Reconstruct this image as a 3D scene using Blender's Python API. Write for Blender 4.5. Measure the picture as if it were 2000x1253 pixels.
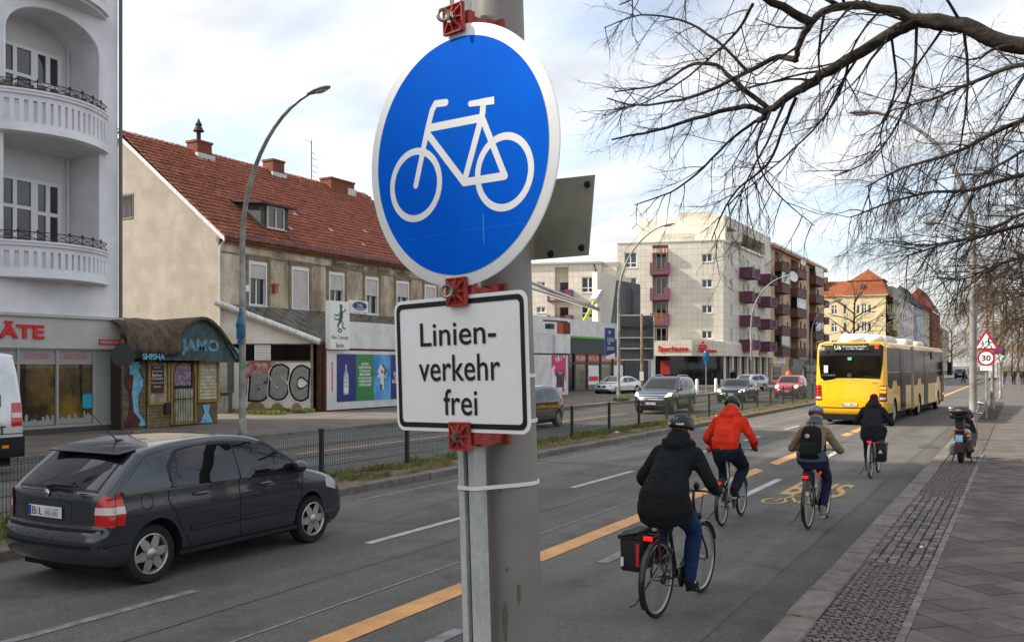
import bpy, bmesh, math, random
from mathutils import Vector, Matrix, noise
from mathutils.geometry import delaunay_2d_cdt
R = math.radians
random.seed(7)
scene = bpy.context.scene
COL = scene.collection
for o in list(bpy.data.objects): bpy.data.objects.remove(o)
# ---------------- camera (world: Y runs along the street, X to the right of it, road at z = 0)
CAM_H, FPX, HOR, CXP = 2.25, 1790.0, 712.0, 1000.0
YAW = math.atan(996 / FPX)
cam_d = bpy.data.cameras.new('camera'); cam = bpy.data.objects.new('camera', cam_d); COL.objects.link(cam)
cam.location = (0, 0, CAM_H); cam.rotation_euler = (R(90), 0, YAW)
cam_d.sensor_fit = 'HORIZONTAL'; cam_d.sensor_width = 36; cam_d.lens = 36 * FPX / 2000
cam_d.shift_y = (HOR - 626.5) / 2000; cam_d.clip_start = 0.05; cam_d.clip_end = 3000
scene.camera = cam
# ---------------- sky and sun
SUN_EL = R(34); SUN_DIR = Vector((0.874 * math.cos(SUN_EL), 0.486 * math.cos(SUN_EL), -math.sin(SUN_EL)))
W = bpy.data.worlds.new('World'); scene.world = W; W.use_nodes = True
nt = W.node_tree; N = nt.nodes; L = nt.links; N.clear()
out = N.new('ShaderNodeOutputWorld'); bg = N.new('ShaderNodeBackground'); bg.inputs['Strength'].default_value = 0.1
sky = N.new('ShaderNodeTexSky'); sky.sky_type = 'NISHITA'; sky.sun_disc = False
sky.sun_elevation = SUN_EL; sky.sun_rotation = math.atan2(-SUN_DIR.x, -SUN_DIR.y); sky.air_density = 1.0; sky.dust_density = 2.0
tc = N.new('ShaderNodeTexCoord'); sep = N.new('ShaderNodeSeparateXYZ'); L.new(tc.outputs['Generated'], sep.inputs[0])
def wm(op, a, b, clamp=False):
    n = N.new('ShaderNodeMath'); n.operation = op; n.use_clamp = clamp
    for i, q in enumerate((a, b)):
        if isinstance(q, (int, float)): n.inputs[i].default_value = q
        else: L.new(q, n.inputs[i])
    return n.outputs[0]
zz = wm('ADD', wm('MAXIMUM', sep.outputs[2], 0.0), 0.22)
cmb = N.new('ShaderNodeCombineXYZ'); L.new(wm('DIVIDE', sep.outputs[0], zz), cmb.inputs[0]); L.new(wm('DIVIDE', sep.outputs[1], zz), cmb.inputs[1])
nz = N.new('ShaderNodeTexNoise'); nz.inputs['Scale'].default_value = 1.15; nz.inputs['Detail'].default_value = 9; nz.inputs['Roughness'].default_value = 0.56; nz.inputs['Distortion'].default_value = 0.35
mp = N.new('ShaderNodeMapping'); mp.inputs['Location'].default_value = (3.1, 1.7, 0); mp.inputs['Scale'].default_value = (1, 1.5, 1); mp.inputs['Rotation'].default_value = (0, 0, R(20))
L.new(cmb.outputs[0], mp.inputs[0]); L.new(mp.outputs[0], nz.inputs['Vector'])
ramp = N.new('ShaderNodeValToRGB'); ramp.color_ramp.elements[0].position = 0.36; ramp.color_ramp.elements[1].position = 0.60
ramp.color_ramp.elements[0].color = (0.42, 0.42, 0.42, 1); ramp.color_ramp.elements[1].color = (0.97, 0.97, 0.97, 1)
L.new(nz.outputs['Fac'], ramp.inputs[0])
nz2 = N.new('ShaderNodeTexNoise'); nz2.inputs['Scale'].default_value = 2.3; nz2.inputs['Detail'].default_value = 6; L.new(mp.outputs[0], nz2.inputs['Vector'])
cr2 = N.new('ShaderNodeValToRGB'); cr2.color_ramp.elements[0].position = 0.3; cr2.color_ramp.elements[1].position = 0.68
cr2.color_ramp.elements[0].color = (1.95, 2.08, 2.28, 1); cr2.color_ramp.elements[1].color = (4.1, 4.05, 3.92, 1)
L.new(nz2.outputs['Fac'], cr2.inputs[0])
smul = N.new('ShaderNodeMixRGB'); smul.blend_type = 'MULTIPLY'; smul.inputs[0].default_value = 1; smul.inputs[2].default_value = (1.0, 1.0, 1.0, 1)
L.new(sky.outputs[0], smul.inputs[1])
mixc = N.new('ShaderNodeMixRGB'); L.new(ramp.outputs[0], mixc.inputs[0]); L.new(smul.outputs[0], mixc.inputs[1]); L.new(cr2.outputs[0], mixc.inputs[2])
L.new(mixc.outputs[0], bg.inputs[0]); L.new(bg.outputs[0], out.inputs[0])
sd = bpy.data.lights.new('sun', 'SUN'); sd.energy = 2.0; sd.angle = R(1.2); sd.color = (1.0, 0.93, 0.83)
sun = bpy.data.objects.new('sun', sd); COL.objects.link(sun); sun.rotation_euler = SUN_DIR.to_track_quat('-Z', 'Y').to_euler(); sun.location = (-40, -20, 60)
vs = scene.view_settings; vs.view_transform = 'Standard'; vs.look = 'None'; vs.gamma = 1; vs.use_curve_mapping = False; vs.exposure = 1.7
scene.cycles.max_bounces = 6; scene.cycles.transparent_max_bounces = 12
try: scene.cycles.use_denoising = True
except Exception: pass

# ---------------- helpers
def lin(c):
    c = c / 255.0
    return c / 12.92 if c <= 0.04045 else ((c + 0.055) / 1.055) ** 2.4
def S(r, g, b): return (lin(r), lin(g), lin(b))
MATS = {}
def mat(name, c, r=0.6, m=0.0, c2=None, sc=4.0, lo=0.4, hi=0.62, bump=0.0, bsc=60.0, rand=0.0, spec=0.5, emit=0.0, coat=0.0, stretch=None, alpha=1.0, grime=0.0, coord='Object', trans=0.0, ior=1.45, fine=0.0, rvar=0.0):
    if name in MATS: return MATS[name]
    M = bpy.data.materials.new(name); MATS[name] = M; M.use_nodes = True
    t = M.node_tree; n = t.nodes; l = t.links; b = n['Principled BSDF']
    b.inputs['Base Color'].default_value = (*c, 1); b.inputs['Roughness'].default_value = r; b.inputs['Metallic'].default_value = m
    b.inputs['Specular IOR Level'].default_value = spec; b.inputs['IOR'].default_value = ior
    if coat: b.inputs['Coat Weight'].default_value = coat; b.inputs['Coat Roughness'].default_value = 0.04
    if emit: b.inputs['Emission Color'].default_value = (*c, 1); b.inputs['Emission Strength'].default_value = emit
    if trans: b.inputs['Transmission Weight'].default_value = trans
    b.inputs['Alpha'].default_value = alpha
    tcn = n.new('ShaderNodeTexCoord'); vec = tcn.outputs['Object']
    if coord == 'World':
        g = n.new('ShaderNodeNewGeometry'); vec = g.outputs['Position']
    if stretch:
        mpn = n.new('ShaderNodeMapping'); mpn.inputs['Scale'].default_value = stretch; l.new(vec, mpn.inputs[0]); vec2 = mpn.outputs[0]
    else: vec2 = vec
    col = None
    def rgb(cc):
        q = n.new('ShaderNodeRGB'); q.outputs[0].default_value = (*cc, 1); return q.outputs[0]
    def mixn(bt, fac, a, bb):
        q = n.new('ShaderNodeMixRGB'); q.blend_type = bt
        for i, v in ((0, fac), (1, a), (2, bb)):
            if isinstance(v, (int, float)): q.inputs[i].default_value = v
            elif isinstance(v, tuple): q.inputs[i].default_value = (*v, 1)
            else: l.new(v, q.inputs[i])
        return q.outputs[0]
    def tex(scale, det=6, rough=0.6, v=None):
        q = n.new('ShaderNodeTexNoise'); q.inputs['Scale'].default_value = scale; q.inputs['Detail'].default_value = det; q.inputs['Roughness'].default_value = rough
        l.new(v or vec2, q.inputs['Vector']); return q.outputs['Fac']
    def rampn(f, a, bb, ca=(0, 0, 0), cb=(1, 1, 1)):
        q = n.new('ShaderNodeValToRGB'); q.color_ramp.elements[0].position = a; q.color_ramp.elements[1].position = bb
        q.color_ramp.elements[0].color = (*ca, 1); q.color_ramp.elements[1].color = (*cb, 1); l.new(f, q.inputs[0]); return q.outputs[0]
    if c2: col = mixn('MIX', rampn(tex(sc), lo, hi), c, c2)
    if fine:
        col = mixn('MULTIPLY', 1.0, col or c, rampn(tex(bsc, 3, 0.7, vec), 0.3, 0.7, (1 - fine,) * 3, (1 + fine * 0.6,) * 3))
    if grime:
        col = mixn('MULTIPLY', grime, col or c, rampn(tex(1.3, 8, 0.65), 0.35, 0.65, (0.45, 0.42, 0.38), (1, 1, 1)))
    if rand:
        oi = n.new('ShaderNodeObjectInfo')
        col = mixn('MULTIPLY', 1.0, col or c, rampn(oi.outputs['Random'], 0.0, 1.0, (1 - rand,) * 3, (1 + rand * 0.7,) * 3))
    if col: l.new(col, b.inputs['Base Color'])
    if rvar:
        l.new(rampn(tex(3.0), 0.3, 0.7, (max(0, r - rvar),) * 3, (min(1, r + rvar),) * 3), b.inputs['Roughness'])
    if bump:
        bn = n.new('ShaderNodeBump'); bn.inputs['Strength'].default_value = bump; bn.inputs['Distance'].default_value = 0.02
        l.new(tex(bsc, 4, 0.65, vec), bn.inputs['Height']); l.new(bn.outputs[0], b.inputs['Normal'])
    return M
def T(x=0, y=0, z=0): return Matrix.Translation((x, y, z))
def RZ(a): return Matrix.Rotation(a, 4, 'Z')
def RX(a): return Matrix.Rotation(a, 4, 'X')
def RY(a): return Matrix.Rotation(a, 4, 'Y')
EAST = RZ(R(90))          # local x along +Y, local y inwards (-X)
class MB:
    def __init__(s, M=None): s.v = []; s.f = []; s.M = M or Matrix(); s.mi = []; s.cur = 0
    def add(s, vs, fs):
        o = len(s.v); s.v += [s.M @ Vector(p) for p in vs]; s.f += [tuple(i + o for i in q) for q in fs]; s.mi += [s.cur] * len(fs); return s
    def box(s, x0, y0, z0, x1, y1, z1):
        return s.add([(x0, y0, z0), (x1, y0, z0), (x1, y1, z0), (x0, y1, z0), (x0, y0, z1), (x1, y0, z1), (x1, y1, z1), (x0, y1, z1)],
                     [(0, 3, 2, 1), (4, 5, 6, 7), (0, 1, 5, 4), (1, 2, 6, 5), (2, 3, 7, 6), (3, 0, 4, 7)])
    def quad(s, *p): return s.add(p, [tuple(range(len(p)))])
    def prism(s, poly, y0, y1):      # polygon in local x,z pulled along y
        n = len(poly); 
        return s.add([(p[0], y0, p[1]) for p in poly] + [(p[0], y1, p[1]) for p in poly],
                     [tuple(range(n)), tuple(range(2 * n - 1, n - 1, -1))] + [(i, i + n, (i + 1) % n + n, (i + 1) % n) for i in range(n)])
    def prismz(s, poly, z0, z1):     # polygon in x,y pulled along z
        n = len(poly)
        return s.add([(p[0], p[1], z0) for p in poly] + [(p[0], p[1], z1) for p in poly],
                     [tuple(range(n - 1, -1, -1)), tuple(range(n, 2 * n))] + [(i, (i + 1) % n, (i + 1) % n + n, i + n) for i in range(n)])
    def tube(s, pts, r, n=8, caps=True, closed=False):
        pts = [Vector(p) for p in pts]; k = len(pts); rr = r if isinstance(r, (list, tuple)) else [r] * k
        up = None; vs = []
        for i, p in enumerate(pts):
            if closed: d = pts[(i + 1) % k] - pts[i - 1]
            else: d = pts[min(i + 1, k - 1)] - pts[max(i - 1, 0)]
            if d.length < 1e-9: d = Vector((0, 0, 1))
            d.normalize()
            if up is None: up = d.orthogonal().normalized()
            else:
                up = up - d * up.dot(d)
                if up.length < 1e-6: up = d.orthogonal()
                up.normalize()
            w = d.cross(up)
            for j in range(n):
                a = 2 * math.pi * j / n; vs.append(p + (up * math.cos(a) + w * math.sin(a)) * rr[i])
        fs = []
        for i in range(k if closed else k - 1):
            a0 = i * n; b0 = ((i + 1) % k) * n
            for j in range(n): fs.append((a0 + j, a0 + (j + 1) % n, b0 + (j + 1) % n, b0 + j))
        if caps and not closed: fs += [tuple(range(n - 1, -1, -1)), tuple(range((k - 1) * n, k * n))]
        return s.add(vs, fs)
    def lathe(s, prof, n=24, M=None, caps=True):   # profile (r, h) turned about local z
        vs = []; fs = []
        for r, h in prof:
            for j in range(n):
                a = 2 * math.pi * j / n; p = Vector((r * math.cos(a), r * math.sin(a), h)); vs.append(M @ p if M else p)
        for i in range(len(prof) - 1):
            for j in range(n): fs.append((i * n + j, i * n + (j + 1) % n, (i + 1) * n + (j + 1) % n, (i + 1) * n + j))
        if caps and prof[0][0] > 1e-3: fs.append(tuple(range(n - 1, -1, -1)))
        if caps and prof[-1][0] > 1e-3: fs.append(tuple(range((len(prof) - 1) * n, len(prof) * n)))
        return s.add(vs, fs)
    def ell(s, c, rx, ry, rz, n=14, m=9, M=None):
        pr = [(math.sin(math.pi * i / m), -math.cos(math.pi * i / m)) for i in range(m + 1)]
        D = T(*c) @ (M or Matrix()) @ Matrix.Diagonal((rx, ry, rz, 1))
        return s.lathe([(max(r, 1e-4), h) for r, h in pr], n, D)
    def build(s, name, m, parent=None, smooth=False, bevel=0, loc=None, Ml=None, ang=40):
        me = bpy.data.meshes.new(name); me.from_pydata([tuple(p) for p in s.v], [], s.f); me.validate(); me.update()
        ms = m if isinstance(m, (list, tuple)) else [m]
        for q in ms: me.materials.append(q)
        if len(ms) > 1 and len(me.polygons) == len(s.mi): me.polygons.foreach_set('material_index', s.mi)
        if smooth:
            me.polygons.foreach_set('use_smooth', [True] * len(me.polygons))
            if ang: 
                try: me.set_sharp_from_angle(angle=R(ang))
                except Exception: pass
        o = bpy.data.objects.new(name, me); COL.objects.link(o)
        if parent: o.parent = parent
        if loc: o.location = loc
        if Ml is not None: o.matrix_local = Ml
        if bevel:
            b = o.modifiers.new('bevel', 'BEVEL'); b.width = bevel; b.segments = 2; b.limit_method = 'ANGLE'
        return o
def inst(src, parent, Ml, name=None):
    o = bpy.data.objects.new(name or src.name.split('.')[0], src.data); COL.objects.link(o); o.parent = parent; o.matrix_local = Ml; return o
def thing(name, label, cat, loc=(0, 0, 0), rz=0, group=None, M=None):
    o = bpy.data.objects.new(name, None); COL.objects.link(o); o.empty_display_size = 0.2
    if M is not None: o.matrix_world = M
    else: o.location = loc; o.rotation_euler = (0, 0, rz)
    return tag(o, label, cat, group)
def tag(o, label, cat, group=None):
    o['label'] = label; o['category'] = cat
    if group: o['group'] = group
    return o
def struct(o): o['kind'] = 'structure'; return o
def stuff(o, label=None, cat=None):
    o['kind'] = 'stuff'
    if label: o['label'] = label; o['category'] = cat
    return o
def copy_tree(o, parent=None):
    c = o.copy(); COL.objects.link(c); c.parent = parent
    for ch in o.children:
        copy_tree(ch, c)
    return c
FONT_CACHE = {}
def text(s, m, parent, Ml, h=None, w=None, depth=0.002, name='lettering', bold=0.0, spacing=1.0):
    """raised lettering standing in the local xz plane, facing -y, centred on Ml"""
    key = (s, bold, spacing)
    if key not in FONT_CACHE:
        cu = bpy.data.curves.new('t', 'FONT'); cu.body = s; cu.align_x = 'CENTER'; cu.align_y = 'CENTER'; cu.offset = bold; cu.resolution_u = 4; cu.space_line = 0.85; cu.space_character = spacing
        ob = bpy.data.objects.new('t', cu); COL.objects.link(ob)
        dg = bpy.context.evaluated_depsgraph_get(); me = bpy.data.meshes.new_from_object(ob.evaluated_get(dg))
        bpy.data.objects.remove(ob)
        FONT_CACHE[key] = ([tuple(v.co) for v in me.vertices], [tuple(p.vertices) for p in me.polygons]); bpy.data.meshes.remove(me)
    vs, fs = FONT_CACHE[key]
    if not vs: return None
    x0 = min(v[0] for v in vs); x1 = max(v[0] for v in vs); y0 = min(v[1] for v in vs); y1 = max(v[1] for v in vs)
    sy = (h / (y1 - y0)) if h else None; sx = (w / (x1 - x0)) if w else sy
    sy = sy or sx
    b = MB()
    b.add([((v[0] - (x0 + x1) / 2) * sx, 0, (v[1] - (y0 + y1) / 2) * sy) for v in vs], fs)
    n = len(b.v); nf = len(b.f)
    if depth > 0.0025:
        from collections import Counter
        ec = Counter()
        for f in b.f:
            for i in range(len(f)): ec[tuple(sorted((f[i], f[(i + 1) % len(f)])))] += 1
        front = [Vector((v.x, -depth, v.z)) for v in b.v]; b.v += front
        b.f += [tuple(i + n for i in f) for f in b.f[:nf]] + [(a, q, q + n, a + n) for (a, q), c in ec.items() if c == 1]
    else: b.v = [Vector((v.x, -depth, v.z)) for v in b.v]
    return b.build(name, m, parent, Ml=Ml)
def smooth_path(pts, k=4):
    pts = [Vector(p) for p in pts]; outp = []
    for i in range(len(pts) - 1):
        p0 = pts[max(i - 1, 0)]; p1 = pts[i]; p2 = pts[i + 1]; p3 = pts[min(i + 2, len(pts) - 1)]
        for j in range(k):
            t = j / k
            outp.append(0.5 * ((2 * p1) + (p2 - p0) * t + (2 * p0 - 5 * p1 + 4 * p2 - p3) * t * t + (3 * p1 - p0 - 3 * p2 + p3) * t ** 3))
    outp.append(pts[-1]); return outp
def arc(cx, cy, r, a0, a1, n): return [(cx + r * math.cos(R(a0 + (a1 - a0) * i / n)), cy + r * math.sin(R(a0 + (a1 - a0) * i / n))) for i in range(n + 1)]
def cdt_regions(outline, regions, pts=(), extra_edges=()):
    """triangulate outline; returns verts, {region index: faces}; region -1 = rest of outline. Polygons are lists of (u, v)."""
    vs = []; ed = []; fc = []
    for poly in [outline] + list(regions):
        if sum(a[0] * q[1] - q[0] * a[1] for a, q in zip(poly, list(poly[1:]) + [poly[0]])) < 0: poly = list(reversed(poly))
        o = len(vs); vs += [Vector((p[0], p[1])) for p in poly]; fc.append(list(range(o, o + len(poly))))
    for p in pts: vs.append(Vector(p))
    for e in extra_edges:
        o = len(vs); vs += [Vector(p) for p in e]; ed += [(o + i, o + i + 1) for i in range(len(e) - 1)]
    ov, oe, of, _, _, fo = delaunay_2d_cdt(vs, ed, fc, 1, 1e-5)
    res = {}
    for f, org in zip(of, fo):
        if 0 not in org: continue
        k = max(org) - 1 if len(org) > 1 else -1
        res.setdefault(k, []).append(tuple(f))
    return [tuple(v) for v in ov], res
def sub_mesh(vs, fs):
    used = sorted({i for f in fs for i in f}); mp_ = {o: i for i, o in enumerate(used)}
    return [vs[i] for i in used], [tuple(mp_[i] for i in f) for f in fs]
# ---------------- shared materials
def asphalt(nm, a, c_):
    M = mat(nm, a, .85, c2=c_, sc=.5, lo=.3, hi=.7, bump=.5, bsc=70, coord='World', fine=.5, stretch=(1, .3, 1), grime=.3); t = M.node_tree; n = t.nodes; l = t.links; b = n['Principled BSDF']; src = b.inputs['Base Color'].links[0].from_socket
    g = n.new('ShaderNodeNewGeometry'); v = n.new('ShaderNodeTexVoronoi'); v.inputs['Scale'].default_value = 55; l.new(g.outputs['Position'], v.inputs['Vector'])
    r_ = n.new('ShaderNodeValToRGB'); r_.color_ramp.elements[0].color = (.78, .78, .78, 1); r_.color_ramp.elements[1].color = (1.2, 1.19, 1.17, 1); sp = n.new('ShaderNodeSeparateXYZ'); l.new(v.outputs['Color'], sp.inputs[0]); l.new(sp.outputs[0], r_.inputs[0])
    mx = n.new('ShaderNodeMixRGB'); mx.blend_type = 'MULTIPLY'; mx.inputs[0].default_value = 1; l.new(src, mx.inputs[1]); l.new(r_.outputs[0], mx.inputs[2])
    n2 = n.new('ShaderNodeTexNoise'); n2.inputs['Scale'].default_value = .9; n2.inputs['Detail'].default_value = 8; n2.inputs['Roughness'].default_value = .7; l.new(g.outputs['Position'], n2.inputs['Vector']); r2_ = n.new('ShaderNodeValToRGB'); r2_.color_ramp.elements[0].position = .34; r2_.color_ramp.elements[1].position = .5; r2_.color_ramp.elements[0].color = (.68, .67, .66, 1); l.new(n2.outputs['Fac'], r2_.inputs[0])
    m2 = n.new('ShaderNodeMixRGB'); m2.blend_type = 'MULTIPLY'; m2.inputs[0].default_value = 1; l.new(mx.outputs[0], m2.inputs[1]); l.new(r2_.outputs[0], m2.inputs[2]); mpn = n.new('ShaderNodeMapping'); mpn.inputs['Scale'].default_value = (1.7, .03, 1); l.new(g.outputs['Position'], mpn.inputs[0]); n3 = n.new('ShaderNodeTexNoise'); n3.inputs['Scale'].default_value = 1; n3.inputs['Detail'].default_value = 4; l.new(mpn.outputs[0], n3.inputs['Vector']); r3 = n.new('ShaderNodeValToRGB'); r3.color_ramp.elements[0].position = .35; r3.color_ramp.elements[1].position = .65; r3.color_ramp.elements[0].color = (.8, .8, .8, 1); r3.color_ramp.elements[1].color = (1.14, 1.13, 1.11, 1); l.new(n3.outputs['Fac'], r3.inputs[0])
    m3 = n.new('ShaderNodeMixRGB'); m3.blend_type = 'MULTIPLY'; m3.inputs[0].default_value = 1; l.new(m2.outputs[0], m3.inputs[1]); l.new(r3.outputs[0], m3.inputs[2]); l.new(m3.outputs[0], b.inputs['Base Color']); return M
m_asph = asphalt('asphalt', S(97, 95, 91), S(119, 116, 110))
m_asph_sun = asphalt('asphalt_sunlit', S(108, 105, 101), S(128, 125, 119)); m_asph3 = asphalt('asphalt_gutter', S(92, 89, 85), S(108, 104, 98)); m_tar = mat('tar_seam', S(52, 51, 50), .6, c2=S(84, 82, 80), sc=3, lo=.45, hi=.65, coord='World')
m_pave = mat('paving_far', S(112, 104, 95), 0.9, c2=S(92, 86, 80), sc=1.2, bump=0.2, bsc=30, coord='World', grime=0.4)
m_pavel = mat('paving_left', S(122, 112, 100), 0.9, c2=S(100, 92, 84), sc=0.8, bump=0.2, bsc=30, coord='World', grime=0.4)
m_slab = mat('slab', S(110, 100, 91), 0.85, c2=S(94, 86, 79), sc=3, bump=0.25, bsc=70, rand=0.32, coord='World', fine=0.2, grime=0.35)
m_kerb = mat('granite', S(134, 126, 116), 0.8, c2=S(110, 103, 96), sc=6, bump=0.25, bsc=120, rand=0.15, coord='World', fine=0.3, grime=0.4)
m_sett = mat('sett', S(128, 119, 110), 0.8, c2=S(94, 88, 82), sc=5, bump=0.4, bsc=60, rand=0.35, coord='World', fine=0.25)
m_mos = mat('mosaic', S(126, 116, 106), 0.8, c2=S(84, 78, 73), sc=16, bump=0.4, bsc=60, coord='World', fine=0.3)
m_joint = mat('joint_soil', S(60, 54, 46), 1.0, c2=S(56, 62, 34), sc=3, bump=0.4, bsc=80, coord='World')
m_soil = mat('soil', S(128, 114, 92), 1.0, c2=S(82, 70, 52), sc=2.2, bump=0.6, bsc=30, coord='World', fine=0.4)
m_yel = mat('yellow_tape', S(230, 166, 92), 0.6, c2=S(204, 146, 84), sc=2.5, coord='World', fine=0.2, bsc=60, grime=.18)
m_yel2 = mat('yellow_letters', S(208, 168, 84), 0.7, c2=S(150, 132, 92), sc=9, lo=.45, hi=.7, coord='World', fine=0.3)
m_wht = mat('road_white', S(190, 190, 188), 0.7, c2=S(142, 142, 140), sc=4, lo=0.4, hi=0.75, coord='World', fine=0.3, bsc=140)
m_wrn = mat('road_worn', S(146, 146, 144), 0.8, c2=S(110, 110, 108), sc=5, coord='World', fine=0.35, bsc=140)
m_galv = mat('galvanised', S(206, 206, 202), 0.5, 0.2, c2=S(170, 174, 173), sc=9, bump=0.05, fine=0.15, bsc=70, stretch=(1, 1, 0.2))
m_pole = mat('grey_pole', S(142, 138, 132), 0.5, 0.0, c2=S(128, 124, 118), sc=2.2, bump=0.03, bsc=160, fine=0.06, grime=0.2)
m_lamp = mat('lamp_post', S(164, 160, 153), 0.5, 0.2, c2=S(118, 114, 108), sc=1.5, fine=0.1, bsc=60)
m_glass = mat('window_glass', S(28, 33, 36), 0.04, spec=0.9, c2=S(58, 64, 66), sc=0.7, coord='World')
m_glassd = mat('dark_glass', S(16, 18, 19), 0.05, spec=0.8)
m_frame = mat('white_frame', S(226, 226, 222), 0.45)
m_black = mat('black_plastic', S(22, 22, 23), 0.5)
m_rub = mat('tyre_rubber', S(26, 26, 27), 0.85, bump=0.1, bsc=60)
m_green = mat('green_post', S(34, 48, 42), 0.5, c2=S(26, 38, 34), sc=5)
m_wire = mat('green_wire', S(40, 52, 47), 0.5)
m_red = mat('red_letters', S(206, 30, 34), 0.4)
m_white = mat('white_panel', S(222, 222, 220), 0.5, c2=S(206, 206, 204), sc=1.2, grime=0.2)
m_grass = mat('grass', S(92, 116, 44), 0.8, c2=S(132, 134, 62), sc=2, coord='World')
m_dry = mat('dry_grass', S(150, 140, 84), 0.9, c2=S(104, 112, 54), sc=2, coord='World')

# ---------------- ground, roads, kerbs, markings
def sheet(name, x0, y0, x1, y1, z, m, th=None):
    b = MB()
    if th: b.box(x0, y0, z - th, x1, y1, z)
    else: b.quad((x0, y0, z), (x1, y0, z), (x1, y1, z), (x0, y1, z))
    return struct(b.build(name, m))
sheet('ground', -900, -300, 600, 1500, -0.03, m_pave)
KX = -1.78
road = sheet('road', -10.2, -12, KX, 620, 0.0, m_asph)
road2 = sheet('road_far_side', -20.35, -12, -12.2, 620, 0.0, m_asph)
median = sheet('median', -12.05, -12, -10.42, 620, 0.1, m_soil, 0.13)
pav = sheet('pavement_right', -1.5, -12, 9, 620, 0.09, m_pave, 0.12)
pavl = sheet('pavement_left', -60, -12, -20.5, 620, 0.1, m_pavel, 0.13)
sheet('road_crossing', -120, 87, -20.36, 94, 0.108, m_asph)
# asphalt repair strips along the gutter and the worn joints in the surface
sheet('repair_and_sunlit_asphalt', KX - 0.5, -12, KX - 0.002, 620, 0.004, m_asph3)
def seam(pts, w, nm='tar_seam'):
    r_ = random.Random(5); b = MB(); pp = smooth_path([(x, y, .0055) for x, y in pts], 6); pp = [p + Vector((r_.uniform(-1, 1) * .02, r_.uniform(-1, 1) * .02, 0)) for p in pp]
    for a, q in zip(pp, pp[1:]): d = (q - a).normalized(); n_ = Vector((-d.y, d.x, 0)) * w * r_.uniform(.3, .7); b.quad(a + n_, a - n_, q - n_, q + n_)
    struct(b.build(nm, m_tar))
seam([(KX - .51, y) for y in range(2, 60, 3)], .018); seam([(-6.4, y) for y in range(2, 40, 4)], .012); seam([(-2.3, 10.2), (-2.9, 10.5), (-3.6, 10.35), (-4.4, 10.7)], .01); seam([(-10.1, 19), (-5.2, 19.05)], .02); seam([(-10.1, 23.5), (-5.2, 23.5), (-2.3, 23.6)], .02); seam([(-3.2, 9.0), (-3.4, 11.5), (-3.1, 13.2), (-3.5, 14.6)], .008); seam([(-8.0, 10.5), (-8.3, 13), (-7.9, 16)], .01)
for i, (x0, y0, x1, y1) in enumerate(((-10.1, 19.0, -5.2, 23.5), (-9.9, 33, -7.3, 47))):
    sheet('repair_and_sunlit_asphalt', x0, y0, x1, y1, 0.003, m_asph_sun)  # paler sheets put the sunlit patches of road into the colour
def stones(parent, x0, x1, y0, y1, zt, m, face, step=1.0, lim=60, name='kerb_stone'):
    rnd = random.Random(3); b = MB()
    b.box(x0, 0.004, zt - 0.3, x1, step - 0.008, zt)
    src = b.build(name, m, parent, bevel=0.018, loc=(0, y0, 0)); yy = y0 + step; k = 1
    while k < lim and yy < y1:
        inst(src, parent, T(rnd.uniform(-.006, .006), yy, rnd.uniform(-.006, .004)) , name).modifiers.new('bevel', 'BEVEL').width = 0.018; yy += step; k += 1
    if yy < y1:
        b = MB()
        while yy < y1: b.box(x0, yy + 0.004, zt - 0.3, x1, yy + step * 4 - 0.01, zt); yy += step * 4
        stuff(b.build(name, m, parent))
stones(pav, KX, -1.5, 4, 400, 0.12, m_kerb, 1, 1.0, 60)
stones(median, -10.42, -10.2, 3, 400, 0.13, m_kerb, 1, 1.0, 60)
stones(median, -12.2, -12.05, 3, 400, 0.12, m_kerb, -1, 1.0, 50)
stones(pavl, -20.5, -20.35, 10, 400, 0.12, m_kerb, 1, 1.0, 60)
# cobbled strip behind the kerb: small mosaic stones, then larger setts, then mosaic again
rnd = random.Random(11)
base = sheet('cobble_strip', -1.498, -6, -0.86, 60, 0.096, m_joint)
def mosaic(y0, y1, st, zt, jit):
    b = MB(); y = y0; row = 0
    while y < y1:
        x = -1.49 + (0.5 * st if row % 2 else 0) * 0.6
        while x < -0.87:
            w = st * rnd.uniform(.8, 1.0); d = st * rnd.uniform(.78, .96); a = rnd.uniform(-.35, .35); cx = x + st / 2; cy = y + st / 2 + rnd.uniform(-jit, jit)
            zz_ = zt + rnd.uniform(-.005, .005); pts = []
            for sx, sy in ((-1, -1), (1, -1), (1, 1), (-1, 1)):
                ux = sx * w / 2 * rnd.uniform(.82, 1); uy = sy * d / 2 * rnd.uniform(.82, 1)
                pts.append((cx + ux * math.cos(a) - uy * math.sin(a), cy + ux * math.sin(a) + uy * math.cos(a)))
            n0 = len(b.v)
            b.add([(p[0], p[1], 0.09) for p in pts] + [(cx + (p[0] - cx) * .86, cy + (p[1] - cy) * .86, zz_) for p in pts], [(4, 5, 6, 7), (0, 1, 5, 4), (1, 2, 6, 5), (2, 3, 7, 6), (3, 0, 4, 7)])
            x += st
        y += st; row += 1
    stuff(b.build('mosaic_stone', m_mos, base))
mosaic(2.0, 10.6, 0.062, 0.118, 0.008); mosaic(16.4, 40, 0.07, 0.116, 0.008)
b = MB(); b.add([(-.045, -.06, 0), (.045, -.06, 0), (.045, .06, 0), (-.045, .06, 0), (-.039, -.053, .03), (.039, -.053, .03), (.039, .053, .03), (-.039, .053, .03)], [(4, 5, 6, 7), (0, 1, 5, 4), (1, 2, 6, 5), (2, 3, 7, 6), (3, 0, 4, 7)])
sett0 = b.build('sett', m_sett, base); first = True; cnt = 0
y = 10.63
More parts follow.
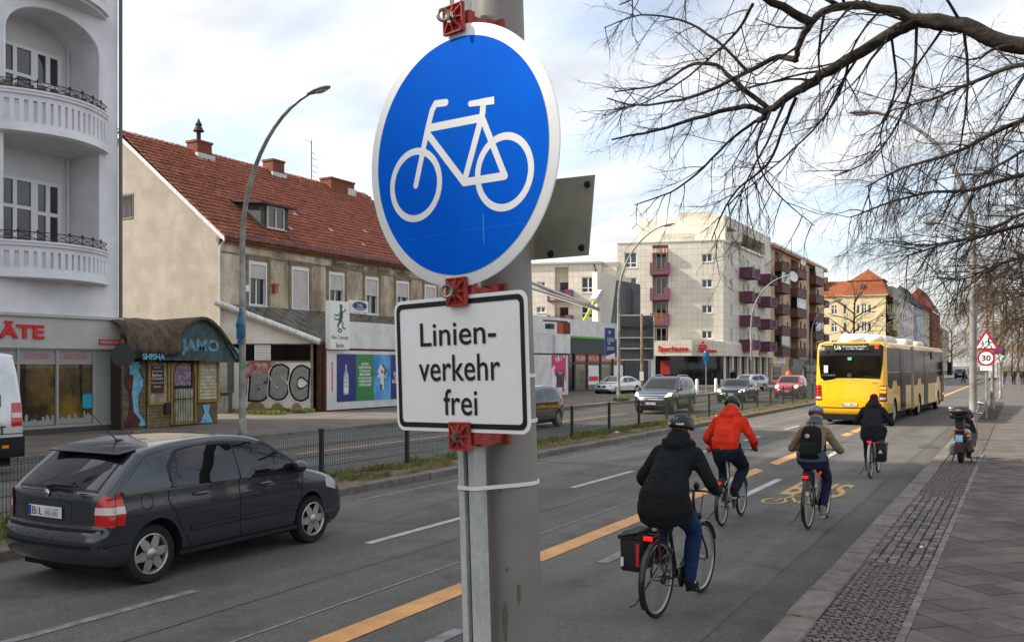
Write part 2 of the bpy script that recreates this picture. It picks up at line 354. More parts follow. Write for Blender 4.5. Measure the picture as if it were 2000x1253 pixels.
while y < 16.3:
    for k in range(6):
        if cnt >= 300: break
        x = -1.44 + k * 0.105
        Ml = T(x + rnd.uniform(-.006, .006), y + rnd.uniform(-.012, .012) + (0.03 if k % 2 else 0), 0.092 + rnd.uniform(-.005, .004)) @ RZ(rnd.uniform(-.07, .07)) @ Matrix.Diagonal((rnd.uniform(.95, 1.1), rnd.uniform(.85, 1.0), 1, 1))
        if first: sett0.matrix_local = Ml; first = False
        else: inst(sett0, base, Ml)
        cnt += 1
    y += 0.118
# paving slabs laid diagonally; the gaps show a dark joint
sheet('slab_bed', -0.858, -6, 2.4, 24.0, 0.1, m_joint)
edge = MB(); y = 3
for i in range(90):
    edge.box(-0.858, y + 0.004, 0.06, -0.79, y + 0.235, 0.119 + rnd.uniform(-.003, .003)); y += 0.24
stuff(edge.build('edging_stone', m_sett, pav))
SL = 0.36; hs = SL / 2 - 0.004
slabs = []
for i in range(-40, 80):
    for j in range(-40, 80):
        cx = (i - j) * SL * 0.7071; cy = 6 + (i + j) * SL * 0.7071
        if cx < -0.79 - 0.2 or cx > 0.75 or cy < 3.2 or cy > 23.8: continue
        slabs.append((cx, cy))
slabs.sort(key=lambda p: p[1])
slab_cache = {}; nsl = 0; rest = MB()
for cx, cy in slabs:
    poly = [(0, -hs * 1.4142), (hs * 1.4142, 0), (0, hs * 1.4142), (-hs * 1.4142, 0)]
    lim = -0.785 - cx
    if lim > -hs * 1.4142:      # cut by the edging row
        if lim > hs * 1.4: continue
        outp = []
        for k in range(4):
            p, q = poly[k], poly[(k + 1) % 4]
            if p[0] >= lim: outp.append(p)
            if (p[0] >= lim) != (q[0] >= lim):
                t = (lim - p[0]) / (q[0] - p[0]); outp.append((lim, p[1] + t * (q[1] - p[1])))
        poly = outp
    if len(poly) < 3: continue
    tilt = T(cx, cy, 0.082 + rnd.uniform(-.003, .003)) @ RX(rnd.uniform(-.008, .008)) @ RY(rnd.uniform(-.008, .008))
    if nsl < 300:
        key = round(lim, 3) if len(poly) != 4 or lim > -hs * 1.4142 else None
        if key in slab_cache: o = inst(slab_cache[key], pav, tilt)
        else:
            o = MB().prismz(poly, 0, 0.038).build('paving_slab', m_slab, pav, Ml=tilt); slab_cache[key] = o
        nsl += 1
    else:
        rest.M = tilt; rest.prismz(poly, 0, 0.038)
if rest.f: stuff(rest.build('paving_slab', m_slab, pav))
# painted markings
def mark(name, x0, y0, x1, y1, m, z=0.006, skew=0.0):
    return struct(MB().quad((x0, y0, z), (x1, y0 - skew, z), (x1, y1 - skew, z), (x0, y1, z)).build(name, m, None))
ys = [(-2, 8.0), (9.65, 13.3), (14.4, 19.95), (21.2, 28.9), (30.6, 31.9), (32.4, 36), (52, 56), (57, 61), (62, 140), (141, 300)]
for a, q in ys: mark('yellow_line', -5.06, a, -4.79, q, m_yel, 0.007, 0.35)
for a, q in ((4.4, 6.45), (9.2, 11.5), (15.2, 18.2), (22.0, 24.6), (27.0, 29.0), (32.4, 34.8), (40, 43), (48, 51), (56, 59), (64, 67)):
    mark('lane_dash', -7.26, a, -7.14, q, m_wht if a > 8 else m_wrn)
mark('lane_dash', -9.66, 12, -9.58, 31, m_wrn)
for a, q in ((5.4, 6.6), (9.6, 10.35), (15.4, 18.3), (23, 25.5)): mark('old_dash', -4.24, a, -4.1, q, m_wrn if a < 12 else m_wht)
mark('old_dash', -5.62, 5.0, -5.585, 21, m_wrn)
for a, q in ((17.5, 26.6), (30, 39.5), (41.5, 43.5), (45, 75)): mark('yellow_line', -16.05, a, -15.9, q, m_yel)
for a, q in ((14, 18), (22, 26), (30, 34), (38, 42)): mark('lane_dash', -14.3, a, -14.2, q, m_wrn)
# BUS lettering and bicycle pictogram on the lane
def ground_text(s, cx, cy, w, l, m):
    o = text(s, m, None, T(cx, cy, 0.007) @ RX(R(-90)), h=l, w=w, depth=0.0, name='lane_lettering', bold=0.02)
    struct(o); return o
ground_text('BUS', -3.2, 17.15, 1.0, 1.95, m_yel2)
bk = MB()
def gst(pts, w):
    for (x0, y0), (x1, y1) in zip(pts, pts[1:]):
        d = Vector((x1 - x0, y1 - y0)); n = Vector((-d.y, d.x)).normalized() * w / 2; bk.quad((x0 + n.x, y0 + n.y, .007), (x0 - n.x, y0 - n.y, .007), (x1 - n.x, y1 - n.y, .007), (x1 + n.x, y1 + n.y, .007))
def gring(cx, cy, rx, ry, w):
    p = [(cx + rx * math.cos(t * .2618), cy + ry * math.sin(t * .2618)) for t in range(25)]; q = [(cx + (rx - w) * math.cos(t * .2618), cy + (ry - w) * math.sin(t * .2618)) for t in range(25)]
    for i in range(24): bk.quad((*p[i], .007), (*p[i + 1], .007), (*q[i + 1], .007), (*q[i], .007))
gring(-3.58, 15.35, .2, .36, .05); gring(-2.92, 15.35, .2, .36, .05)
gst([(-3.58, 15.35), (-3.42, 16.05), (-3.08, 16.05), (-3.22, 15.3), (-3.42, 15.95)], .05); gst([(-3.22, 15.3), (-2.92, 15.35), (-3.08, 16.15)], .05); gst([(-3.45, 16.0), (-3.46, 16.35), (-3.36, 16.4)], .05); gst([(-3.14, 16.2), (-2.98, 16.2)], .07)
struct(bk.build('lane_pictogram', m_yel2))
# drain covers
for (x, y) in ((-2.2, 27.3), (-2.15, 12.6)):
    g = MB(); 
    if y < 20: continue
    g.box(x - .25, y - .25, -.02, x + .25, y + .25, .008); 
    tag(g.build('drain_cover', mat('iron', S(74, 70, 66), .7, .4)), 'square iron drain cover in the gutter ahead of the scooter', 'drain')
# grass and weeds on the median, around lamp bases and by the annex wall
def tufts(name, spots, n, hgt, m, seed):
    r_ = random.Random(seed); b = MB()
    for i in range(n):
        x0, y0, x1, y1, z = spots[r_.randrange(len(spots))]
        x = r_.uniform(x0, x1); y = r_.uniform(y0, y1)
        if noise.noise(Vector((x * 1.3, y * 0.9, seed))) < -0.02: continue
        for k in range(4):
            a = r_.uniform(0, 6.28); h_ = hgt * r_.uniform(.4, 1.1); w = r_.uniform(.004, .009); le = h_ * r_.uniform(.2, .7); px = x + r_.uniform(-.04, .04); py = y + r_.uniform(-.04, .04)
            ca, sa = math.cos(a), math.sin(a)
            b.add([(px - sa * w, py + ca * w, z), (px + sa * w, py - ca * w, z), (px + ca * le * .4 + sa * w * .6, py + sa * le * .4 - ca * w * .6, z + h_ * .65), (px + ca * le, py + sa * le, z + h_)], [(0, 1, 2), (0, 2, 3)])
    return b.build(name, m)
o = tufts('grass', [(-11.9, 3, -10.6, 30, .1), (-11.7, 6, -10.7, 18, .1), (-11.9, 30, -10.6, 60, .1)], 5200, .12, m_dry, 1); stuff(o, 'dry grass and weeds along the central reservation under the fence', 'grass')
o = tufts('grass', [(-11.9, 3, -11.2, 14, .1), (-11.6, 16, -11.2, 34, .1)], 2000, .2, m_grass, 2); stuff(o, 'fresh green grass tufts at the foot of the fence', 'grass')
o = tufts('grass', [(-33.2, 29.2, -27.9, 32.0, .1), (-21.5, 50, -20.6, 52, .1), (-31, 30.6, -28.2, 32.1, .1)], 5200, .2, m_grass, 5); stuff(o, 'green grass patch below the graffiti wall', 'grass')
ms_ = MB(); r_ = random.Random(18)
for i in range(900):
    k = r_.random()
    if k < .5: x = -1.5 + r_.uniform(-.012, .02); y = r_.uniform(5, 24)
    elif k < .75: x = r_.uniform(KX + .02, -1.5); y = 4 + r_.randrange(1, 16) + r_.uniform(-.008, .008)
    else: x = -.86 + r_.uniform(-.012, .015); y = r_.uniform(5, 22)
    if noise.noise(Vector((x * 2, y * .7, 9))) < .05: continue
    s_ = r_.uniform(.006, .018); z = .112 + r_.uniform(0, .006); a = r_.uniform(0, 6.3); ms_.add([(x, y, z + .008), (x + s_ * math.cos(a), y + s_ * math.sin(a), z), (x + s_ * math.cos(a + 2.1), y + s_ * math.sin(a + 2.1), z), (x + s_ * math.cos(a + 4.2), y + s_ * math.sin(a + 4.2), z)], [(0, 1, 2), (0, 2, 3), (0, 3, 1)])
stuff(ms_.build('moss', mat('moss', S(78, 86, 40), .95, c2=S(60, 58, 34), sc=8, coord='World')), 'green moss in the joints of the kerb and cobbles', 'moss')
lf = MB()
for i in range(140):
    x = r_.uniform(-1.75, .4); y = r_.uniform(5, 26); s_ = r_.uniform(.008, .022); a = r_.uniform(0, 6.3); z = .126; lf.add([(x, y, z), (x + s_ * math.cos(a), y + s_ * math.sin(a), z + .006), (x + s_ * 1.6 * math.cos(a + .5), y + s_ * 1.6 * math.sin(a + .5), z + .002), (x + s_ * math.cos(a + 1.2), y + s_ * math.sin(a + 1.2), z + .008)], [(0, 1, 2, 3)])
for i in range(120):
    x = r_.choice([r_.uniform(KX - .35, KX - .02), r_.uniform(-9, -2)]); y = r_.uniform(5, 30); s_ = r_.uniform(.006, .016); a = r_.uniform(0, 6.3); z = .008; lf.add([(x, y, z), (x + s_ * math.cos(a), y + s_ * math.sin(a), z + .004), (x + s_ * math.cos(a + .9), y + s_ * math.sin(a + .9), z + .002)], [(0, 1, 2)])
stuff(lf.build('leaf_litter', mat('leaf_litter', S(120, 98, 70), .9, c2=S(86, 70, 52), sc=9, coord='World')), 'tiny dead leaves and grit scattered on the pavement and gutter', 'leaves')
tag(MB(T(-1.02, 11.6, .125)).ell((0, 0, .012), .022, .03, .014, 7, 5).build('paper_scrap', m_frame), 'tiny white paper scrap lying on the cobbled strip', 'litter')
lt = MB(); r_ = random.Random(8)
for i in range(170):
    x = r_.uniform(-12.0, -10.3); y = r_.uniform(4, 40); s_ = r_.uniform(.01, .03); z = .105; a = r_.uniform(0, 6.3)
    lt.add([(x, y, z), (x + s_ * math.cos(a), y + s_ * math.sin(a), z + .012), (x + s_, y + s_, z + .004)], [(0, 1, 2)])
stuff(lt.build('dead_leaves', mat('dead_leaf', S(126, 92, 58), .9, rand=.2)), 'small dead leaves scattered on the central reservation', 'leaves')
# ---------------- building helpers (local frame: x along the facade, y into the building, z up)
def wall(parent, M, W_, z0, z1, holes, m, D=8.0, rev=0.18, name='wall', back=True, x0=0.0):
    xs = sorted({x0, W_} | {a for h in holes for a in (h[0], h[2])}); zs = sorted({z0, z1} | {a for h in holes for a in (h[1], h[3])})
    b = MB(M)
    for i in range(len(xs) - 1):
        for j in range(len(zs) - 1):
            cx = (xs[i] + xs[i + 1]) / 2; cz = (zs[j] + zs[j + 1]) / 2
            if any(h[0] < cx < h[2] and h[1] < cz < h[3] for h in holes): continue
            b.quad((xs[i], 0, zs[j]), (xs[i + 1], 0, zs[j]), (xs[i + 1], 0, zs[j + 1]), (xs[i], 0, zs[j + 1]))
    for h in holes:
        a, c_, d, e = h[:4]; r_ = h[4] if len(h) > 4 else rev
        b.quad((a, 0, c_), (a, r_, c_), (d, r_, c_), (d, 0, c_)); b.quad((a, 0, e), (d, 0, e), (d, r_, e), (a, r_, e))
        b.quad((a, 0, c_), (a, 0, e), (a, r_, e), (a, r_, c_)); b.quad((d, 0, c_), (d, r_, c_), (d, r_, e), (d, 0, e))
    if back:
        b.quad((x0, 0, z0), (x0, 0, z1), (x0, D, z1), (x0, D, z0)); b.quad((W_, 0, z0), (W_, D, z0), (W_, D, z1), (W_, 0, z1))
        b.quad((x0, 0, z1), (W_, 0, z1), (W_, D, z1), (x0, D, z1)); b.quad((x0, D, z0), (x0, D, z1), (W_, D, z1), (W_, D, z0))
    return b.build(name, m, parent)
WC = {}
def window(parent, M, x0, z0, x1, z1, style='two', m=None, rev=0.15, fw=0.07, glass=None, sill=True):
    w = round(x1 - x0, 2); h_ = round(z1 - z0, 2); m = m or m_frame; glass = glass or m_glass; key = (w, h_, style, m.name, glass.name, sill)
    Ml = M @ T(x0, rev, z0)
    if key in WC:
        f0, p0 = WC[key]; f = inst(f0, parent, Ml, 'window'); inst(p0, f, Matrix(), 'pane'); return f
    b = MB(); t = 0.05
    def bar(a, c_, d, e): b.box(a, -t, c_, d, 0.02, e)
    bar(0, 0, fw, h_); bar(w - fw, 0, w, h_); bar(fw, 0, w - fw, fw); bar(fw, h_ - fw, w - fw, h_)
    if style in ('two', 'cross', 'three', 'grid'):
        n = 3 if style in ('three', 'grid') else 2
        for i in range(1, n): bar(w * i / n - fw * .6, fw, w * i / n + fw * .6, h_ - fw)
    if style in ('cross', 'grid'):
        zt = h_ * .66
        b.box(fw, -t - .012, zt - fw * .5, w - fw, .018, zt + fw * .5)
    if style == 'low': 
        bar(w / 2 - fw * .6, fw, w / 2 + fw * .6, h_ - fw); b.box(fw, -t - .012, h_ * .28, w - fw, .018, h_ * .28 + fw)
    if sill: b.box(-.06, -rev - .06, -.06, w + .06, -t - .004, -.012)
    f = b.build('window', m, parent, Ml=Ml)
    p = MB().quad((.02, 0, .02), (w - .02, 0, .02), (w - .02, 0, h_ - .02), (.02, 0, h_ - .02)).build('pane', glass, f)
    WC[key] = (f, p); return f
# ---------------- near sign post: bicycle sign, extra plate, red clamps
fwd = Vector((-math.sin(YAW), math.cos(YAW), 0))
SR = Matrix.Rotation(R(-1.7), 4, fwd) @ RZ(R(-11.6))
ZC = 2.62
def SP(): return T(-1.0721, 1.8278, 0.1112) @ SR
m_signw = mat('sign_white', S(246, 246, 244), .6, c2=S(240, 240, 237), sc=6, fine=.02, bsc=300)
m_blue = mat('sign_blue', S(0, 104, 226), .7, c2=S(0, 96, 216), sc=3, fine=.12, bsc=260, spec=.06, grime=.08)
m_signb = mat('sign_black', S(24, 26, 26), .5)
m_alu = mat('sign_back', S(176, 172, 156), .6, .0, c2=S(140, 138, 122), sc=5, fine=.12, bsc=150, grime=.5)
m_clamp = mat('clamp_red', S(190, 74, 64), .65, c2=S(158, 56, 50), sc=30, bump=.2, bsc=220, grime=.5, fine=.2)
m_bolt = mat('bolt_steel', S(168, 164, 152), .35, .9, c2=S(110, 100, 84), sc=30)
post = thing('lamp_post', 'thick grey metal post carrying the round bicycle sign', 'post', M=SP())
b = MB(); b.tube([(-.012, .172, -.02), (-.012, .172, 1.2), (-.012, .172, 4.2)], [.0655, .0645, .062], 40); b.build('pole', m_pole, post, smooth=True)
# moss stains and scuffs stay on the post as thin paint patches
def scuff(a0, a1, z0, z1, m, seed):
    r_ = random.Random(seed); n = 14; pts = []
    for k in range(n): t = 2 * math.pi * k / n; pts.append(((a0 + a1) / 2 + (a1 - a0) / 2 * math.cos(t) * r_.uniform(.55, 1), (z0 + z1) / 2 + (z1 - z0) / 2 * math.sin(t) * r_.uniform(.6, 1)))
    rad = lambda z: .0655 - .001 * z / 1.2 + .0006
    MB().add([(-.012 + rad(z) * math.cos(R(a)), .172 + rad(z) * math.sin(R(a)), z) for a, z in pts], [tuple(range(n))]).build('scuff', m, post)
m_moss = mat('moss_stain', S(110, 108, 90), .8, c2=S(88, 90, 70), sc=30, fine=.3); m_mark = mat('scuff_dark', S(74, 70, 66), .7, c2=S(110, 105, 98), sc=40)
scuff(-82, -64, 1.46, 1.58, m_moss, 1); scuff(-96, -86, 1.42, 1.45, m_mark, 2); scuff(-80, -70, 1.83, 1.845, m_mark, 3); scuff(-70, -60, 1.64, 1.655, m_mark, 4); scuff(-48, -36, 1.55, 1.62, m_moss, 5); scuff(-76, -66, 2.95, 2.956, m_mark, 6); scuff(-92, -84, 1.2, 1.25, m_moss, 8)
b = MB(); b.lathe([(.082, 0), (.082, .06), (.07, .07), (.066, .07)], 32, T(-.012, .172, -.002)); b.build('base_collar', m_pole, post, smooth=True)
b = MB()
def cable_tie(z, xl=-.055):
    pts = []
    for k in range(28):
        a = k / 28 * 2 * math.pi; pts.append((-.012 + .0675 * math.cos(a), .172 + .0675 * math.sin(a)))
    pts = [p for p in pts if p[1] > .11] 
    pts.sort(key=lambda p: math.atan2(p[1] - .172, p[0] + .012))
    # wrap round the rail in front of the pole
    loop = [(.045, .128)] + [(-.012 + .0675 * math.cos(R(a)), .172 + .0675 * math.sin(R(a))) for a in range(-30, 226, 12)] + [(-.062, .12), (-.057, .026), (-.006, .026)]
    bb = MB()
    n = len(loop)
    for i in range(n):
        p, q = loop[i], loop[(i + 1) % n]; bb.quad((p[0], p[1], z), (q[0], q[1], z), (q[0], q[1], z + .009), (p[0], p[1], z + .009))
    o = bb.build('cable_tie', m_frame, post); md = o.modifiers.new('solid', 'SOLIDIFY'); md.thickness = .0025
for z in (1.845, 1.995, 2.105): cable_tie(z)
rail = MB()
for x0, x1, y0, y1 in ((-.057, -.006, .068, .072), (-.057, -.0535, .03, .068), (-.0095, -.006, .03, .068), (-.0535, -.042, .03, .033), (-.021, -.0095, .03, .033)): rail.box(x0, y0, .02, x1, y1, 3.02)
for x0, x1 in ((-.042, -.039), (-.024, -.021)): rail.box(x0, .03, .02, x1, .042, 3.02)
tag(rail.build('sign_rail', m_galv), 'galvanised channel rail strapped along the grey sign post', 'rail').matrix_world = SP()
# bicycle sign
sg = thing('bicycle_sign', 'round blue traffic sign with white bicycle and white rim', 'sign', M=SP() @ T(0, 0, ZC))
MX = RX(R(90))
b = MB(); b.lathe([(.0001, -.0015), (.299, -.0015), (.3, -.001), (.3, .0015), (.297, .003), (.0001, .003)], 96, MX); b.build('plate', m_signw, sg, smooth=True)
b = MB(); b.add([(.272 * math.cos(k * math.pi / 60), -.0042, .272 * math.sin(k * math.pi / 60)) for k in range(120)], [tuple(range(120))]); b.build('blue_field', m_blue, sg)
sy = MB()
def ring(mb, cx, cz, rx, rz, w, y, n=48):
    p = [(cx + rx * math.cos(2 * math.pi * t / n), cz + rz * math.sin(2 * math.pi * t / n)) for t in range(n)]; q = [(cx + (rx - w) * math.cos(2 * math.pi * t / n), cz + (rz - w) * math.sin(2 * math.pi * t / n)) for t in range(n)]
    for i in range(n):
        j = (i + 1) % n; mb.quad((p[i][0], y, p[i][1]), (p[j][0], y, p[j][1]), (q[j][0], y, q[j][1]), (q[i][0], y, q[i][1]))
def stroke(mb, pts, w, y, capr=True):
    for (x0, z0), (x1, z1) in zip(pts, pts[1:]):
        d = Vector((x1 - x0, z1 - z0)); n = Vector((-d.y, d.x)).normalized() * w / 2
        mb.quad((x0 + n.x, y, z0 + n.y), (x1 + n.x, y, z1 + n.y), (x1 - n.x, y, z1 - n.y), (x0 - n.x, y, z0 - n.y))
    if capr:
        for i, (x, z) in enumerate(pts):
            yy_ = y - .00001 * (i + 1); mb.add([(x + w / 2 * math.cos(k * .3927), yy_, z + w / 2 * math.sin(k * .3927)) for k in range(16)], [tuple(range(16))])
YS = -.0045
ring(sy, -.1385, -.045, .0905, .0885, .0165, YS); ring(sy, .1435, -.0585, .0865, .0865, .0165, YS)
def st2(p, w, k): stroke(sy, p, w, YS - .00008 * k)
st2([(-.137, -.046), (-.0925, .078), (-.074, .122), (-.062, .1345), (-.028, .1305)], .0165, 1)
st2([(-.085, .082), (.084, .073)], .0185, 2); st2([(-.094, .072), (.0229, -.063)], .0175, 3); st2([(.0229, -.063), (.0859, .082), (.0885, .1)], .0175, 4)
st2([(.0229, -.0631), (.1467, -.0673)], .018, 5); st2([(.1467, -.0673), (.0841, .074)], .0165, 6); st2([(.0485, .112), (.0885, .108)], .011, 7)
sy.add([(.046, YS - .0008, .118), (.046, YS - .0008, .105), (.085, YS - .0008, .1), (.1225, YS - .0008, .095), (.1225, YS - .0008, .1125)], [(0, 1, 2, 3, 4)])
sy.build('bicycle_pictogram', m_signw, sg)
m_scr = mat('sign_scratch', S(50, 132, 232), .6)
for p_, w_ in (([(.079, -.142), (.078, -.17), (.079, -.21)], .0035), ([(-.17, -.175), (.0, -.172), (.2, -.178)], .0006)):
    sc_ = MB(T(0, -.0046, 0)); stroke(sc_, p_, w_, 0, False); sc_.build('scratch', m_scr, sg)
# extra plate
def rrect(x0, z0, x1, z1, r, n=6):
    p = []
    for cx, cz, a in ((x1 - r, z0 + r, -90), (x1 - r, z1 - r, 0), (x0 + r, z1 - r, 90), (x0 + r, z0 + r, 180)): p += arc(cx, cz, r, a, a + 90, n)
    return p
pl = thing('text_plate_sign', 'white rectangular plate reading Linienverkehr frei below the bicycle sign', 'sign', M=SP() @ T(-.0175, 0, ZC - .478))
MB().prism(rrect(-.2135, -.158, .2135, .158, .024), -.001, .0015).build('plate', m_signw, pl)
b = MB(); o_ = rrect(-.205, -.1495, .205, .1495, .018); i_ = rrect(-.193, -.1375, .193, .1375, .011); n = len(o_)
for i in range(n): j = (i + 1) % n; b.quad((o_[i][0], -.0022, o_[i][1]), (o_[j][0], -.0022, o_[j][1]), (i_[j][0], -.0022, i_[j][1]), (i_[i][0], -.0022, i_[i][1]))
b.build('border', m_signb, pl)
text('Linien-', m_signb, pl, T(0, -.001, .072), h=.0565, w=.244, depth=.002, bold=.006)
text('verkehr', m_signb, pl, T(.001, -.001, -.0085), h=.062, w=.262, depth=.002, bold=.006)
text('frei', m_signb, pl, T(.005, -.001, -.0885), h=.0615, w=.108, depth=.002, bold=.006)
# clamps
def clamp(x, z, eye, nm):
    c_ = thing('sign_clamp', nm, 'clamp', M=SP() @ T(x, 0, ZC + z), group='red clamps holding the two signs to the post')
    b = MB(); b.box(-.031, -.012, -.033, .031, -.0065, .033); 
    for k in range(8):
        a = k * math.pi / 4; L_ = .031 if k % 2 == 0 else .043; d = Vector((math.cos(a), 0, math.sin(a))); nrm = Vector((-math.sin(a), 0, math.cos(a))) * .0022
        p0 = d * .006; p1 = d * L_
        vs_ = [p0 - nrm, p1 - nrm, p1 + nrm, p0 + nrm]
        b.add([(v.x, -.012, v.z) for v in vs_] + [(vs_[0].x, -.026, vs_[0].z), (vs_[1].x, -.0155, vs_[1].z), (vs_[2].x, -.0155, vs_[2].z), (vs_[3].x, -.026, vs_[3].z)], [(0, 1, 5, 4), (1, 2, 6, 5), (2, 3, 7, 6), (4, 5, 6, 7)])
    for a_, c0, d_, e_ in ((-.031, -.033, .031, -.029), (-.031, .029, .031, .033), (-.031, -.029, -.027, .029), (.027, -.029, .031, .029)): b.box(a_, -.0175, c0, d_, -.012, e_)
    b.box(-.013, -.022, -.014, .013, -.012, .014); b.build('front_plate', m_clamp, c_, bevel=.0012)
    b = MB(); b.box(-.03, .006, -.02, .03, .0285, .02); b.box(-.0, .075, -.024, .03, .106, .018); b.box(.012, .0285, -.026, .03, .075, .01); b.box(.012, .106, -.026, .044, .118, .022); b.build('bracket', m_clamp, c_, bevel=.0015)
    b = MB(); b.lathe([(.0001, 0), (.011, 0), (.011, .003), (.0001, .003)], 20, T(0, -.022, 0) @ RX(R(90)))
    if eye: 
        b.tube([(0, -.022, 0), (0, -.036, 0)], .0045, 10); b.tube([(.012 * math.cos(t * .3142), -.046, .012 * math.sin(t * .3142)) for t in range(20)], .0042, 8, closed=True) if False else b.tube([(.0125 * math.cos(t * .3142) * .75, -.046 + .0125 * math.cos(t * .3142) * .6, .0125 * math.sin(t * .3142)) for t in range(20)], .0042, 8, closed=True)
    else: b.lathe([(.0001, 0), (.0085, 0), (.0085, .007), (.0001, .0075)], 6, T(0, -.025, 0) @ RX(R(90)))
    b.build('eye_bolt' if eye else 'hexagon_bolt', m_bolt, c_, smooth=True)
clamp(.012, .312, True, 'red ribbed clamp with eye bolt at the top of the bicycle sign')
clamp(-.004, -.312, True, 'red ribbed clamp with eye bolt between the bicycle sign and text plate')
clamp(-.008, -.645, False, 'red ribbed clamp with hexagon bolt under the text plate')
# the back of a second sign mounted on the far side of the post
bs = thing('sign_seen_from_behind', 'olive grey sheet metal back of a sign mounted behind the post', 'sign', M=SP() @ T(.115, .27, ZC - .125))
MB().prism([(-.14, -.094), (.054, -.1), (.08, .09), (-.14, .105)], -.0015, .0015).build('plate', m_alu, bs)
for x, z in ((.058, .07), (.035, -.08), (-.06, -.085)):
    b = MB(); b.lathe([(.0001, 0), (.009, 0), (.007, .006), (.0001, .006)], 10, T(x, -.0015, z) @ RX(R(90))); b.build('bolt', m_signb, bs)
MB().box(-.14, .0025, -.01, -.05, .012, .02).build('back_strap', m_galv, bs)

# ---------------- fence on the central reservation
fen = thing('wire_fence', 'low green wire mesh fence along the central reservation', 'fence', (-11.4, 0, .1))
posts = [3.1, 5.62, 8.15, 10.67, 13.19, 15.91, 18.6, 21.3, 24.06, 26.81, 29.38, 32.16, 34.8, 37.39, 40.0, 42.6, 45.4, 48.1, 51.0, 53.3, 56.4, 59, 61.6, 64.2, 66.8, 69.4, 72]
pm = None
for y in posts:
    if pm is None:
        pm = MB().box(-.035, -.035, -.1, .035, .035, .95).box(-.04, -.04, .95, .04, .04, .965).build('post', m_green, fen, loc=(0, y, 0))
    else: inst(pm, fen, T(0, y, 0))
for a, q in zip(posts, posts[1:]):
    b = MB(); r_ = .0022 if a < 20 else .003
    for z in (.06, .26, .46, .66, .86): b.box(-.010, a + .04, z - .004, -.004, q - .04, z + .004); b.box(.004, a + .04, z - .004, .010, q - .04, z + .004)
    st = .05 if a < 22 else .05; y = a + .06
    while y < q - .05: b.box(-r_, y - r_, .03, r_, y + r_, .89); y += st
    stuff(b.build('wire_panel', m_wire, fen))

# ---------------- street lamps
def lamp(x, y, arm, h_, d, label, sc=1.0, blue=False, straight=False):
    t = thing('street_lamp', label, 'street lamp', (x, y, .1), 0, 'street lamps along the road')
    k = 1 if arm > 0 else -1; a = abs(arm)
    pts = [(0, 0, 0), (0, 0, h_ * .45)] 
    for i in range(13):
        u = i / 12; ang = u * math.pi / 2 * .86
        pts.append((k * a * (1 - math.cos(ang)) * 1.12, 0, h_ * .58 + h_ * .42 * math.sin(ang) / math.sin(math.pi / 2 * .86)))
    rr = [d, d * .95] + [d * (.8 - .42 * i / 12) for i in range(13)]
    if straight:
        pts = [(0, 0, 0), (0, 0, h_ * .9), (k * .02, 0, h_ * .955), (k * .25, 0, h_ * .985), (k * a, 0, h_ * 1.0)]; rr = [d, d * .8, d * .6, d * .45, d * .4]
    pole = MB().tube(pts, rr, 16).build('pole', m_lamp, t, smooth=True)
    b = MB(); b.lathe([(d * 1.25, 0), (d * 1.25, .45), (d * 1.02, .5)], 16); b.build('base_sleeve', m_lamp, t, smooth=True)
    e = Vector(pts[-1]); dr = (Vector(pts[-1]) - Vector(pts[-2])).normalized()
    ang = math.atan2(dr.z, dr.x * k)
    Mh = T(*e) @ (RZ(math.pi) if k < 0 else Matrix()) @ RY(-min(ang, .12))
    hb = MB(Mh); hs = [(-.1, .05, .04), (.0, .09, .06), (.25, .15, .085), (.5, .16, .075), (.68, .11, .05), (.76, .03, .02)]
    ringv = []; vs_ = []; fs_ = []
    for (x_, w_, hh) in hs:
        for j in range(12): aa = 2 * math.pi * j / 12; vs_.append((x_, w_ * math.cos(aa), hh * math.sin(aa) * (1.0 if math.sin(aa) > 0 else .7)))
    for i in range(len(hs) - 1):
        for j in range(12): fs_.append((i * 12 + j, i * 12 + (j + 1) % 12, (i + 1) * 12 + (j + 1) % 12, (i + 1) * 12 + j))
    hb.add(vs_, fs_); head = hb.build('lamp_head', m_lamp, t, smooth=True)
    MB(Mh).ell((.4, 0, -.045), .22, .11, .05).build('lens', mat('lamp_lens', S(176, 178, 176), .25), head, smooth=True)
    return t
lamp(-20.95, 20.6, 3.1, 10.1, .105, 'tall curved street lamp in front of the house with the red tiled roof')
lamp(-21.0, 50.8, 3.1, 10.2, .1, 'curved street lamp rising beside the dark back of the traffic sign')
lamp(-21.0, 81.4, 3.1, 9.8, .1, 'curved street lamp standing behind the silver hatchback')
for i, y in enumerate((108, 134.8, 162, 190, 222, 258)):
    lamp(-21.0, y, 3.1, 9.4, .1, ['curved street lamp in front of the brown balcony block', 'curved street lamp beside the yellow corner house', 'curved street lamp just past the yellow corner house', 'curved street lamp in front of the white and red house', 'curved street lamp in front of the grey-roofed house', 'farthest curved street lamp, before the brick house'][i])
lamp(-1.22, 29.3, -3.0, 9.7, .105, 'grey street lamp on the pavement behind the parked scooter', straight=False)
lamp(-1.22, 49, -2.6, 9.0, .09, 'street lamp on the right pavement behind the warning signs')
lamp(-1.2, 66, -2.6, 9.0, .08, 'slim far street lamp on the right pavement beside the no stopping sign')
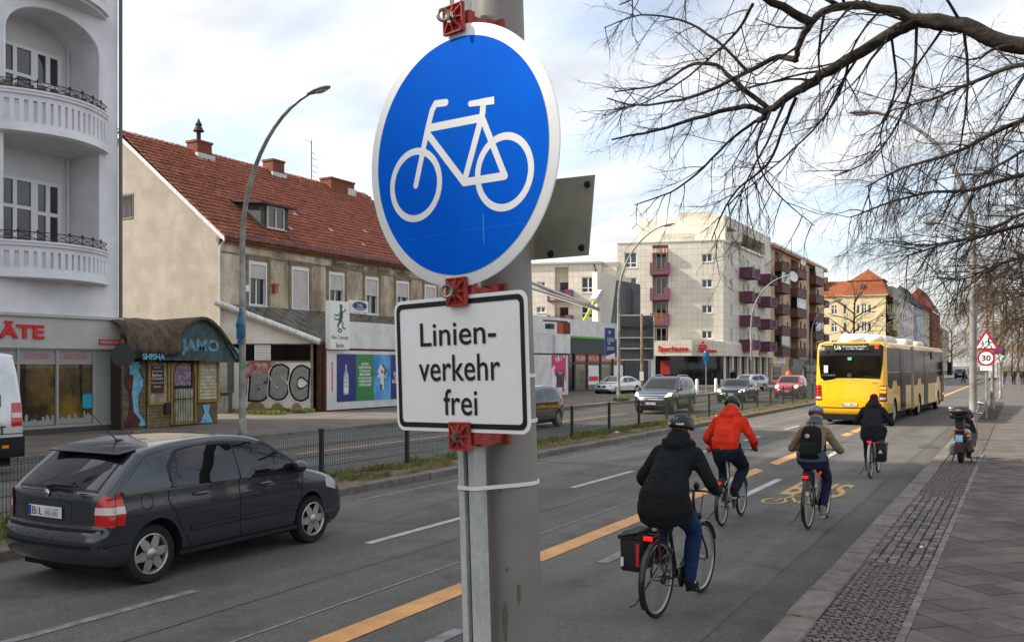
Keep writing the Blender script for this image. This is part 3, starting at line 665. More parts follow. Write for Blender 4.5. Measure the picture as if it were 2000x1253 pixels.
# lower left: blue rag and green sticker tied to the first lamp
b = MB(); b.M = T(-20.93, 20.47, 2.9)
rg = []; n = 9
for i in range(n + 1):
    z = 1.02 - 1.0 * i / n; w = .04 + .14 * math.sin(min(1, i / n * 1.15) * math.pi * .8) + .02 * math.sin(i * 2.1)
    for j in range(8): a = 2 * math.pi * j / 8; rg.append((.05 + w * .5 * math.cos(a) * (1 + .3 * math.sin(3 * a + i)), -.02 + w * math.sin(a), z - .05 * math.sin(2 * a)))
b.add(rg, [(i * 8 + j, i * 8 + (j + 1) % 8, (i + 1) * 8 + (j + 1) % 8, (i + 1) * 8 + j) for i in range(n) for j in range(8)])
tag(b.build('blue_bag', mat('blue_plastic', S(24, 96, 140), .3, c2=S(12, 62, 100), sc=6), smooth=True), 'blue plastic bag tied to the street lamp near the kiosk', 'bag')
b = MB(); b.M = T(-20.82, 20.52, 2.28); b.box(-.01, -.11, -.09, .01, .1, .09)
tag(b.build('green_notice', mat('green_sticker', S(70, 130, 74), .6, c2=S(120, 160, 110), sc=18)), 'small green notice stuck on the street lamp below the blue bag', 'notice')
# ---------------- left building with loggias and shop front
m_blue_render = mat('pale_render', S(232, 232, 234), .85, c2=S(220, 221, 225), sc=.6, bump=.15, bsc=90, grime=.25, coord='World')
m_loggia = mat('loggia_render', S(220, 220, 222), .85, c2=S(210, 211, 214), sc=.8, bump=.15, bsc=90, coord='World')
m_shopgrey = mat('shop_grey', S(190, 188, 184), .6, c2=S(178, 176, 172), sc=.8, grime=.15)
m_shopfr = mat('shop_frame', S(158, 154, 150), .45, .2)
m_dark = mat('dark_inside', S(30, 29, 27), .9)
lb = thing('apartment_building', 'pale grey-blue apartment house with curved loggia balconies above a shop', 'building', (-26.4, 0, .1))
# facade: loggia openings Y 16.4-19.65 on two floors, built from an outline with arched holes
b = MB()
Y0, Y1, ZT = 6.5, 20.35, 15.6
def arch_hole(y0, y1, z0, zs, rise):
    n = 14; p = [(y0, z0), (y1, z0)]
    for i in range(n + 1): a = math.pi * i / n; p.append(((y0 + y1) / 2 + (y1 - y0) / 2 * math.cos(a), zs + rise * math.sin(a)))
    return p
h1 = arch_hole(16.42, 19.65, 9.05, 12.2, 1.0); h2 = [(16.42, 4.85), (19.65, 4.85), (19.65, 9.03), (16.42, 9.03)]
h3 = arch_hole(12.4, 15.6, 9.05, 12.2, 1.0); h4 = [(12.4, 4.85), (15.6, 4.85), (15.6, 9.03), (12.4, 9.03)]
vs_, rg_ = cdt_regions([(Y0, 3.72), (Y1, 3.72), (Y1, ZT), (Y0, ZT)], [h1, h2, h3, h4])
b.add([(0, v[0], v[1]) for v in vs_], rg_[-1])
for hpoly in (h1, h2, h3, h4):
    n = len(hpoly)
    for i in range(n): p, q = hpoly[i], hpoly[(i + 1) % n]; b.quad((0, p[0], p[1]), (0, q[0], q[1]), (-1.5, q[0], q[1]), (-1.5, p[0], p[1]))
b.quad((0, Y1, 0), (-12, Y1, 0), (-12, Y1, ZT), (0, Y1, ZT)); b.quad((0, Y0, 0), (0, Y0, ZT), (-12, Y0, ZT), (-12, Y0, 0)); b.quad((0, Y0, ZT), (0, Y1, ZT), (-12, Y1, ZT), (-12, Y0, ZT)); b.quad((-12, Y0, 0), (-12, Y0, ZT), (-12, Y1, ZT), (-12, Y1, 0))
b.build('wall', m_blue_render, lb)
b = MB()
for (a, q, z0, z1) in ((16.42, 19.65, 9.05, 13.3), (16.42, 19.65, 4.85, 9.04), (12.4, 15.6, 9.05, 13.3), (12.4, 15.6, 4.85, 9.04)): b.quad((-1.499, a - .2, z0), (-1.499, q + .2, z0), (-1.499, q + .2, z1), (-1.499, a - .2, z1))
b.build('loggia_back_wall', m_loggia, lb)
for z0 in (9.15, 4.95):
    for yb in (16.3, 12.3):
        M = T(-1.44, yb, z0) @ EAST
        window(lb, M, .05, .35 if yb > 14 else .35, 2.0, 3.15, 'grid', rev=-.02, fw=.11, sill=False); window(lb, M, 2.0, .05, 2.95, 3.15, 'cross', rev=-.02, fw=.12, sill=False)
MB().tube([(-1.4, 19.5, 4.9), (-1.4, 19.5, 12.6)], .035, 8).build('drain_pipe', m_loggia, lb)
b = MB()   # moulding round the arch
for hp in (h1, h3):
    pts = hp[2:]; b.tube([(.02, p[0], p[1]) for p in [(pts[0][0], pts[0][1] - 1.6)] + pts + [(pts[-1][0], pts[-1][1] - 1.6)]], .05, 6)
b.build('arch_moulding', m_blue_render, lb)
m_iron = mat('wrought_iron', S(30, 29, 30), .6)
m_terra = mat('terracotta', S(142, 78, 52), .8, c2=S(180, 128, 84), sc=12)
def balcony(yc, hw, ztop, zbot, z_under, bulge, flowers=True):
    bal = None
    def cur(u, off): return (off + bulge * (1 - u * u) + .05, yc + hw * u)
    def band(bm, z0, z1, o0, o1, n=22):
        for i in range(n):
            u0 = -1 + 2 * i / n; u1 = -1 + 2 * (i + 1) / n
            a = cur(u0, o1); c_ = cur(u1, o1); d = cur(u0, o0); e = cur(u1, o0)
            bm.add([(a[0], a[1], z0), (c_[0], c_[1], z0), (c_[0], c_[1], z1), (a[0], a[1], z1), (d[0], d[1], z0), (e[0], e[1], z0), (e[0], e[1], z1), (d[0], d[1], z1)], [(0, 1, 2, 3), (3, 2, 6, 7), (1, 0, 4, 5), (4, 7, 6, 5)] + ([(0, 3, 7, 4)] if i == 0 else []) + ([(1, 5, 6, 2)] if i == n - 1 else []))
    bm = MB(); band(bm, zbot, zbot + .14, -.12, .0); band(bm, zbot + .14, ztop - .16, -.14, -.09); band(bm, ztop - .16, ztop, -.12, .0)
    band(bm, ztop, ztop + .09, -.16, .07); band(bm, ztop + .09, ztop + .15, -.18, .11); band(bm, zbot - .12, zbot, -.3, .06); band(bm, zbot - .17, zbot - .12, -.3, .12)
    # floor slab
    n = 22; fl = [cur(-1 + 2 * i / n, -.02) for i in range(n + 1)]; poly = fl + [(-1.5, yc + hw), (-1.5, yc - hw)]
    bm.prismz(poly[::-1], z_under, z_under + .12)
    bal = bm.build('balcony', m_blue_render, lb)
    nb = 17
    for i in range(nb):
        u = -1 + 2 * (i + .5) / nb; p = cur(u, 0); q = cur(u + .02, 0); ang = math.atan2(q[1] - p[1], q[0] - p[0])
        MB(T(p[0], p[1], 0) @ RZ(ang)).box(-.066, -.0, zbot + .14, .066, .088, ztop - .16).build('baluster', m_blue_render, bal)
    ir = MB(); npt = 24; top = [(*cur(-1 + 2 * i / npt, .0), ztop + .42) for i in range(npt + 1)]; low = [(x_, y_, ztop + .2) for x_, y_, _ in top]
    ir.tube(top, .016, 6); ir.tube(low, .014, 6)
    for i in range(0, npt, 3):
        ir.tube([top[i], low[min(i + 3, npt)]], .011, 5); ir.tube([low[i], top[min(i + 3, npt)]], .011, 5); ir.tube([top[i], (top[i][0], top[i][1], ztop + .1)], .016, 5); ir.ell((top[i][0], top[i][1], ztop + .46), .035, .035, .035, 8, 5)
    ir.build('iron_railing', m_iron, bal)
    if flowers:
        for i in range(11):
            u = -.92 + i * .18; p = cur(u, -.08); r_ = .07
            MB(T(p[0], p[1], ztop + .16)).lathe([(r_ * .7, 0), (r_, .13), (r_ * 1.1, .15), (r_ * .2, .16)], 10).build('flower_pot', m_terra, bal)
balcony(18.03, 1.87, 10.2, 9.25, 9.05, .75); balcony(18.03, 1.87, 5.7, 4.92, 4.73, .75, False); balcony(14.0, 1.8, 10.2, 9.25, 9.05, .75, False); balcony(14.0, 1.8, 5.7, 4.92, 4.73, .75, False); balcony(18.03, 1.87, 14.6, 13.75, 13.5, .75, False)
MB().tube([(.06, 20.42, 3.5), (.06, 20.42, 15.5)], .06, 10).build('downpipe', mat('zinc', S(96, 98, 102), .5, .4), lb, smooth=True)
# shop front
sf = MB(); sf.box(-.3, Y0, 2.66, .1, 20.37, 3.62); sf.box(-.3, Y0, 3.62, .2, 20.42, 3.71); sf.build('shop_fascia', m_shopgrey, lb)
MB().box(-.3, Y0, 0, .04, 20.3, .18).build('plinth', mat('plinth', S(66, 64, 62), .8), lb)
fr = MB()
for y in (13.2, 14.6, 15.6, 16.87, 18.15, 19.45, 20.25): fr.box(-.1, y - .04, .18, .03, y + .04, 2.66)
fr.box(-.1, Y0, .18, .02, 20.3, .26); fr.box(-.1, 13.2, 2.6, .022, 20.3, 2.658); fr.box(-.1, 13.2, 2.17, .022, 19.4, 2.21)
fr.build('shop_window_frame', m_shopfr, lb)
m_shopglass = mat('shop_glass', S(46, 40, 28), .03, spec=.9, c2=S(132, 100, 36), sc=.55, lo=.5, hi=.68, coord='World')  # ochre blotches paint yellowish reflections into the glass colour
m_sand = mat('frosted', S(140, 146, 142), .5); m_blind = mat('blind_grey', S(150, 147, 146), .7)
for a, q in ((13.2, 14.6), (14.6, 15.6), (15.6, 16.87), (16.87, 18.15), (18.15, 19.45)):
    p = MB().quad((-.04, a, .2), (-.04, q, .2), (-.04, q, 2.18), (-.04, a, 2.18)).build('shop_window_pane', m_shopglass, lb)
    bl = MB().quad((-.03, a + .04, 2.21), (-.03, q - .04, 2.21), (-.03, q - .04, 2.6), (-.03, a + .04, 2.6)).build('blind_panel', m_blind, lb)
    text('HÖRGERÄTE MEISTER\nBERLINER KLANGKUNST', m_red, bl, T(-.026, (a + q) / 2, 2.42) @ EAST, h=.16, w=.85, depth=.001)
    # city skyline film along the pane
    sk = []; r_ = random.Random(int(a * 10)); y = a + .05; pts = [(y, .28)]
    while y < q - .14: 
        w_ = r_.uniform(.05, .12); hh = .42 + r_.choice([0, 0, .08, .15, .3]) * r_.uniform(.5, 1); pts += [(y, hh), (y + w_ / 2, hh + r_.uniform(0, .08)), (y + w_, hh)]; y += w_
    pts += [(y, .28)]
    skm = MB(T(-.033, 0, 0) @ EAST)
    for (x0, z0), (x1, z1) in zip(pts[1:-1], pts[2:-1]):
        if x1 > x0: skm.quad((x0, 0, .28), (x1, 0, .28), (x1, 0, z1), (x0, 0, z0))
    skm.build('skyline_film', m_sand, p)
d = MB().box(-.08, 19.5, .2, -.02, 20.22, 2.6).build('shop_door', m_shopfr, lb); MB().quad((-.012, 19.58, .32), (-.012, 20.14, .32), (-.012, 20.14, 2.5), (-.012, 19.58, 2.5)).build('frosted_pane', m_sand, d)
MB().box(-.02, 19.05, .75, -.005, 19.38, 1.2).build('notice', mat('cyan_notice', S(24, 150, 178), .5), lb)
text('HÖRGERÄTE', m_red, lb, T(.1, 15.38, 3.2) @ EAST, h=.52, w=4.5, depth=.06, bold=.03, name='shop_lettering')
mb_ = MB().box(.1, 19.55, 2.8, .112, 20.35, 2.98).build('street_name_strip', mat('red_strip', S(196, 32, 36), .5), lb); text('MARIENDORF', m_frame, mb_, T(.112, 19.97, 2.89) @ EAST, h=.1, w=.72, depth=.001)
# round sign from behind on a thin post in front of the shop corner
rs = thing('round_sign_back', 'round dark sign seen from behind on a thin grey pole beside the kiosk', 'sign', (-25.4, 19.75, .1))
MB().tube([(0, 0, 0), (0, 0, 3.0)], .035, 10).build('pole', mat('dark_grey_pole', S(74, 76, 78), .5, .3), rs, smooth=True)
b = MB(); b.lathe([(.0001, -.01), (.38, -.01), (.38, .01), (.0001, .01)], 36, T(.05, 0, 2.45) @ RZ(R(35)) @ RX(R(90))); b.build('plate', mat('sign_back_dark', S(52, 58, 58), .6), rs)
for z in (2.02, 2.86): MB().box(-.05, -.05, z, .05, .05, z + .08).build('clamp', m_clamp, rs)
# unseen building added along the left side, out of frame, to shade the road
nb_ = thing('added_shade_building', 'tall rendered apartment house next to the loggia building', 'building', (-26.6, -40, .1))
holes = [(2 + 3.4 * i, 1.2 + 3.6 * k, 3.3 + 3.4 * i, 3.2 + 3.6 * k) for i in range(13) for k in range(6)]
wall(nb_, EAST, 46.4, 0, 22.5, holes, m_loggia, D=12)
for h_ in holes: window(nb_, EAST, *h_, 'cross')

# ---------------- kiosk
m_kwood = mat('kiosk_boards', S(126, 112, 82), .85, c2=S(98, 86, 62), sc=5, grime=.5, rand=.2, bump=.2, bsc=30)
m_kteal = mat('kiosk_teal', S(70, 104, 112), .8, c2=S(80, 78, 70), sc=4, lo=.42, hi=.58, grime=.4)
m_felt = mat('roof_felt', S(108, 92, 75), .95, c2=S(66, 58, 50), sc=2.6, bump=.3, bsc=30, grime=.4, stretch=(1, 2.2, 1))
m_ochre = mat('ochre_wood', S(158, 128, 68), .7, c2=S(130, 104, 56), sc=8)
m_lightblue = mat('graffiti_blue', S(124, 186, 206), .7, c2=S(84, 150, 176), sc=5)
m_maroon = mat('graffiti_maroon', S(104, 46, 44), .8, c2=S(58, 30, 34), sc=4); m_spray = mat('spray_black', S(24, 24, 28), .8)
ki = thing('kiosk', 'shabby wooden snack kiosk with curved felt roof and graffiti', 'kiosk', (-25.9, 20.08, .1))
KM = EAST   # local x along street 0..4.2
b = MB(KM); b.box(0.0, .04, 0, 4.17, 3.4, 2.5); b.build('carcass', mat('kiosk_dark', S(58, 48, 38), .9), ki)
z = .02; kb = None
while z < 2.28:      # weather boards, left field, middle and under the windows
    for x0, x1 in ((.0, .98), (1.03, 1.98), (3.18, 4.15)):
        if x0 > 3 and .78 < z < 2.3: continue
        if .98 < x0 < 1.1 and z > .75: continue
        MB(KM @ T((x0 + x1) / 2, 0, z)).add([(-(x1 - x0) / 2, -.012, 0), ((x1 - x0) / 2, -.012, 0), ((x1 - x0) / 2, .005, .1), (-(x1 - x0) / 2, .005, .1), (-(x1 - x0) / 2, .04, 0), ((x1 - x0) / 2, .04, 0), ((x1 - x0) / 2, .04, .1), (-(x1 - x0) / 2, .04, .1)], [(0, 1, 2, 3), (0, 4, 5, 1), (2, 6, 7, 3)]).build('weather_board', m_kwood, ki)
    z += .108
# windows: left with poster, right with slatted shutter; barred door between
def kframe(x0, z0, x1, z1, t=.08, nm='window_frame', y=-.06):
    b = MB(KM); b.box(x0, y, z0, x0 + t, .04, z1); b.box(x1 - t, y, z0, x1, .04, z1); b.box(x0 + t, y, z0, x1 - t, .04, z0 + t); b.box(x0 + t, y, z1 - t, x1 - t, .04, z1); return b.build(nm, m_ochre, ki)
w = kframe(1.06, .78, 1.96, 2.32); MB(KM).quad((1.1, .02, .8), (1.9, .02, .8), (1.9, .02, 2.3), (1.1, .02, 2.3)).build('curtain', mat('dirty_curtain', S(170, 164, 138), .8, c2=S(120, 116, 96), sc=3), w)
po = MB(KM).box(1.15, -.03, 1.2, 1.72, -.01, 2.12).build('poster', mat('dark_red_poster', S(66, 20, 24), .5), w)
for i, (s_, h_, ww) in enumerate((('JETZT IM', .06, .25), ('Bergmannkiez!', .07, .42), ('Berliner', .11, .4), ('Currywurst', .11, .46), ('Bergmannstraße 88', .055, .48), ('10961 Berlin', .055, .3))): text(s_, m_frame, w, KM @ T(1.435, -.031, 2.05 - i * .125 + (.0 if i < 4 else -.02)), h=h_, w=ww, depth=.001)
w = kframe(3.2, .8, 4.2, 2.32)
for k in range(11): MB(KM @ T(3.7, -.0, .9 + k * .125) @ RX(R(-14))).box(-.41, -.02, 0, .41, -.004, .125).build('slat', mat('cream_slat', S(186, 180, 152), .7, c2=S(150, 146, 122), sc=5, rand=.15), w)
dr = kframe(2.02, .05, 3.14, 2.34, .12, 'door_frame', -.04)
MB(KM).box(2.14, -.01, .1, 3.0, .02, 1.3).build('door_panel', mat('door_pale', S(176, 176, 152), .7, c2=S(140, 134, 108), sc=3), dr)
MB(KM).box(2.16, -.015, 1.42, 2.9, .01, 2.26).build('menu_photos', mat('menu_photos', S(168, 120, 112), .5, c2=S(74, 84, 130), sc=9, lo=.45, hi=.55), dr)
g = MB(KM)
for k in range(7): g.tube([(2.2 + k * .11, -.05, .1), (2.2 + k * .11, -.05, 1.3)], .009, 6)
g.tube([(2.12, -.06, .05), (2.12, -.06, 1.8), (2.2, -.06, 2.08), (2.45, -.06, 2.26), (2.7, -.06, 2.26), (2.95, -.06, 2.08), (3.03, -.06, 1.8), (3.03, -.06, .05)], .014, 6); g.tube([(2.15, -.05, .95), (3.0, -.05, .95)], .012, 6); g.build('door_grille', m_iron, dr)
MB(KM).box(2.02, -.06, 0, 3.14, -.0, .06).build('threshold', m_iron, dr)
MB(KM).box(1.72, -.1, .45, 1.92, -.013, .85).build('mail_box', m_iron, ki)
# roof: curved felt on the left, eyebrow arch gable on the right
rf = MB(KM); prof = [(-.5, 2.5), (-.5, 2.72), (-.46, 3.02), (-.28, 3.32), (.0, 3.54), (.4, 3.68), (1.2, 3.78), (3.6, 3.6)]
nx = 8
vs_ = [(-.1 + 2.2 * i / nx, p[0] + .02 * math.sin(i * 1.7 + k), p[1] + .02 * math.sin(i * 2.3 + k * 1.1)) for i in range(nx + 1) for k, p in enumerate(prof)]; npf = len(prof)
rf.add(vs_, [(i * npf + k, (i + 1) * npf + k, (i + 1) * npf + k + 1, i * npf + k + 1) for i in range(nx) for k in range(npf - 1)])
ro = rf.build('felt_roof', m_felt, ki, smooth=True); sl_ = ro.modifiers.new('solid', 'SOLIDIFY'); sl_.thickness = .05
def eyebrow(o): # outer curve of the gable
    pts = []
    for i in range(25):
        t = i / 24; x = 1.15 + 3.75 * t; u = (t - .5) * 2; z = 2.36 + 1.5 * (math.cos(min(1, abs(u)) * math.pi) * .5 + .5) ** .58; pts.append((x, z + o))
    return pts
g = MB(KM); top = eyebrow(-.12); g.prism([(p[0], p[1]) for p in top] + [(4.85, 2.3), (1.2, 2.3)], -.3, -.24); gb = g.build('gable_face', m_kteal, ki)
g = MB(KM)
zz_ = 2.42
while zz_ < 3.6:
    xs_ = [p[0] for p in top if p[1] > zz_ + .08]
    if xs_: g.box(min(xs_), -.318, zz_, max(xs_), -.301, zz_ + .085)
    zz_ += .095
g.build('gable_board', m_kteal, gb)
g = MB(KM); oc = eyebrow(0.0); ic = eyebrow(-.11); n = len(oc)
for i in range(n - 1):
    a, q, c_, d = oc[i], oc[i + 1], ic[i], ic[i + 1]
    g.add([(a[0], -.52, a[1]), (q[0], -.52, q[1]), (d[0], -.52, d[1]), (c_[0], -.52, c_[1]), (a[0], 3.4, a[1] - .1), (q[0], 3.4, q[1] - .1), (c_[0], -.3, c_[1]), (d[0], -.3, d[1])], [(0, 1, 2, 3), (0, 4, 5, 1), (3, 2, 7, 6)])
g.build('eyebrow_roof', m_felt, ki, smooth=True)
MB(KM).box(.0, -.56, 2.36, 1.3, -.5, 2.52).build('fascia_board', m_spray, ki)
text('SHISHA', m_lightblue, ki, KM @ T(.85, -.57, 2.42), h=.2, w=.9, depth=.004, bold=.03)
text('JAMO', mat('graffiti_faded', S(104, 160, 176), .8, c2=S(72, 104, 112), sc=5, lo=.42, hi=.6), ki, KM @ T(3.05, -.325, 2.78), h=.56, w=1.75, depth=.004, bold=.05)
sb = MB(KM)   # slanted blue boards at the right eave
for k in range(5): sb.add([(4.3 + k * .08, -.4, 2.9 - k * .1), (4.75 + k * .09, -.4, 2.75 - k * .1), (4.78 + k * .09, -.4, 2.66 - k * .1), (4.33 + k * .08, -.4, 2.8 - k * .1)], [(0, 1, 2, 3)])
o = sb.build('eave_board', m_lightblue, ki); o.modifiers.new('s', 'SOLIDIFY').thickness = .03
def blob(poly, m, y, nm='graffiti_patch', par=None): return MB(KM).add([(p[0], y, p[1]) for p in poly], [tuple(range(len(poly)))]).build(nm, m, par or ki)
def mirror_vase(cx, pts): return [(cx - w_, z_) for w_, z_ in pts] + [(cx + w_, z_) for w_, z_ in reversed(pts)]
vase = [(.47, .1), (.42, .25), (.2, .5), (.14, .95), (.2, 1.2), (.33, 1.45), (.36, 1.65), (.22, 1.85), (.17, 2.0), (.24, 2.12), (.2, 2.25)]
blob(mirror_vase(.52, [(w_ + .035, z_ + (.03 if z_ > 1 else -.03)) for w_, z_ in vase]), m_spray, -.016); blob(mirror_vase(.52, vase), m_lightblue, -.018)
blob([(.52 - w_, z_) for w_, z_ in vase[:8]] + [(.5, 1.8), (.42, 1.2), (.5, .6), (.75, .3), (.7, .1)], m_maroon, -.02)
v2 = [(.3, .06), (.2, .25), (.09, .45), (.16, .6), (.2, .7)]
blob(mirror_vase(3.62, [(w_ + .03, z_) for w_, z_ in v2]), m_spray, -.016); blob(mirror_vase(3.62, v2), m_lightblue, -.018)

# ---------------- old house with red tiled roof (gable wall faces the camera)
m_cream = mat('cream_render', S(176, 167, 152), .9, c2=S(160, 151, 136), sc=.6, bump=.12, bsc=60, grime=.3, coord='World')
m_old = mat('old_render', S(232, 217, 192), .92, c2=S(154, 139, 116), sc=1.0, lo=.36, hi=.64, bump=.4, bsc=22, grime=.55, fine=.25, coord='World', stretch=(1, 1, .45))
m_stone = mat('stone_trim', S(156, 138, 112), .9, c2=S(126, 110, 88), sc=2, grime=.4, coord='World')
def tile_mat(nm, a, c_, d):
    return mat(nm, a, .85, c2=tuple(v * .62 for v in c_), sc=2.6, lo=.4, hi=.72, rand=.28, grime=.5, bump=.2, bsc=30, coord='World', fine=.25)
m_tile = tile_mat('roof_tile', S(170, 98, 72), S(136, 76, 58), 0)
ho = thing('old_house', 'old two-storey house with red tiled roof, cream gable and stained facade', 'house', (-32, 30, 0))
HM = EAST; HL = 19.6; EZ, RZ_, RX_ = 8.25, 13.57, 6.75     # eave height, ridge height, half depth
hol = [(1.9, 5.1, 3.02, 7.15), (4.8, 5.1, 6.0, 7.15), (7.64, 5.1, 8.82, 7.15), (10.7, 5.1, 11.82, 7.15), (13.6, 5.1, 14.8, 7.15), (16.5, 5.1, 17.7, 7.15)]
wall(ho, HM, HL, 0, EZ - .05, hol, m_old, D=2 * RX_, back=False, rev=.2)
g = MB(); g.add([(0, 0, 0), (0, 0, EZ), (-RX_, 0, RZ_ - .15), (-2 * RX_, 0, EZ), (-2 * RX_, 0, 0)], [(0, 1, 2, 3, 4)]); g.add([(0, HL, 0), (0, HL, EZ), (-RX_, HL, RZ_ - .15), (-2 * RX_, HL, EZ), (-2 * RX_, HL, 0)], [(4, 3, 2, 1, 0)]); g.quad((-2 * RX_, 0, 0), (-2 * RX_, HL, 0), (-2 * RX_, HL, EZ), (-2 * RX_, 0, EZ))
g.build('gable_wall', m_cream, ho)
MB().box(-6.62, -.03, 9.35, -5.78, .05, 10.6).build('gable_window', mat('old_frame', S(112, 96, 78), .7), ho)
gw = MB(); 
for k in range(2): gw.box(-6.5 + k * .36, -.045, 9.48, -6.2 + k * .36, -.031, 10.5)
gw.build('pane', m_glassd, ho)
for i, hh in enumerate(hol):
    x0, z0, x1, z1 = hh; f = window(ho, HM, x0, z0, x1, z1, 'two', rev=.16, fw=.06, glass=m_glassd)
    drop = (.78, 2.05, .92, 1.02, .9, 2.05)[i]
    MB(HM).box(x0 + .06, .02, z1 - drop, x1 - .06, .1, z1 - .12).build('roller_shutter', mat('shutter_grey', S(196, 190, 184), .6, c2=S(184, 178, 172), sc=3), ho)
    MB(HM).box(x0 - .03, -.03, z0 - .05, x0 + .05, .12, z1 + .02).box(x1 - .05, -.03, z0 - .05, x1 + .03, .12, z1 + .02).box(x0 + .05, -.03, z1 - .12, x1 - .05, .12, z1 + .02).build('shutter_guide', m_frame, ho)
    MB(HM).box(x0 - .3, -.08, z1 + .12, x1 + .3, .02, z1 + .2).box(x0 - .26, -.05, z1 + .22, x1 + .26, .02, z1 + .34).box(x0 - .24, -.04, z0, x0 - .08, .02, z1 + .12).box(x1 + .08, -.04, z0, x1 + .24, .02, z1 + .12).build('window_surround', m_stone, ho)
co = MB(HM); co.box(-.1, -.12, 7.82, HL, .05, 7.95); co.box(-.12, -.28, 7.96, HL, .05, 8.1); co.box(-.02, -.06, 7.4, HL, .03, 7.46); co.build('cornice', m_stone, ho)
text('Restaurant  Wilhelm Treffer.', mat('faded_paint', S(74, 62, 52), .9, c2=S(110, 96, 78), sc=2, lo=.4, hi=.75), ho, HM @ T(11.4, -.075, 7.64), h=.36, w=7.1, depth=.002, name='painted_name')
gt = MB(HM); gt.tube([(-.05, -.36, 8.16), (HL, -.36, 8.2)], .075, 10); gt.build('gutter', mat('gutter_zinc', S(84, 86, 86), .5, .5), ho, smooth=True)
MB(HM).tube([(.1, -.36, 8.1), (.05, -.2, 7.8), (.0, -.1, 7.55), (.0, -.1, 4.7), (0, -.1, .1)], .06, 8).build('downpipe', m_galv, ho, smooth=True)
MB(HM).box(1.55, -.1, 5.7, 1.85, 0, 6.0).build('meter_box', m_frame, ho)
MB(HM).box(3.4, -.22, 5.75, 3.6, 0, 6.1).box(3.36, -.26, 6.1, 3.64, 0, 6.2).build('wall_lantern', m_terra, ho)
# roof: overlapping tile courses, each tile bank a strip; the nearest 300 tiles are single pieces
sl = math.hypot(RX_ + .45, RZ_ - EZ + .05 * 0 + .35); ang = math.atan2(RZ_ - EZ + .0, RX_)
roof = MB(HM).add([(-.12, -.42, EZ - .28), (HL, -.42, EZ - .28), (HL, RX_, RZ_ - .08), (-.12, RX_, RZ_ - .08), (-.12, 2 * RX_ + .4, EZ - .28), (HL, 2 * RX_ + .4, EZ - .28)], [(0, 1, 2, 3), (3, 2, 5, 4)]).build('roof', m_tile, ho)
roof.modifiers.new('s', 'SOLIDIFY').thickness = .06
ux = Vector((0, math.cos(ang), math.sin(ang))); up_ = Vector((0, -math.sin(ang), math.cos(ang))); TW, TH = .33, .36
tl = MB(); prof_t = [(-TW / 2, .0), (-TW * .34, .028), (-TW * .1, .034), (TW * .16, .03), (TW * .36, .0), (TW / 2, .012)]; vs_ = []
for L_, lift in ((0, .06), (TH * 1.05, .006)):
    for (x, dz) in prof_t: p = ux * L_ + up_ * (dz + lift); vs_.append((x, p.y, p.z))
npt = len(prof_t); fs_ = [(k, k + 1, npt + k + 1, npt + k) for k in range(npt - 1)]
vs_ += [(x, (up_ * (.0)).y, (up_ * (-.01)).z) for x, dz in prof_t]; fs_ += [(k + 1, k, 2 * npt + k, 2 * npt + k + 1) for k in range(npt - 1)]
tl.add(vs_, fs_)
o0 = Vector((0, -.42, EZ - .28)) + up_ * .07; rows = int(sl / TH) + 1; cols = int((HL + .1) / TW)
big = MB(HM); cand = []; rr_ = random.Random(2)
hcount = 0; tsrc = None
for r_i in range(rows):
    for c_i in range(cols):
        p = o0 + ux * (r_i * TH); x = -.12 + TW * (c_i + .5)
        if p.y > RX_ - .1: continue
        Ml = HM @ T(x, p.y + rr_.uniform(-.012, .012), p.z + rr_.uniform(-.01, .014)) @ RZ(rr_.uniform(-.03, .03)) @ RY(rr_.uniform(-.02, .02))
        if c_i < 16 and r_i < 21 and c_i + r_i * .0 < 16 and hcount < 300:
            hcount += 1
            if tsrc is None: tsrc = tl.build('roof_tile', m_tile, roof, Ml=Ml)
            else: inst(tsrc, roof, Ml)
        else:
            big.M = Ml; big.v += [Ml @ v for v in tl.v]; o_ = len(big.v) - len(tl.v); big.f += [tuple(i + o_ for i in f) for f in tl.f]; big.mi += [0] * len(tl.f)
stuff(big.build('roof_tile', m_tile, roof))
rt_ = MB(HM)
for k in range(56): x = -.1 + k * .355; rt_.tube([(x, RX_, RZ_ - .02), (x + .37, RX_, RZ_ + .0)], [.14, .115], 8, caps=False)
stuff(rt_.build('ridge_tile', mat('ridge_tile', S(132, 96, 74), .9, c2=S(100, 84, 66), sc=2, coord='World'), roof))
vg = MB(); vg.add([(.5, -.14, EZ - .2), (-RX_, -.14, RZ_ + .02), (-RX_, -.14, RZ_ - .2), (.5, -.14, EZ - .42)], [(0, 1, 2, 3)]); o = vg.build('verge_flashing', m_galv, ho); o.modifiers.new('s', 'SOLIDIFY').thickness = .04
for k in range(9):   # small glass tiles and snow hooks
    x = 2 + k * 1.9; r_i = (3 + (k * 5) % 8); p = o0 + ux * (r_i * TH) + up_ * .09; MB(HM @ T(x, p.y, p.z)).add([(-.12, 0, 0), (.12, 0, 0), (.12, ux.y * .3, ux.z * .3), (-.12, ux.y * .3, ux.z * .3)], [(0, 1, 2, 3)]).build('glass_tile', mat('glass_tile', S(150, 156, 158), .3), roof)
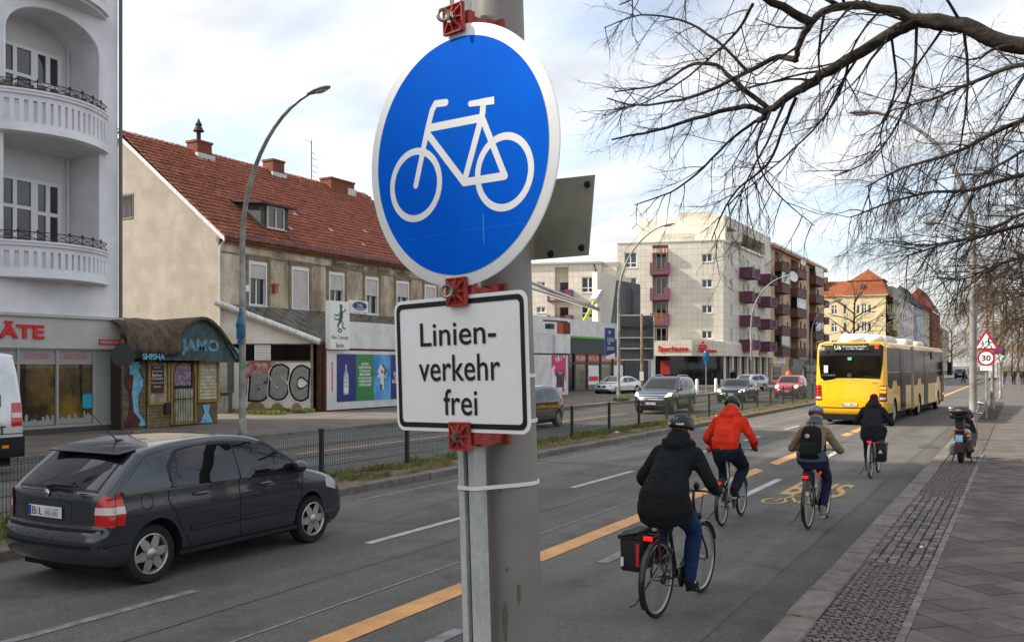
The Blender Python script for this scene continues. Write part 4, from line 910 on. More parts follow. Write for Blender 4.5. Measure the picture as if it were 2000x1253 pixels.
# dormer
dm = MB(HM); yf = .75; zf = EZ - .28 + (yf + .42) * math.tan(ang)
dz0, dz1 = zf + .02, zf + 1.35
yb_ = lambda z: (z - (EZ - .28)) / math.tan(ang) - .42
dm.add([(3.4, yf, dz0), (5.35, yf, dz0), (5.35, yf, dz1), (3.4, yf, dz1), (3.4, yb_(dz1) + .5, dz1 + .25), (5.35, yb_(dz1) + .5, dz1 + .25), (3.4, yb_(dz0), dz0), (5.35, yb_(dz0), dz0)], [(0, 1, 2, 3), (0, 3, 4, 6), (1, 7, 5, 2)])
dmo = dm.build('dormer', mat('dormer_slate', S(84, 84, 82), .8, c2=S(66, 66, 64), sc=3), roof)
MB(HM).add([(3.1, yf - .3, dz1 + .0), (5.65, yf - .3, dz1), (5.65, yb_(dz1) + 1.2, dz1 + .42), (3.1, yb_(dz1) + 1.2, dz1 + .42), (3.1, yf - .3, dz1 - .1), (5.65, yf - .3, dz1 - .1), (5.65, yb_(dz1) + 1.2, dz1 + .3), (3.1, yb_(dz1) + 1.2, dz1 + .3)], [(0, 1, 2, 3), (4, 7, 6, 5), (0, 4, 5, 1), (1, 5, 6, 2), (3, 7, 4, 0)]).build('dormer_roof', mat('dormer_felt', S(62, 60, 56), .9), roof)
window(ho, HM @ T(0, yf - .19, 0), 3.75, dz0 + .12, 4.95, dz1 - .12, 'two', rev=.12, m=mat('flaky_white', S(196, 190, 178), .7))
# chimneys
m_brick = mat('chimney_brick', S(142, 82, 62), .9, c2=S(108, 66, 52), sc=14, bump=.4, bsc=26, grime=.5)
def chim(x, w_, d_, h_, pot=None, y=None, m=None):
    y = RX_ - .2 if y is None else y
    c_ = MB(HM).box(x, y - d_ / 2, RZ_ - .9, x + w_, y + d_ / 2, RZ_ + h_ - .12).box(x - .05, y - d_ / 2 - .05, RZ_ + h_ - .12, x + w_ + .05, y + d_ / 2 + .05, RZ_ + h_).build('chimney', m or m_brick, roof)
    rows_ = int((h_ + .3) / .085)
    bw = MB(HM)
    for k in range(rows_): 
        z_ = RZ_ - .3 + k * .085; n_ = max(2, int(w_ / .26)); 
        for q in range(n_): x_ = x + (q + (.5 if k % 2 else 0)) * w_ / n_; bw.box(x_ + .006, y - d_ / 2 - .014, z_ + .006, min(x_ + w_ / n_ - .006, x + w_), y - d_ / 2 - .002, z_ + .079)
    c_['kind'] = 'stuff' if False else ''
    del c_['kind']
    return c_
c1 = chim(4.3, 1.0, .8, .62)
MB(HM).tube([(4.75, RX_ - .2, RZ_ + .6), (4.75, RX_ - .2, RZ_ + 1.2)], .12, 10).lathe([(.16, 0), (.3, .02), (.12, .35), (.2, .36), (.08, .55), (.03, .7)], 12, T(4.75, RX_ - .2, RZ_ + 1.15)).build('chimney_cowl', mat('sooty_metal', S(58, 46, 40), .8), roof)
MB(HM).box(4.2, RX_ - .75, RZ_ - .55, 5.4, RX_ - .55, RZ_ - .1).build('flashing', m_galv, roof)
chim(9.9, .95, .8, .7); chim(15.0, 2.3, .9, .55)
MB(HM).box(9.8, RX_ - .72, RZ_ - .5, 10.95, RX_ - .55, RZ_ - .08).build('flashing', m_galv, roof); MB(HM).box(16.6, RX_ - .72, RZ_ - .5, 17.4, RX_ - .55, RZ_ + .1).build('flashing', m_galv, roof)
an = MB(HM); an.tube([(13.9, RX_, RZ_ - .1), (13.9, RX_, RZ_ + 2.7)], .03, 6)
for z_, l_ in ((2.55, .9), (1.9, .45), (1.55, .5), (1.1, .85), (.75, .7), (.45, .4)): an.tube([(13.9 - l_ * (.8 if z_ > 2 else .2), RX_ - .2 * l_, RZ_ + z_), (13.9 + l_ * (.3 if z_ > 2 else 1.0), RX_ + .2 * l_, RZ_ + z_)], .014, 5)
an.build('tv_antenna', m_iron, roof)
# ---------------- single-storey annex in front of the house
ax = thing('shop_annex', 'single-storey shop annex with glass lean-to roof and graffiti side wall', 'building', (-28, 32.3, .1))
AM = EAST; SW = T(-.1, .08, 0) @ RZ(R(30))
m_plast = mat('graffiti_wall', S(240, 234, 224), .9, c2=S(226, 216, 202), sc=1.2, bump=.2, bsc=40, grime=.2, coord='World')
MB(SW).quad((-4.7, 0, 0), (-.35, 0, 0), (-.35, 0, 2.3), (-4.7, 0, 2.3)).quad((-4.7, 0, 3.1), (-.2, 0, 3.1), (-.2, 0, 3.2), (-4.5, 0, 4.95), (-4.7, 0, 5.0)).build('side_wall', m_plast, ax)
MB(SW).box(-4.6, .15, 0, -.35, .2, 3.1).build('inner_wall', m_dark, ax); MB().box(-4.0, .5, 0, -.2, 26, 2.9).build('inner_wall', m_dark, ax)
for a, q in ((-4.6, -3.0), (-3.0, -2.2), (-2.2, -1.55), (-1.55, -.4)):
    w = MB(SW).box(a + .02, .03, 2.34, q - .02, .09, 3.08).build('clerestory_window', m_glassd, ax)
    if q == -2.2: 
        nn = MB(SW).box(a + .03, .012, 2.36, q - .03, .028, 3.06).build('notice_board', m_frame, ax); 
        for i, s_ in enumerate(('NEO CONCEPT', 'berlin@neo.com', 'Holzbau Studio', 'Innenausbau, Küche', '030 22 77 0000')): text(s_, m_red, nn, SW @ T((a + q) / 2 + .02, .011, 2.95 - i * .125), h=.06, w=.6, depth=.001)
MB(SW).box(-4.7, -.04, 2.28, -.3, .1, 2.34).box(-4.7, -.04, 3.08, -.2, .1, 3.12).box(-.4, -.04, 0, -.3, .1, 3.1).build('side_frame', m_stone, ax)
# BSC graffiti: outlined letters as flat paint on the wall
gr = MB(T(-2.45, -.004, 1.32))
m_gsil = mat('graffiti_silver', S(150, 146, 138), .7, c2=S(128, 126, 120), sc=5); m_gred = mat('graffiti_red', S(156, 74, 74), .9, c2=S(200, 180, 170), sc=4, lo=.4, hi=.7)
def grow(p, d):
    cx = sum(q[0] for q in p) / len(p); cz = sum(q[1] for q in p) / len(p)
    outp = []
    n = len(p)
    for i in range(n):
        a = Vector(p[i]) - Vector(p[i - 1]); b_ = Vector(p[(i + 1) % n]) - Vector(p[i]); nn = (Vector((-a.y, a.x)).normalized() + Vector((-b_.y, b_.x)).normalized()); nn = nn.normalized() if nn.length > 1e-3 else Vector((0, 1)); outp.append((p[i][0] + nn.x * d, p[i][1] + nn.y * d))
    return outp
def gpoly(p, y, m, nm): 
    sp = [(v.x, v.y) for v in smooth_path([(q[0], q[1], 0) for q in p + [p[0]]], 4)][:-1]
    vv, rg2 = cdt_regions(sp, []); return MB(SW @ T(-2.45, -.004, 1.28)).add([(v[0] * .98, y, v[1] * .98) for v in vv], rg2.get(-1, [])).build(nm, m, ax)
gpoly([(-.95, .5), (-.8, 1.0), (.2, 1.02), (.6, .85), (.4, .4), (-.2, 0), (-.6, -.7), (-.9, -.6)], -.0, m_gred, 'graffiti_shade')
GSH = Matrix(((1, 0, .12, 0), (0, 1, 0, 0), (0, 0, 1, 0), (0, 0, 0, 1)))
for ch, cx, w_ in (('B', -2.74, .72), ('S', -1.84, .72), ('C', -.92, .72)):
    dz = {'B': 1.3, 'S': 1.36, 'C': 1.32}[ch]; k = {'B': 0, 'S': 1, 'C': 2}[ch]
    text(ch, m_frame, ax, SW @ T(cx, -.006 - k * .008, dz) @ GSH, h=1.78, w=w_ + .34, depth=.001, bold=.15, name='graffiti_edge')
    text(ch, m_spray, ax, SW @ T(cx, -.008 - k * .008, dz) @ GSH, h=1.7, w=w_ + .26, depth=.001, bold=.135, name='graffiti_outline')
    text(ch, m_gsil, ax, SW @ T(cx, -.010 - k * .008, dz) @ GSH, h=1.52, w=w_ + .08, depth=.001, bold=.085, name='graffiti_letter')
for (x0, x1, zt) in ((-3.3, -2.5, .42), (-2.2, -1.6, .36), (-1.25, -.75, .36)):
    gpoly([(x0 + 2.45, -1.28), (x1 + 2.45, -1.28), (x1 + 2.4, zt - 1.4), ((x0 + x1) / 2 + 2.45, zt - 1.25), (x0 + 2.5, zt - 1.35)], -.004, mat('bare_render', S(164, 132, 100), .9, c2=S(140, 110, 84), sc=3), 'render_patch')
# lean-to glass roof: bars and panes from the house wall down to the fascia
m_wired = mat('wired_glass', S(96, 98, 94), .25, c2=S(62, 64, 60), sc=1.4, spec=.7, grime=.5, coord='World')
lt_ = MB(); lt_.add([(.0, -.15, 3.2), (.0, 17.5, 3.2), (-3.98, 17.5, 4.92), (-3.98, -2.4, 4.92), (.0, -.15, 3.08), (.0, 17.5, 3.08), (-3.98, 17.5, 4.8), (-3.98, -2.4, 4.8)], [(0, 1, 2, 3), (4, 7, 6, 5), (0, 4, 5, 1), (3, 2, 6, 7)]); lro = lt_.build('lean_to_roof', mat('lean_to_deck', S(70, 70, 66), .8), ax)
sl_v = Vector((-3.98, 0, 1.72)); npn = 27
pn0 = None
for k in range(-4, npn):
    y = -.1 + k * .65
    for q in range(3):
        if y < -.15 - 2.25 * q / 3: continue
        a = Vector((0, y + .03, 3.215)) + sl_v * (q / 3 + .004); e = sl_v * (1 / 3 - .008)
        if pn0 is None:
            pb = MB(); pb.add([(0, 0, 0), (0, .59, 0), (e.x, .59, e.z), (e.x, 0, e.z), (0, 0, .012), (0, .59, .012), (e.x, .59, e.z + .012), (e.x, 0, e.z + .012)], [(4, 7, 6, 5), (0, 4, 5, 1), (1, 5, 6, 2), (2, 6, 7, 3), (3, 7, 4, 0)]); pn0 = pb.build('roof_pane', m_wired, lro, loc=tuple(a))
        else: inst(pn0, lro, T(*a))
    br = Vector((0, y, 3.21)); u0 = max(0, (-.15 - y) / 2.25)
    if u0 < 1: MB(T(*br)).tube([tuple(sl_v * u0 + Vector((0, 0, .02))), tuple(sl_v + Vector((0, 0, .02)))], .022, 5).build('glazing_bar', mat('bar_white', S(150, 146, 138), .6, c2=S(112, 84, 60), sc=2, coord='World'), lro)
MB().tube([(.1, -.12, 3.18), (-4.0, -2.45, 4.98)], .15, 8).build('verge_roll', m_galv, ax, smooth=True)
MB().tube([(-.12, .25, 0), (-.12, .25, 3.1)], .06, 8).build('downpipe', mat('pipe_pale', S(150, 144, 136), .6), ax, smooth=True)
MB().box(-.3, .1, 0, -.05, .6, 3.15).build('corner_recess', mat('rusty', S(96, 62, 40), .9, c2=S(60, 44, 34), sc=6), ax)
# street front: white fascia boards, billboard wall with poster, lit box sign
fz = MB(AM); fz.box(1.95, -.12, 2.93, 26.0, .1, 4.2); fz.build('fascia', m_white, ax)
MB(AM).box(.6, -.1, 2.83, 26.0, -.02, 2.92).build('fascia_trim', mat('rust_trim', S(88, 48, 40), .8), ax)
MB(AM).box(.35, -.08, 0.06, 26.0, .1, 2.83).build('front_wall', m_white, ax)
MB(AM).box(.22, -.1, 0, .34, .0, 2.9).build('front_edge', mat('rust_trim', S(88, 48, 40)), ax)
pst = MB(AM).box(1.07, -.1, .42, 7.6, -.081, 2.66).build('billboard', mat('poster_navy', S(34, 42, 112), .4), ax)
m_pg = mat('poster_green', S(44, 128, 62), .4); m_pb = mat('poster_sky', S(96, 172, 222), .4, c2=S(40, 120, 190), sc=.8)
MB(AM).quad((2.46, -.103, .42), (3.84, -.103, .42), (3.84, -.103, 2.66), (2.46, -.103, 2.66)).build('green_field', m_pg, pst); MB(AM).quad((3.84, -.103, .42), (5.22, -.103, .42), (5.22, -.103, 2.66), (3.84, -.103, 2.66)).build('sky_field', m_pb, pst)
MB(AM).quad((.7, -.085, .9), (.78, -.085, .9), (.78, -.085, 2.3), (.7, -.085, 2.3)).build('red_stripe', m_red, ax)
for i, s_ in enumerate(('45 MIO', 'KLEIDUNGS-', 'STÜCKE IN', 'BERLINER', 'SCHRÄNKEN', 'WERDEN NIE', 'GETRAGEN')): text(s_, m_frame, pst, AM @ T(3.15, -.104, 2.2 - i * .17), h=.125, w=(.55, 1.0, .85, .85, 1.05, 1.0, .95)[i], depth=.001, bold=.03)
text('WIR\nDREHEN\nIHNEN\nKLEIDUNG', m_frame, pst, AM @ T(5.9, -.104, 1.6), h=.75, w=1.1, depth=.001, bold=.03)
bot = [(-.17, 0), (.17, 0), (.18, .75), (.16, .95), (.06, 1.15), (.05, 1.4), (-.05, 1.4), (-.06, 1.15), (-.16, .95), (-.18, .75)]
MB(AM @ T(1.72, -.104, .75)).add([(p[0], 0, p[1]) for p in bot], [tuple(range(len(bot)))]).build('bottle_print', mat('bottle_print', S(206, 200, 204), .4, c2=S(150, 168, 190), sc=4), pst)
lbq = MB(AM @ T(1.72, -.106, .85)).quad((-.18, 0, 0), (.18, 0, 0), (.18, 0, .6), (-.18, 0, .6)).build('bottle_label', m_frame, pst); text('ECO', mat('poster_navy', (0, 0, 0)), pst, AM @ T(1.72, -.108, 1.33), h=.14, w=.3, depth=.001); text('VERA', m_pg, pst, AM @ T(1.72, -.108, 1.15), h=.13, w=.32, depth=.001)
sh_ = [(-.2, -.7), (.2, -.7), (.18, .0), (.42, -.15), (.48, .2), (.2, .55), (-.2, .55), (-.48, .2), (-.42, -.15), (-.18, .0)]
MB(AM @ T(4.5, -.104, 1.6)).add([(p[0] * .8, 0, p[1]) for p in sh_], [tuple(range(len(sh_)))]).build('shirt_print', mat('shirt_print', S(214, 214, 214), .5, c2=S(44, 78, 48), sc=3, lo=.48, hi=.52), pst)
# box sign with gecko, and 24h plate
gs = thing('gecko_box_sign', 'upright white box sign with green gecko reading Neo Concept Berlin', 'sign', (-27.7, 32.62, .1))
MB(AM).box(0, -.03, 2.86, 1.38, .26, 5.1).build('box', m_frame, gs, bevel=.01)
gk = MB(AM @ T(.72, -.035, 4.3)); m_gecko = mat('gecko_green', S(10, 96, 52), .5)
body = [(-.02, .66, .05), (.03, .62, .11), (.05, .52, .1), (.03, .42, .07), (.05, .28, .12), (.04, .08, .13), (-.0, -.08, .11), (-.08, -.2, .09), (-.16, -.3, .07), (-.22, -.4, .05)]
pts2 = []
for x, z_, w_ in body: pts2.append((x - w_, z_))
for x, z_, w_ in reversed(body): pts2.append((x + w_, z_))
vv, rg2 = cdt_regions(pts2, []); gk.add([(v[0], 0, v[1]) for v in vv], rg2[-1])
def limb(p, w_): stroke(gk, p, w_, -.002)
limb([(.1, .3), (.25, .32), (.32, .42)], .06); limb([(.3, .4), (.42, .44)], .025); limb([(.3, .4), (.34, .52)], .025); limb([(.3, .4), (.42, .36)], .025)
limb([(-.05, .22), (-.22, .12), (-.34, .16)], .06); limb([(-.3, .14), (-.44, .2)], .025); limb([(-.3, .14), (-.44, .08)], .025)
limb([(-.08, -.02), (-.25, -.08), (-.38, -.02)], .06); limb([(-.35, -.03), (-.46, .05)], .025); limb([(-.35, -.03), (-.46, -.1)], .025)
limb([(.05, -.1), (.18, -.25), (.14, -.4), (.28, -.46)], .07); limb([(.26, -.46), (.4, -.42)], .025); limb([(.26, -.46), (.38, -.54)], .025)
limb([(-.2, -.38), (-.1, -.5), (.02, -.52)], .05); ring(gk, -.05, -.56, .17, .1, .06, -.004, 20)
gk.build('gecko', m_gecko, gs)
text('Neo Concept', m_signb, gs, AM @ T(.69, -.03, 3.4), h=.25, w=1.2, depth=.003, bold=.01); text('Berlin', m_signb, gs, AM @ T(.69, -.03, 3.05), h=.22, w=.55, depth=.003, bold=.01)
n24 = thing('round_logo_sign', 'small white plate with blue oval 24h emblem beside the gecko sign', 'sign', (-27.75, 34.1, .1))
MB(AM).box(.1, 0, 4.6, 1.42, .12, 5.22).box(.0, .03, 4.68, .1, .09, 4.74).box(0, .03, 5.08, .1, .09, 5.14).build('plate', m_frame, n24)
o_ = MB(AM @ T(.76, -.004, 4.96)); o_.add([(.58 * math.cos(k * .2618), 0, .22 * math.sin(k * .2618)) for k in range(24)], [tuple(range(24))]); ov = o_.build('oval', mat('oval_grey', S(120, 126, 140), .5), n24)
o_ = MB(AM @ T(.76, -.006, 4.98)); o_.add([(.5 * math.cos(k * .2618), 0, .16 * math.sin(k * .2618)) for k in range(24)], [tuple(range(24))]); o_.build('oval_field', mat('oval_blue', S(26, 44, 96), .5), n24)
text('24h', m_frame, n24, AM @ T(.76, -.008, 5.0), h=.15, w=.4, depth=.001); text('NOTDIENST', m_frame, n24, AM @ T(.76, -.008, 4.85), h=.07, w=.6, depth=.001); text('Tank 0163 777 0040', m_signb, n24, AM @ T(.76, -.003, 4.66), h=.06, w=1.1, depth=.001)
# grey utility cabinet beside the kiosk
uc = thing('utility_cabinet', 'grey utility box on the wall between kiosk and house', 'cabinet', (-31.2, 29.6, .1)); MB().box(-.7, -.4, .9, .6, 0, 2.3).box(-.65, -.3, 0, .55, -.05, .9).build('housing', mat('cabinet_grey', S(88, 90, 86), .7, c2=S(76, 78, 74), sc=2), uc, bevel=.02)
# ---------------- vacated supermarket with white fascia and green stripe
m_anth = mat('anthracite', S(62, 66, 68), .6, c2=S(54, 58, 60), sc=1)
sh = thing('vacant_shop', 'vacated supermarket with white fascia, green stripe and red window banners', 'shop', (-31, 58.5, .1))
SM = EAST
MB(SM).box(-3.0, 0, 4.45, 25.5, 12, 5.75).build('fascia', m_white, sh); MB(SM).box(-3.0, -.03, 4.28, 25.5, 1, 4.44).build('green_stripe', mat('lime_green', S(84, 172, 44), .5), sh)
MB(SM).box(-3.0, .05, 3.05, 25.5, 1, 4.27).build('dark_band', m_anth, sh)
MB(SM).box(-3, .45, 0, 25.5, 12, 3.04).build('body', mat('shop_inside', S(150, 140, 116), .8, c2=S(120, 112, 92), sc=.6), sh)
xs_ = [1.5, 3.0, 4.6, 5.3, 6.5, 7.7, 10.15, 12.85, 15.5, 18.2]
fr = MB(SM)
for x in xs_: fr.box(x - .09, .08, 0, x + .09, .3, 3.04)
fr.box(1.5, .1, 2.2, 18.2, .28, 2.34); fr.box(1.5, .1, 0, 18.2, .28, .12); fr.build('shop_window_frame', m_anth, sh)
m_pale = mat('shop_pane', S(126, 122, 100), .05, c2=S(98, 98, 84), sc=.5, spec=.9, coord='World'); m_ban = mat('banner_red', S(170, 58, 44), .5)
for i, (a, q) in enumerate(zip(xs_, xs_[1:])):
    p = MB(SM).quad((a + .09, .2, .1), (q - .09, .2, .1), (q - .09, .2, 3.04), (a + .09, .2, 3.04)).build('shop_pane', m_glassd if 3 <= i <= 4 else m_pale, sh)
    if i >= 5:
        MB(SM).quad((a + .12, .17, 2.36), (q - .12, .17, 2.36), (q - .12, .17, 3.02), (a + .12, .17, 3.02)).build('banner', m_ban, p)
        text(('WIR ZIEHEN', 'AM 7.12. UM', 'ZUR FILIALE', 'MARIENDORF')[i - 5], m_frame, p, SM @ T((a + q) / 2, .168, 2.68), h=.36, w=q - a - .7, depth=.001)
        if i in (6, 8):
            MB(SM).quad((a + .3, .17, .5), (q - .3, .17, .5), (q - .3, .17, 2.1), (a + .3, .17, 2.1)).build('poster', m_frame, p); MB(SM).quad((a + .4, .167, .8), (q - .4, .167, .8), (q - .4, .167, 1.2), (a + .4, .167, 1.2)).build('poster_stripe', m_red, p)
MB(SM).box(18.3, .1, 0, 24.0, .44, 3.04).build('dark_gate', mat('gate_dark', S(46, 47, 47), .6), sh); MB(SM).box(24.0, -.2, 0, 25.2, .8, 3.04).build('white_pillar', m_white, sh)
d_ = MB(SM).box(5.4, .06, .05, 6.4, .12, 2.2).build('entrance_door', m_anth, sh); MB(SM).quad((5.5, .055, .15), (6.3, .055, .15), (6.3, .055, 2.1), (5.5, .055, 2.1)).build('pane', m_pale, d_); MB(SM).tube([(5.55, .02, .8), (5.55, -.05, .85), (5.55, -.05, 1.35), (5.55, .02, 1.4)], .03, 6).build('handle', m_galv, d_)
# white block and steel tubes above the shop
MB(SM).box(16.4, 2.0, 5.76, 24.5, 2.5, 10.4).build('roof_block', mat('cream_panel', S(222, 214, 198), .8, c2=S(212, 204, 188), sc=.5, coord='World'), sh)
st_ = MB(SM)
for k in range(2): st_.tube([(1.0, .8, 8.3 - k * .45), (14.0, .8, 6.9 - k * .02)], .16, 8)
st_.tube([(14.0, .8, 7.0), (14.0, .8, 5.75)], .18, 8); st_.build('roof_truss', mat('steel_tube', S(188, 184, 176), .3, .7), sh, smooth=True)
yl_ = MB(SM)
for k in range(2): yl_.tube([(11.6 + k * .3, 1.2, 5.76), (14.4 + k * .3, 1.2, 8.0)], .09, 6)
yl_.build('yellow_strut', mat('lime_strut', S(196, 204, 74), .5), sh); MB(SM @ T(14.6, 1.2, 8.1) @ RY(R(-35))).box(-.9, -.3, -.25, .6, .3, .3).build('flood_light', mat('flood_grey', S(190, 186, 178), .5), sh)
# end of the annex: blank sign with rusty frame and floodlights
MB(AM).box(23.6, -.3, 2.95, 25.9, -.13, 4.25).build('blank_sign', m_white, ax); MB(AM).box(24.8, -.28, 4.3, 25.95, .2, 5.1).build('rusty_panel', mat('rust_red', S(122, 52, 36), .8, c2=S(96, 40, 30), sc=3), ax)
MB(AM).tube([(22, -.2, 5.1), (25.6, -.2, 5.15)], .06, 6).box(22.4, -.5, 4.55, 23.0, -.1, 4.9).tube([(24.9, .2, 4.3), (25.7, -.1, 5.05)], .04, 5).build('sign_arm', m_anth, ax)
pk = MB(AM).box(23.4, -.104, 0.3, 25.6, -.086, 2.8).build('pink_poster', mat('pink_poster', S(206, 36, 110), .5, c2=S(226, 226, 226), sc=.7, lo=.5, hi=.52), ax); MB(AM).box(24.1, -.112, .6, 25.3, -.105, 1.75).build('stage_poster', mat('stage_poster', S(40, 26, 60), .5, c2=S(206, 120, 60), sc=4, lo=.55, hi=.7), ax); text('STAGE', m_frame, ax, AM @ T(24.7, -.113, 1.6), h=.16, w=.7, depth=.001)
# blue plate of the southern district by the lamp
bp = thing('blue_banner', 'small blue advertising banner mounted beside the second street lamp', 'banner', (-21.1, 50.55, .1)); MB(SM @ T(0, 0, 0)).box(-1.55, -.03, 2.5, -.15, .03, 4.3).build('panel', mat('banner_blue', S(28, 60, 124), .5, c2=S(22, 48, 104), sc=2), bp)
text('DER', m_frame, bp, SM @ T(-.95, -.032, 4.05), h=.18, w=.5, depth=.001); text('SÜDEN', m_frame, bp, SM @ T(-.8, -.032, 3.65), h=.3, w=1.0, depth=.001); text('UND', m_frame, bp, SM @ T(-1.0, -.032, 3.4), h=.13, w=.35, depth=.001); text('UNIQUES', m_frame, bp, SM @ T(-.8, -.032, 3.1), h=.24, w=1.05, depth=.001)
MB(SM).quad((-1.55, -.033, 2.5), (-.15, -.033, 2.5), (-.15, -.033, 2.85), (-1.55, -.033, 2.65)).build('white_corner', m_frame, bp)
# ---------------- bank building with pale tiles and purple balconies
def tiled(nm, base, dark, w_, h_, off=0.5):
    M = mat(nm, base, .55, c2=dark, sc=.6, coord='World', fine=.06, bsc=20, grime=.12); t = M.node_tree; n = t.nodes; l = t.links; b = n['Principled BSDF']
    src = b.inputs['Base Color'].links[0].from_socket
    tcn = n.new('ShaderNodeTexCoord'); sepn = n.new('ShaderNodeSeparateXYZ'); l.new(tcn.outputs['Object'], sepn.inputs[0]); ad = n.new('ShaderNodeMath'); ad.operation = 'ADD'; l.new(sepn.outputs[0], ad.inputs[0]); l.new(sepn.outputs[1], ad.inputs[1])
    cb = n.new('ShaderNodeCombineXYZ'); l.new(ad.outputs[0], cb.inputs[0]); l.new(sepn.outputs[2], cb.inputs[1])
    br = n.new('ShaderNodeTexBrick'); br.offset = 0; br.inputs['Scale'].default_value = 1; br.inputs['Brick Width'].default_value = w_; br.inputs['Row Height'].default_value = h_; br.inputs['Mortar Size'].default_value = .018; br.inputs['Color1'].default_value = (1, 1, 1, 1); br.inputs['Color2'].default_value = (.93, .93, .92, 1); br.inputs['Mortar'].default_value = (.62, .6, .57, 1)
    l.new(cb.outputs[0], br.inputs['Vector']); mx = n.new('ShaderNodeMixRGB'); mx.blend_type = 'MULTIPLY'; mx.inputs[0].default_value = 1; l.new(src, mx.inputs[1]); l.new(br.outputs['Color'], mx.inputs[2]); l.new(mx.outputs[0], b.inputs['Base Color'])
    bp_ = n.new('ShaderNodeBump'); bp_.inputs['Strength'].default_value = .4; l.new(br.outputs['Fac'], bp_.inputs['Height']); bp_.invert = True; l.new(bp_.outputs[0], b.inputs['Normal']); return M
m_btile = tiled('bank_tiles', S(226, 218, 201), S(216, 208, 191), .68, .7)
m_purple = mat('balcony_purple', S(126, 72, 98), .6, c2=S(108, 62, 86), sc=2); m_purple_shade = mat('balcony_purple_shaded', S(102, 56, 78), .6, c2=S(88, 48, 68), sc=2)  # second purple is a darker copy for the shaded east balconies
bk_ = thing('bank_building', 'pale tiled apartment block with purple balconies above a bank branch', 'building', (-28, 97.0, .1))
BS = RZ(R(15.7))
zr = [4.95 + 2.75 * k for k in range(4)]
hs_ = [(-2.3, z, -1.15, z + .92) for z in zr] + [(-10.65, zr[k] - .4, -9.25, zr[k] + 1.3) for k in (1, 2, 3)]
rec = [(-7.57, 4.35, -5.85, 15.2, 1.5)]
wall(bk_, BS, -.0, 4.6, 15.5, hs_ + rec, m_btile, D=9, x0=-11.4)
MB(BS).box(-7.57, 1.5, 4.3, -5.85, 1.6, 15.2).build('recess_wall', m_btile, bk_)
for h_ in hs_: window(bk_, BS, *h_, 'two' if h_[0] > -5 else 'low', fw=.1)
for k in range(4):
    z = 3.95 + 2.75 * k
    window(bk_, BS @ T(0, 1.35, 0), -7.3, z + .45, -6.1, z + 2.3, 'two', fw=.1, rev=.1, sill=False)
    if k == 0: continue
    B_ = MB(BS).box(-7.75, -1.1, z - .3, -5.7, 1.4, z - .1).box(-6.25, -1.1, z - .1, -5.7, -1.0, z + 1.0).box(-5.85, -1.0, z - .1, -5.7, 0, z + 1.0).box(-7.75, -1.1, z - .1, -7.5, -1.0, z + 1.0).build('balcony', m_purple, bk_)
    rl = MB(BS)
    for q in range(6 if k != 1 else 7): rl.box(-7.5, -1.08, z + .05 + q * .15, -6.25, -1.03, z + .09 + q * .15 + (.05 if k == 1 else 0))
    rl.build('railing', mat('rail_brown', S(112, 56, 48), .6) if k > 1 else mat('rail_wood', S(150, 98, 56), .7), B_)
MB(BS).box(-7.57, -.6, 14.3, -5.9, .1, 14.75).build('awning', mat('awning_red', S(176, 70, 60), .7, c2=S(220, 210, 200), sc=4, stretch=(3, .1, .1), lo=.48, hi=.52), bk_)
# east front with recess and balconies
BE = EAST
he = [(2.6, z - .35, 3.6, z + 1.2) for z in zr] + [(7.9, z + .05, 8.6, z + .95) for z in zr] + [(9.6, z - .3, 10.6, z + 1.2) for z in zr] + [(12.4, z - .1, 13.2, z + .9) for z in zr]
wall(bk_, BE, 21.2, 4.6, 15.5, he, m_btile, D=12, x0=.05)
for h_ in he: window(bk_, BE, *h_, 'two', fw=.1)
wall(bk_, BE, 21.2, 15.5, 18.3, [(1.2, 15.7, 18.2, 17.2, 3.0)], m_btile, D=10, x0=.6, name='penthouse_wall')
MB(BE).box(0, -.25, 15.35, 6, .3, 15.55).box(6.2, -.25, 15.35, 17, .3, 15.6).box(-.2, -.2, 4.45, 21, .2, 4.62).build('parapet_cap', m_frame, bk_)
MB(BS).box(-11.5, -.1, 15.5, .1, .2, 15.6).box(-11.4, -.15, 4.55, 0, .1, 4.7).build('parapet_cap', m_frame, bk_)
MB(BS).box(-6.7, 1.5, 15.5, 2.0, 8, 16.6).build('roof_storey', m_btile, bk_); MB(BS).box(-4.75, 2.2, 16.6, -1.2, 6, 19.0).build('lift_tower', m_btile, bk_)
for k in range(5):
    z = 3.8 + 2.68 * k
    if k > 4: continue
    for yb in (6.3, 14.6):
        if k == 4 and yb > 10: continue
        zz_ = z if yb < 10 else z - .05
        zz_ = 1.35 + 2.72 * (k + 1) if yb < 10 else 1.3 + 2.72 * (k + 1)
        if zz_ > 13: continue
        B_ = MB(BE).box(yb, -1.5, zz_ - .25, yb + 3.6, 0, zz_ - .05).box(yb, -1.5, zz_ - .05, yb + .1, 0, zz_ + .95).box(yb + .1, -1.5, zz_ - .05, yb + .8, -1.4, zz_ + .95).box(yb + 3.0, -1.5, zz_ - .05, yb + 3.6, -1.4, zz_ + .95).box(yb + 3.5, -1.4, zz_ - .05, yb + 3.6, 0, zz_ + .95).build('balcony', m_purple_shade, bk_)
        rl = MB(BE)
        for q in range(6): rl.box(yb + .8, -1.48, zz_ + q * .16, yb + 3.0, -1.42, zz_ + .09 + q * .16)
        rl.build('railing', m_purple_shade, B_)
        MB(BE).quad((yb + .2, -.02, zz_), (yb + 1.1, -.02, zz_), (yb + 1.1, -.02, zz_ + 2.1), (yb + .2, -.02, zz_ + 2.1)).build('balcony_door', m_glassd, bk_)
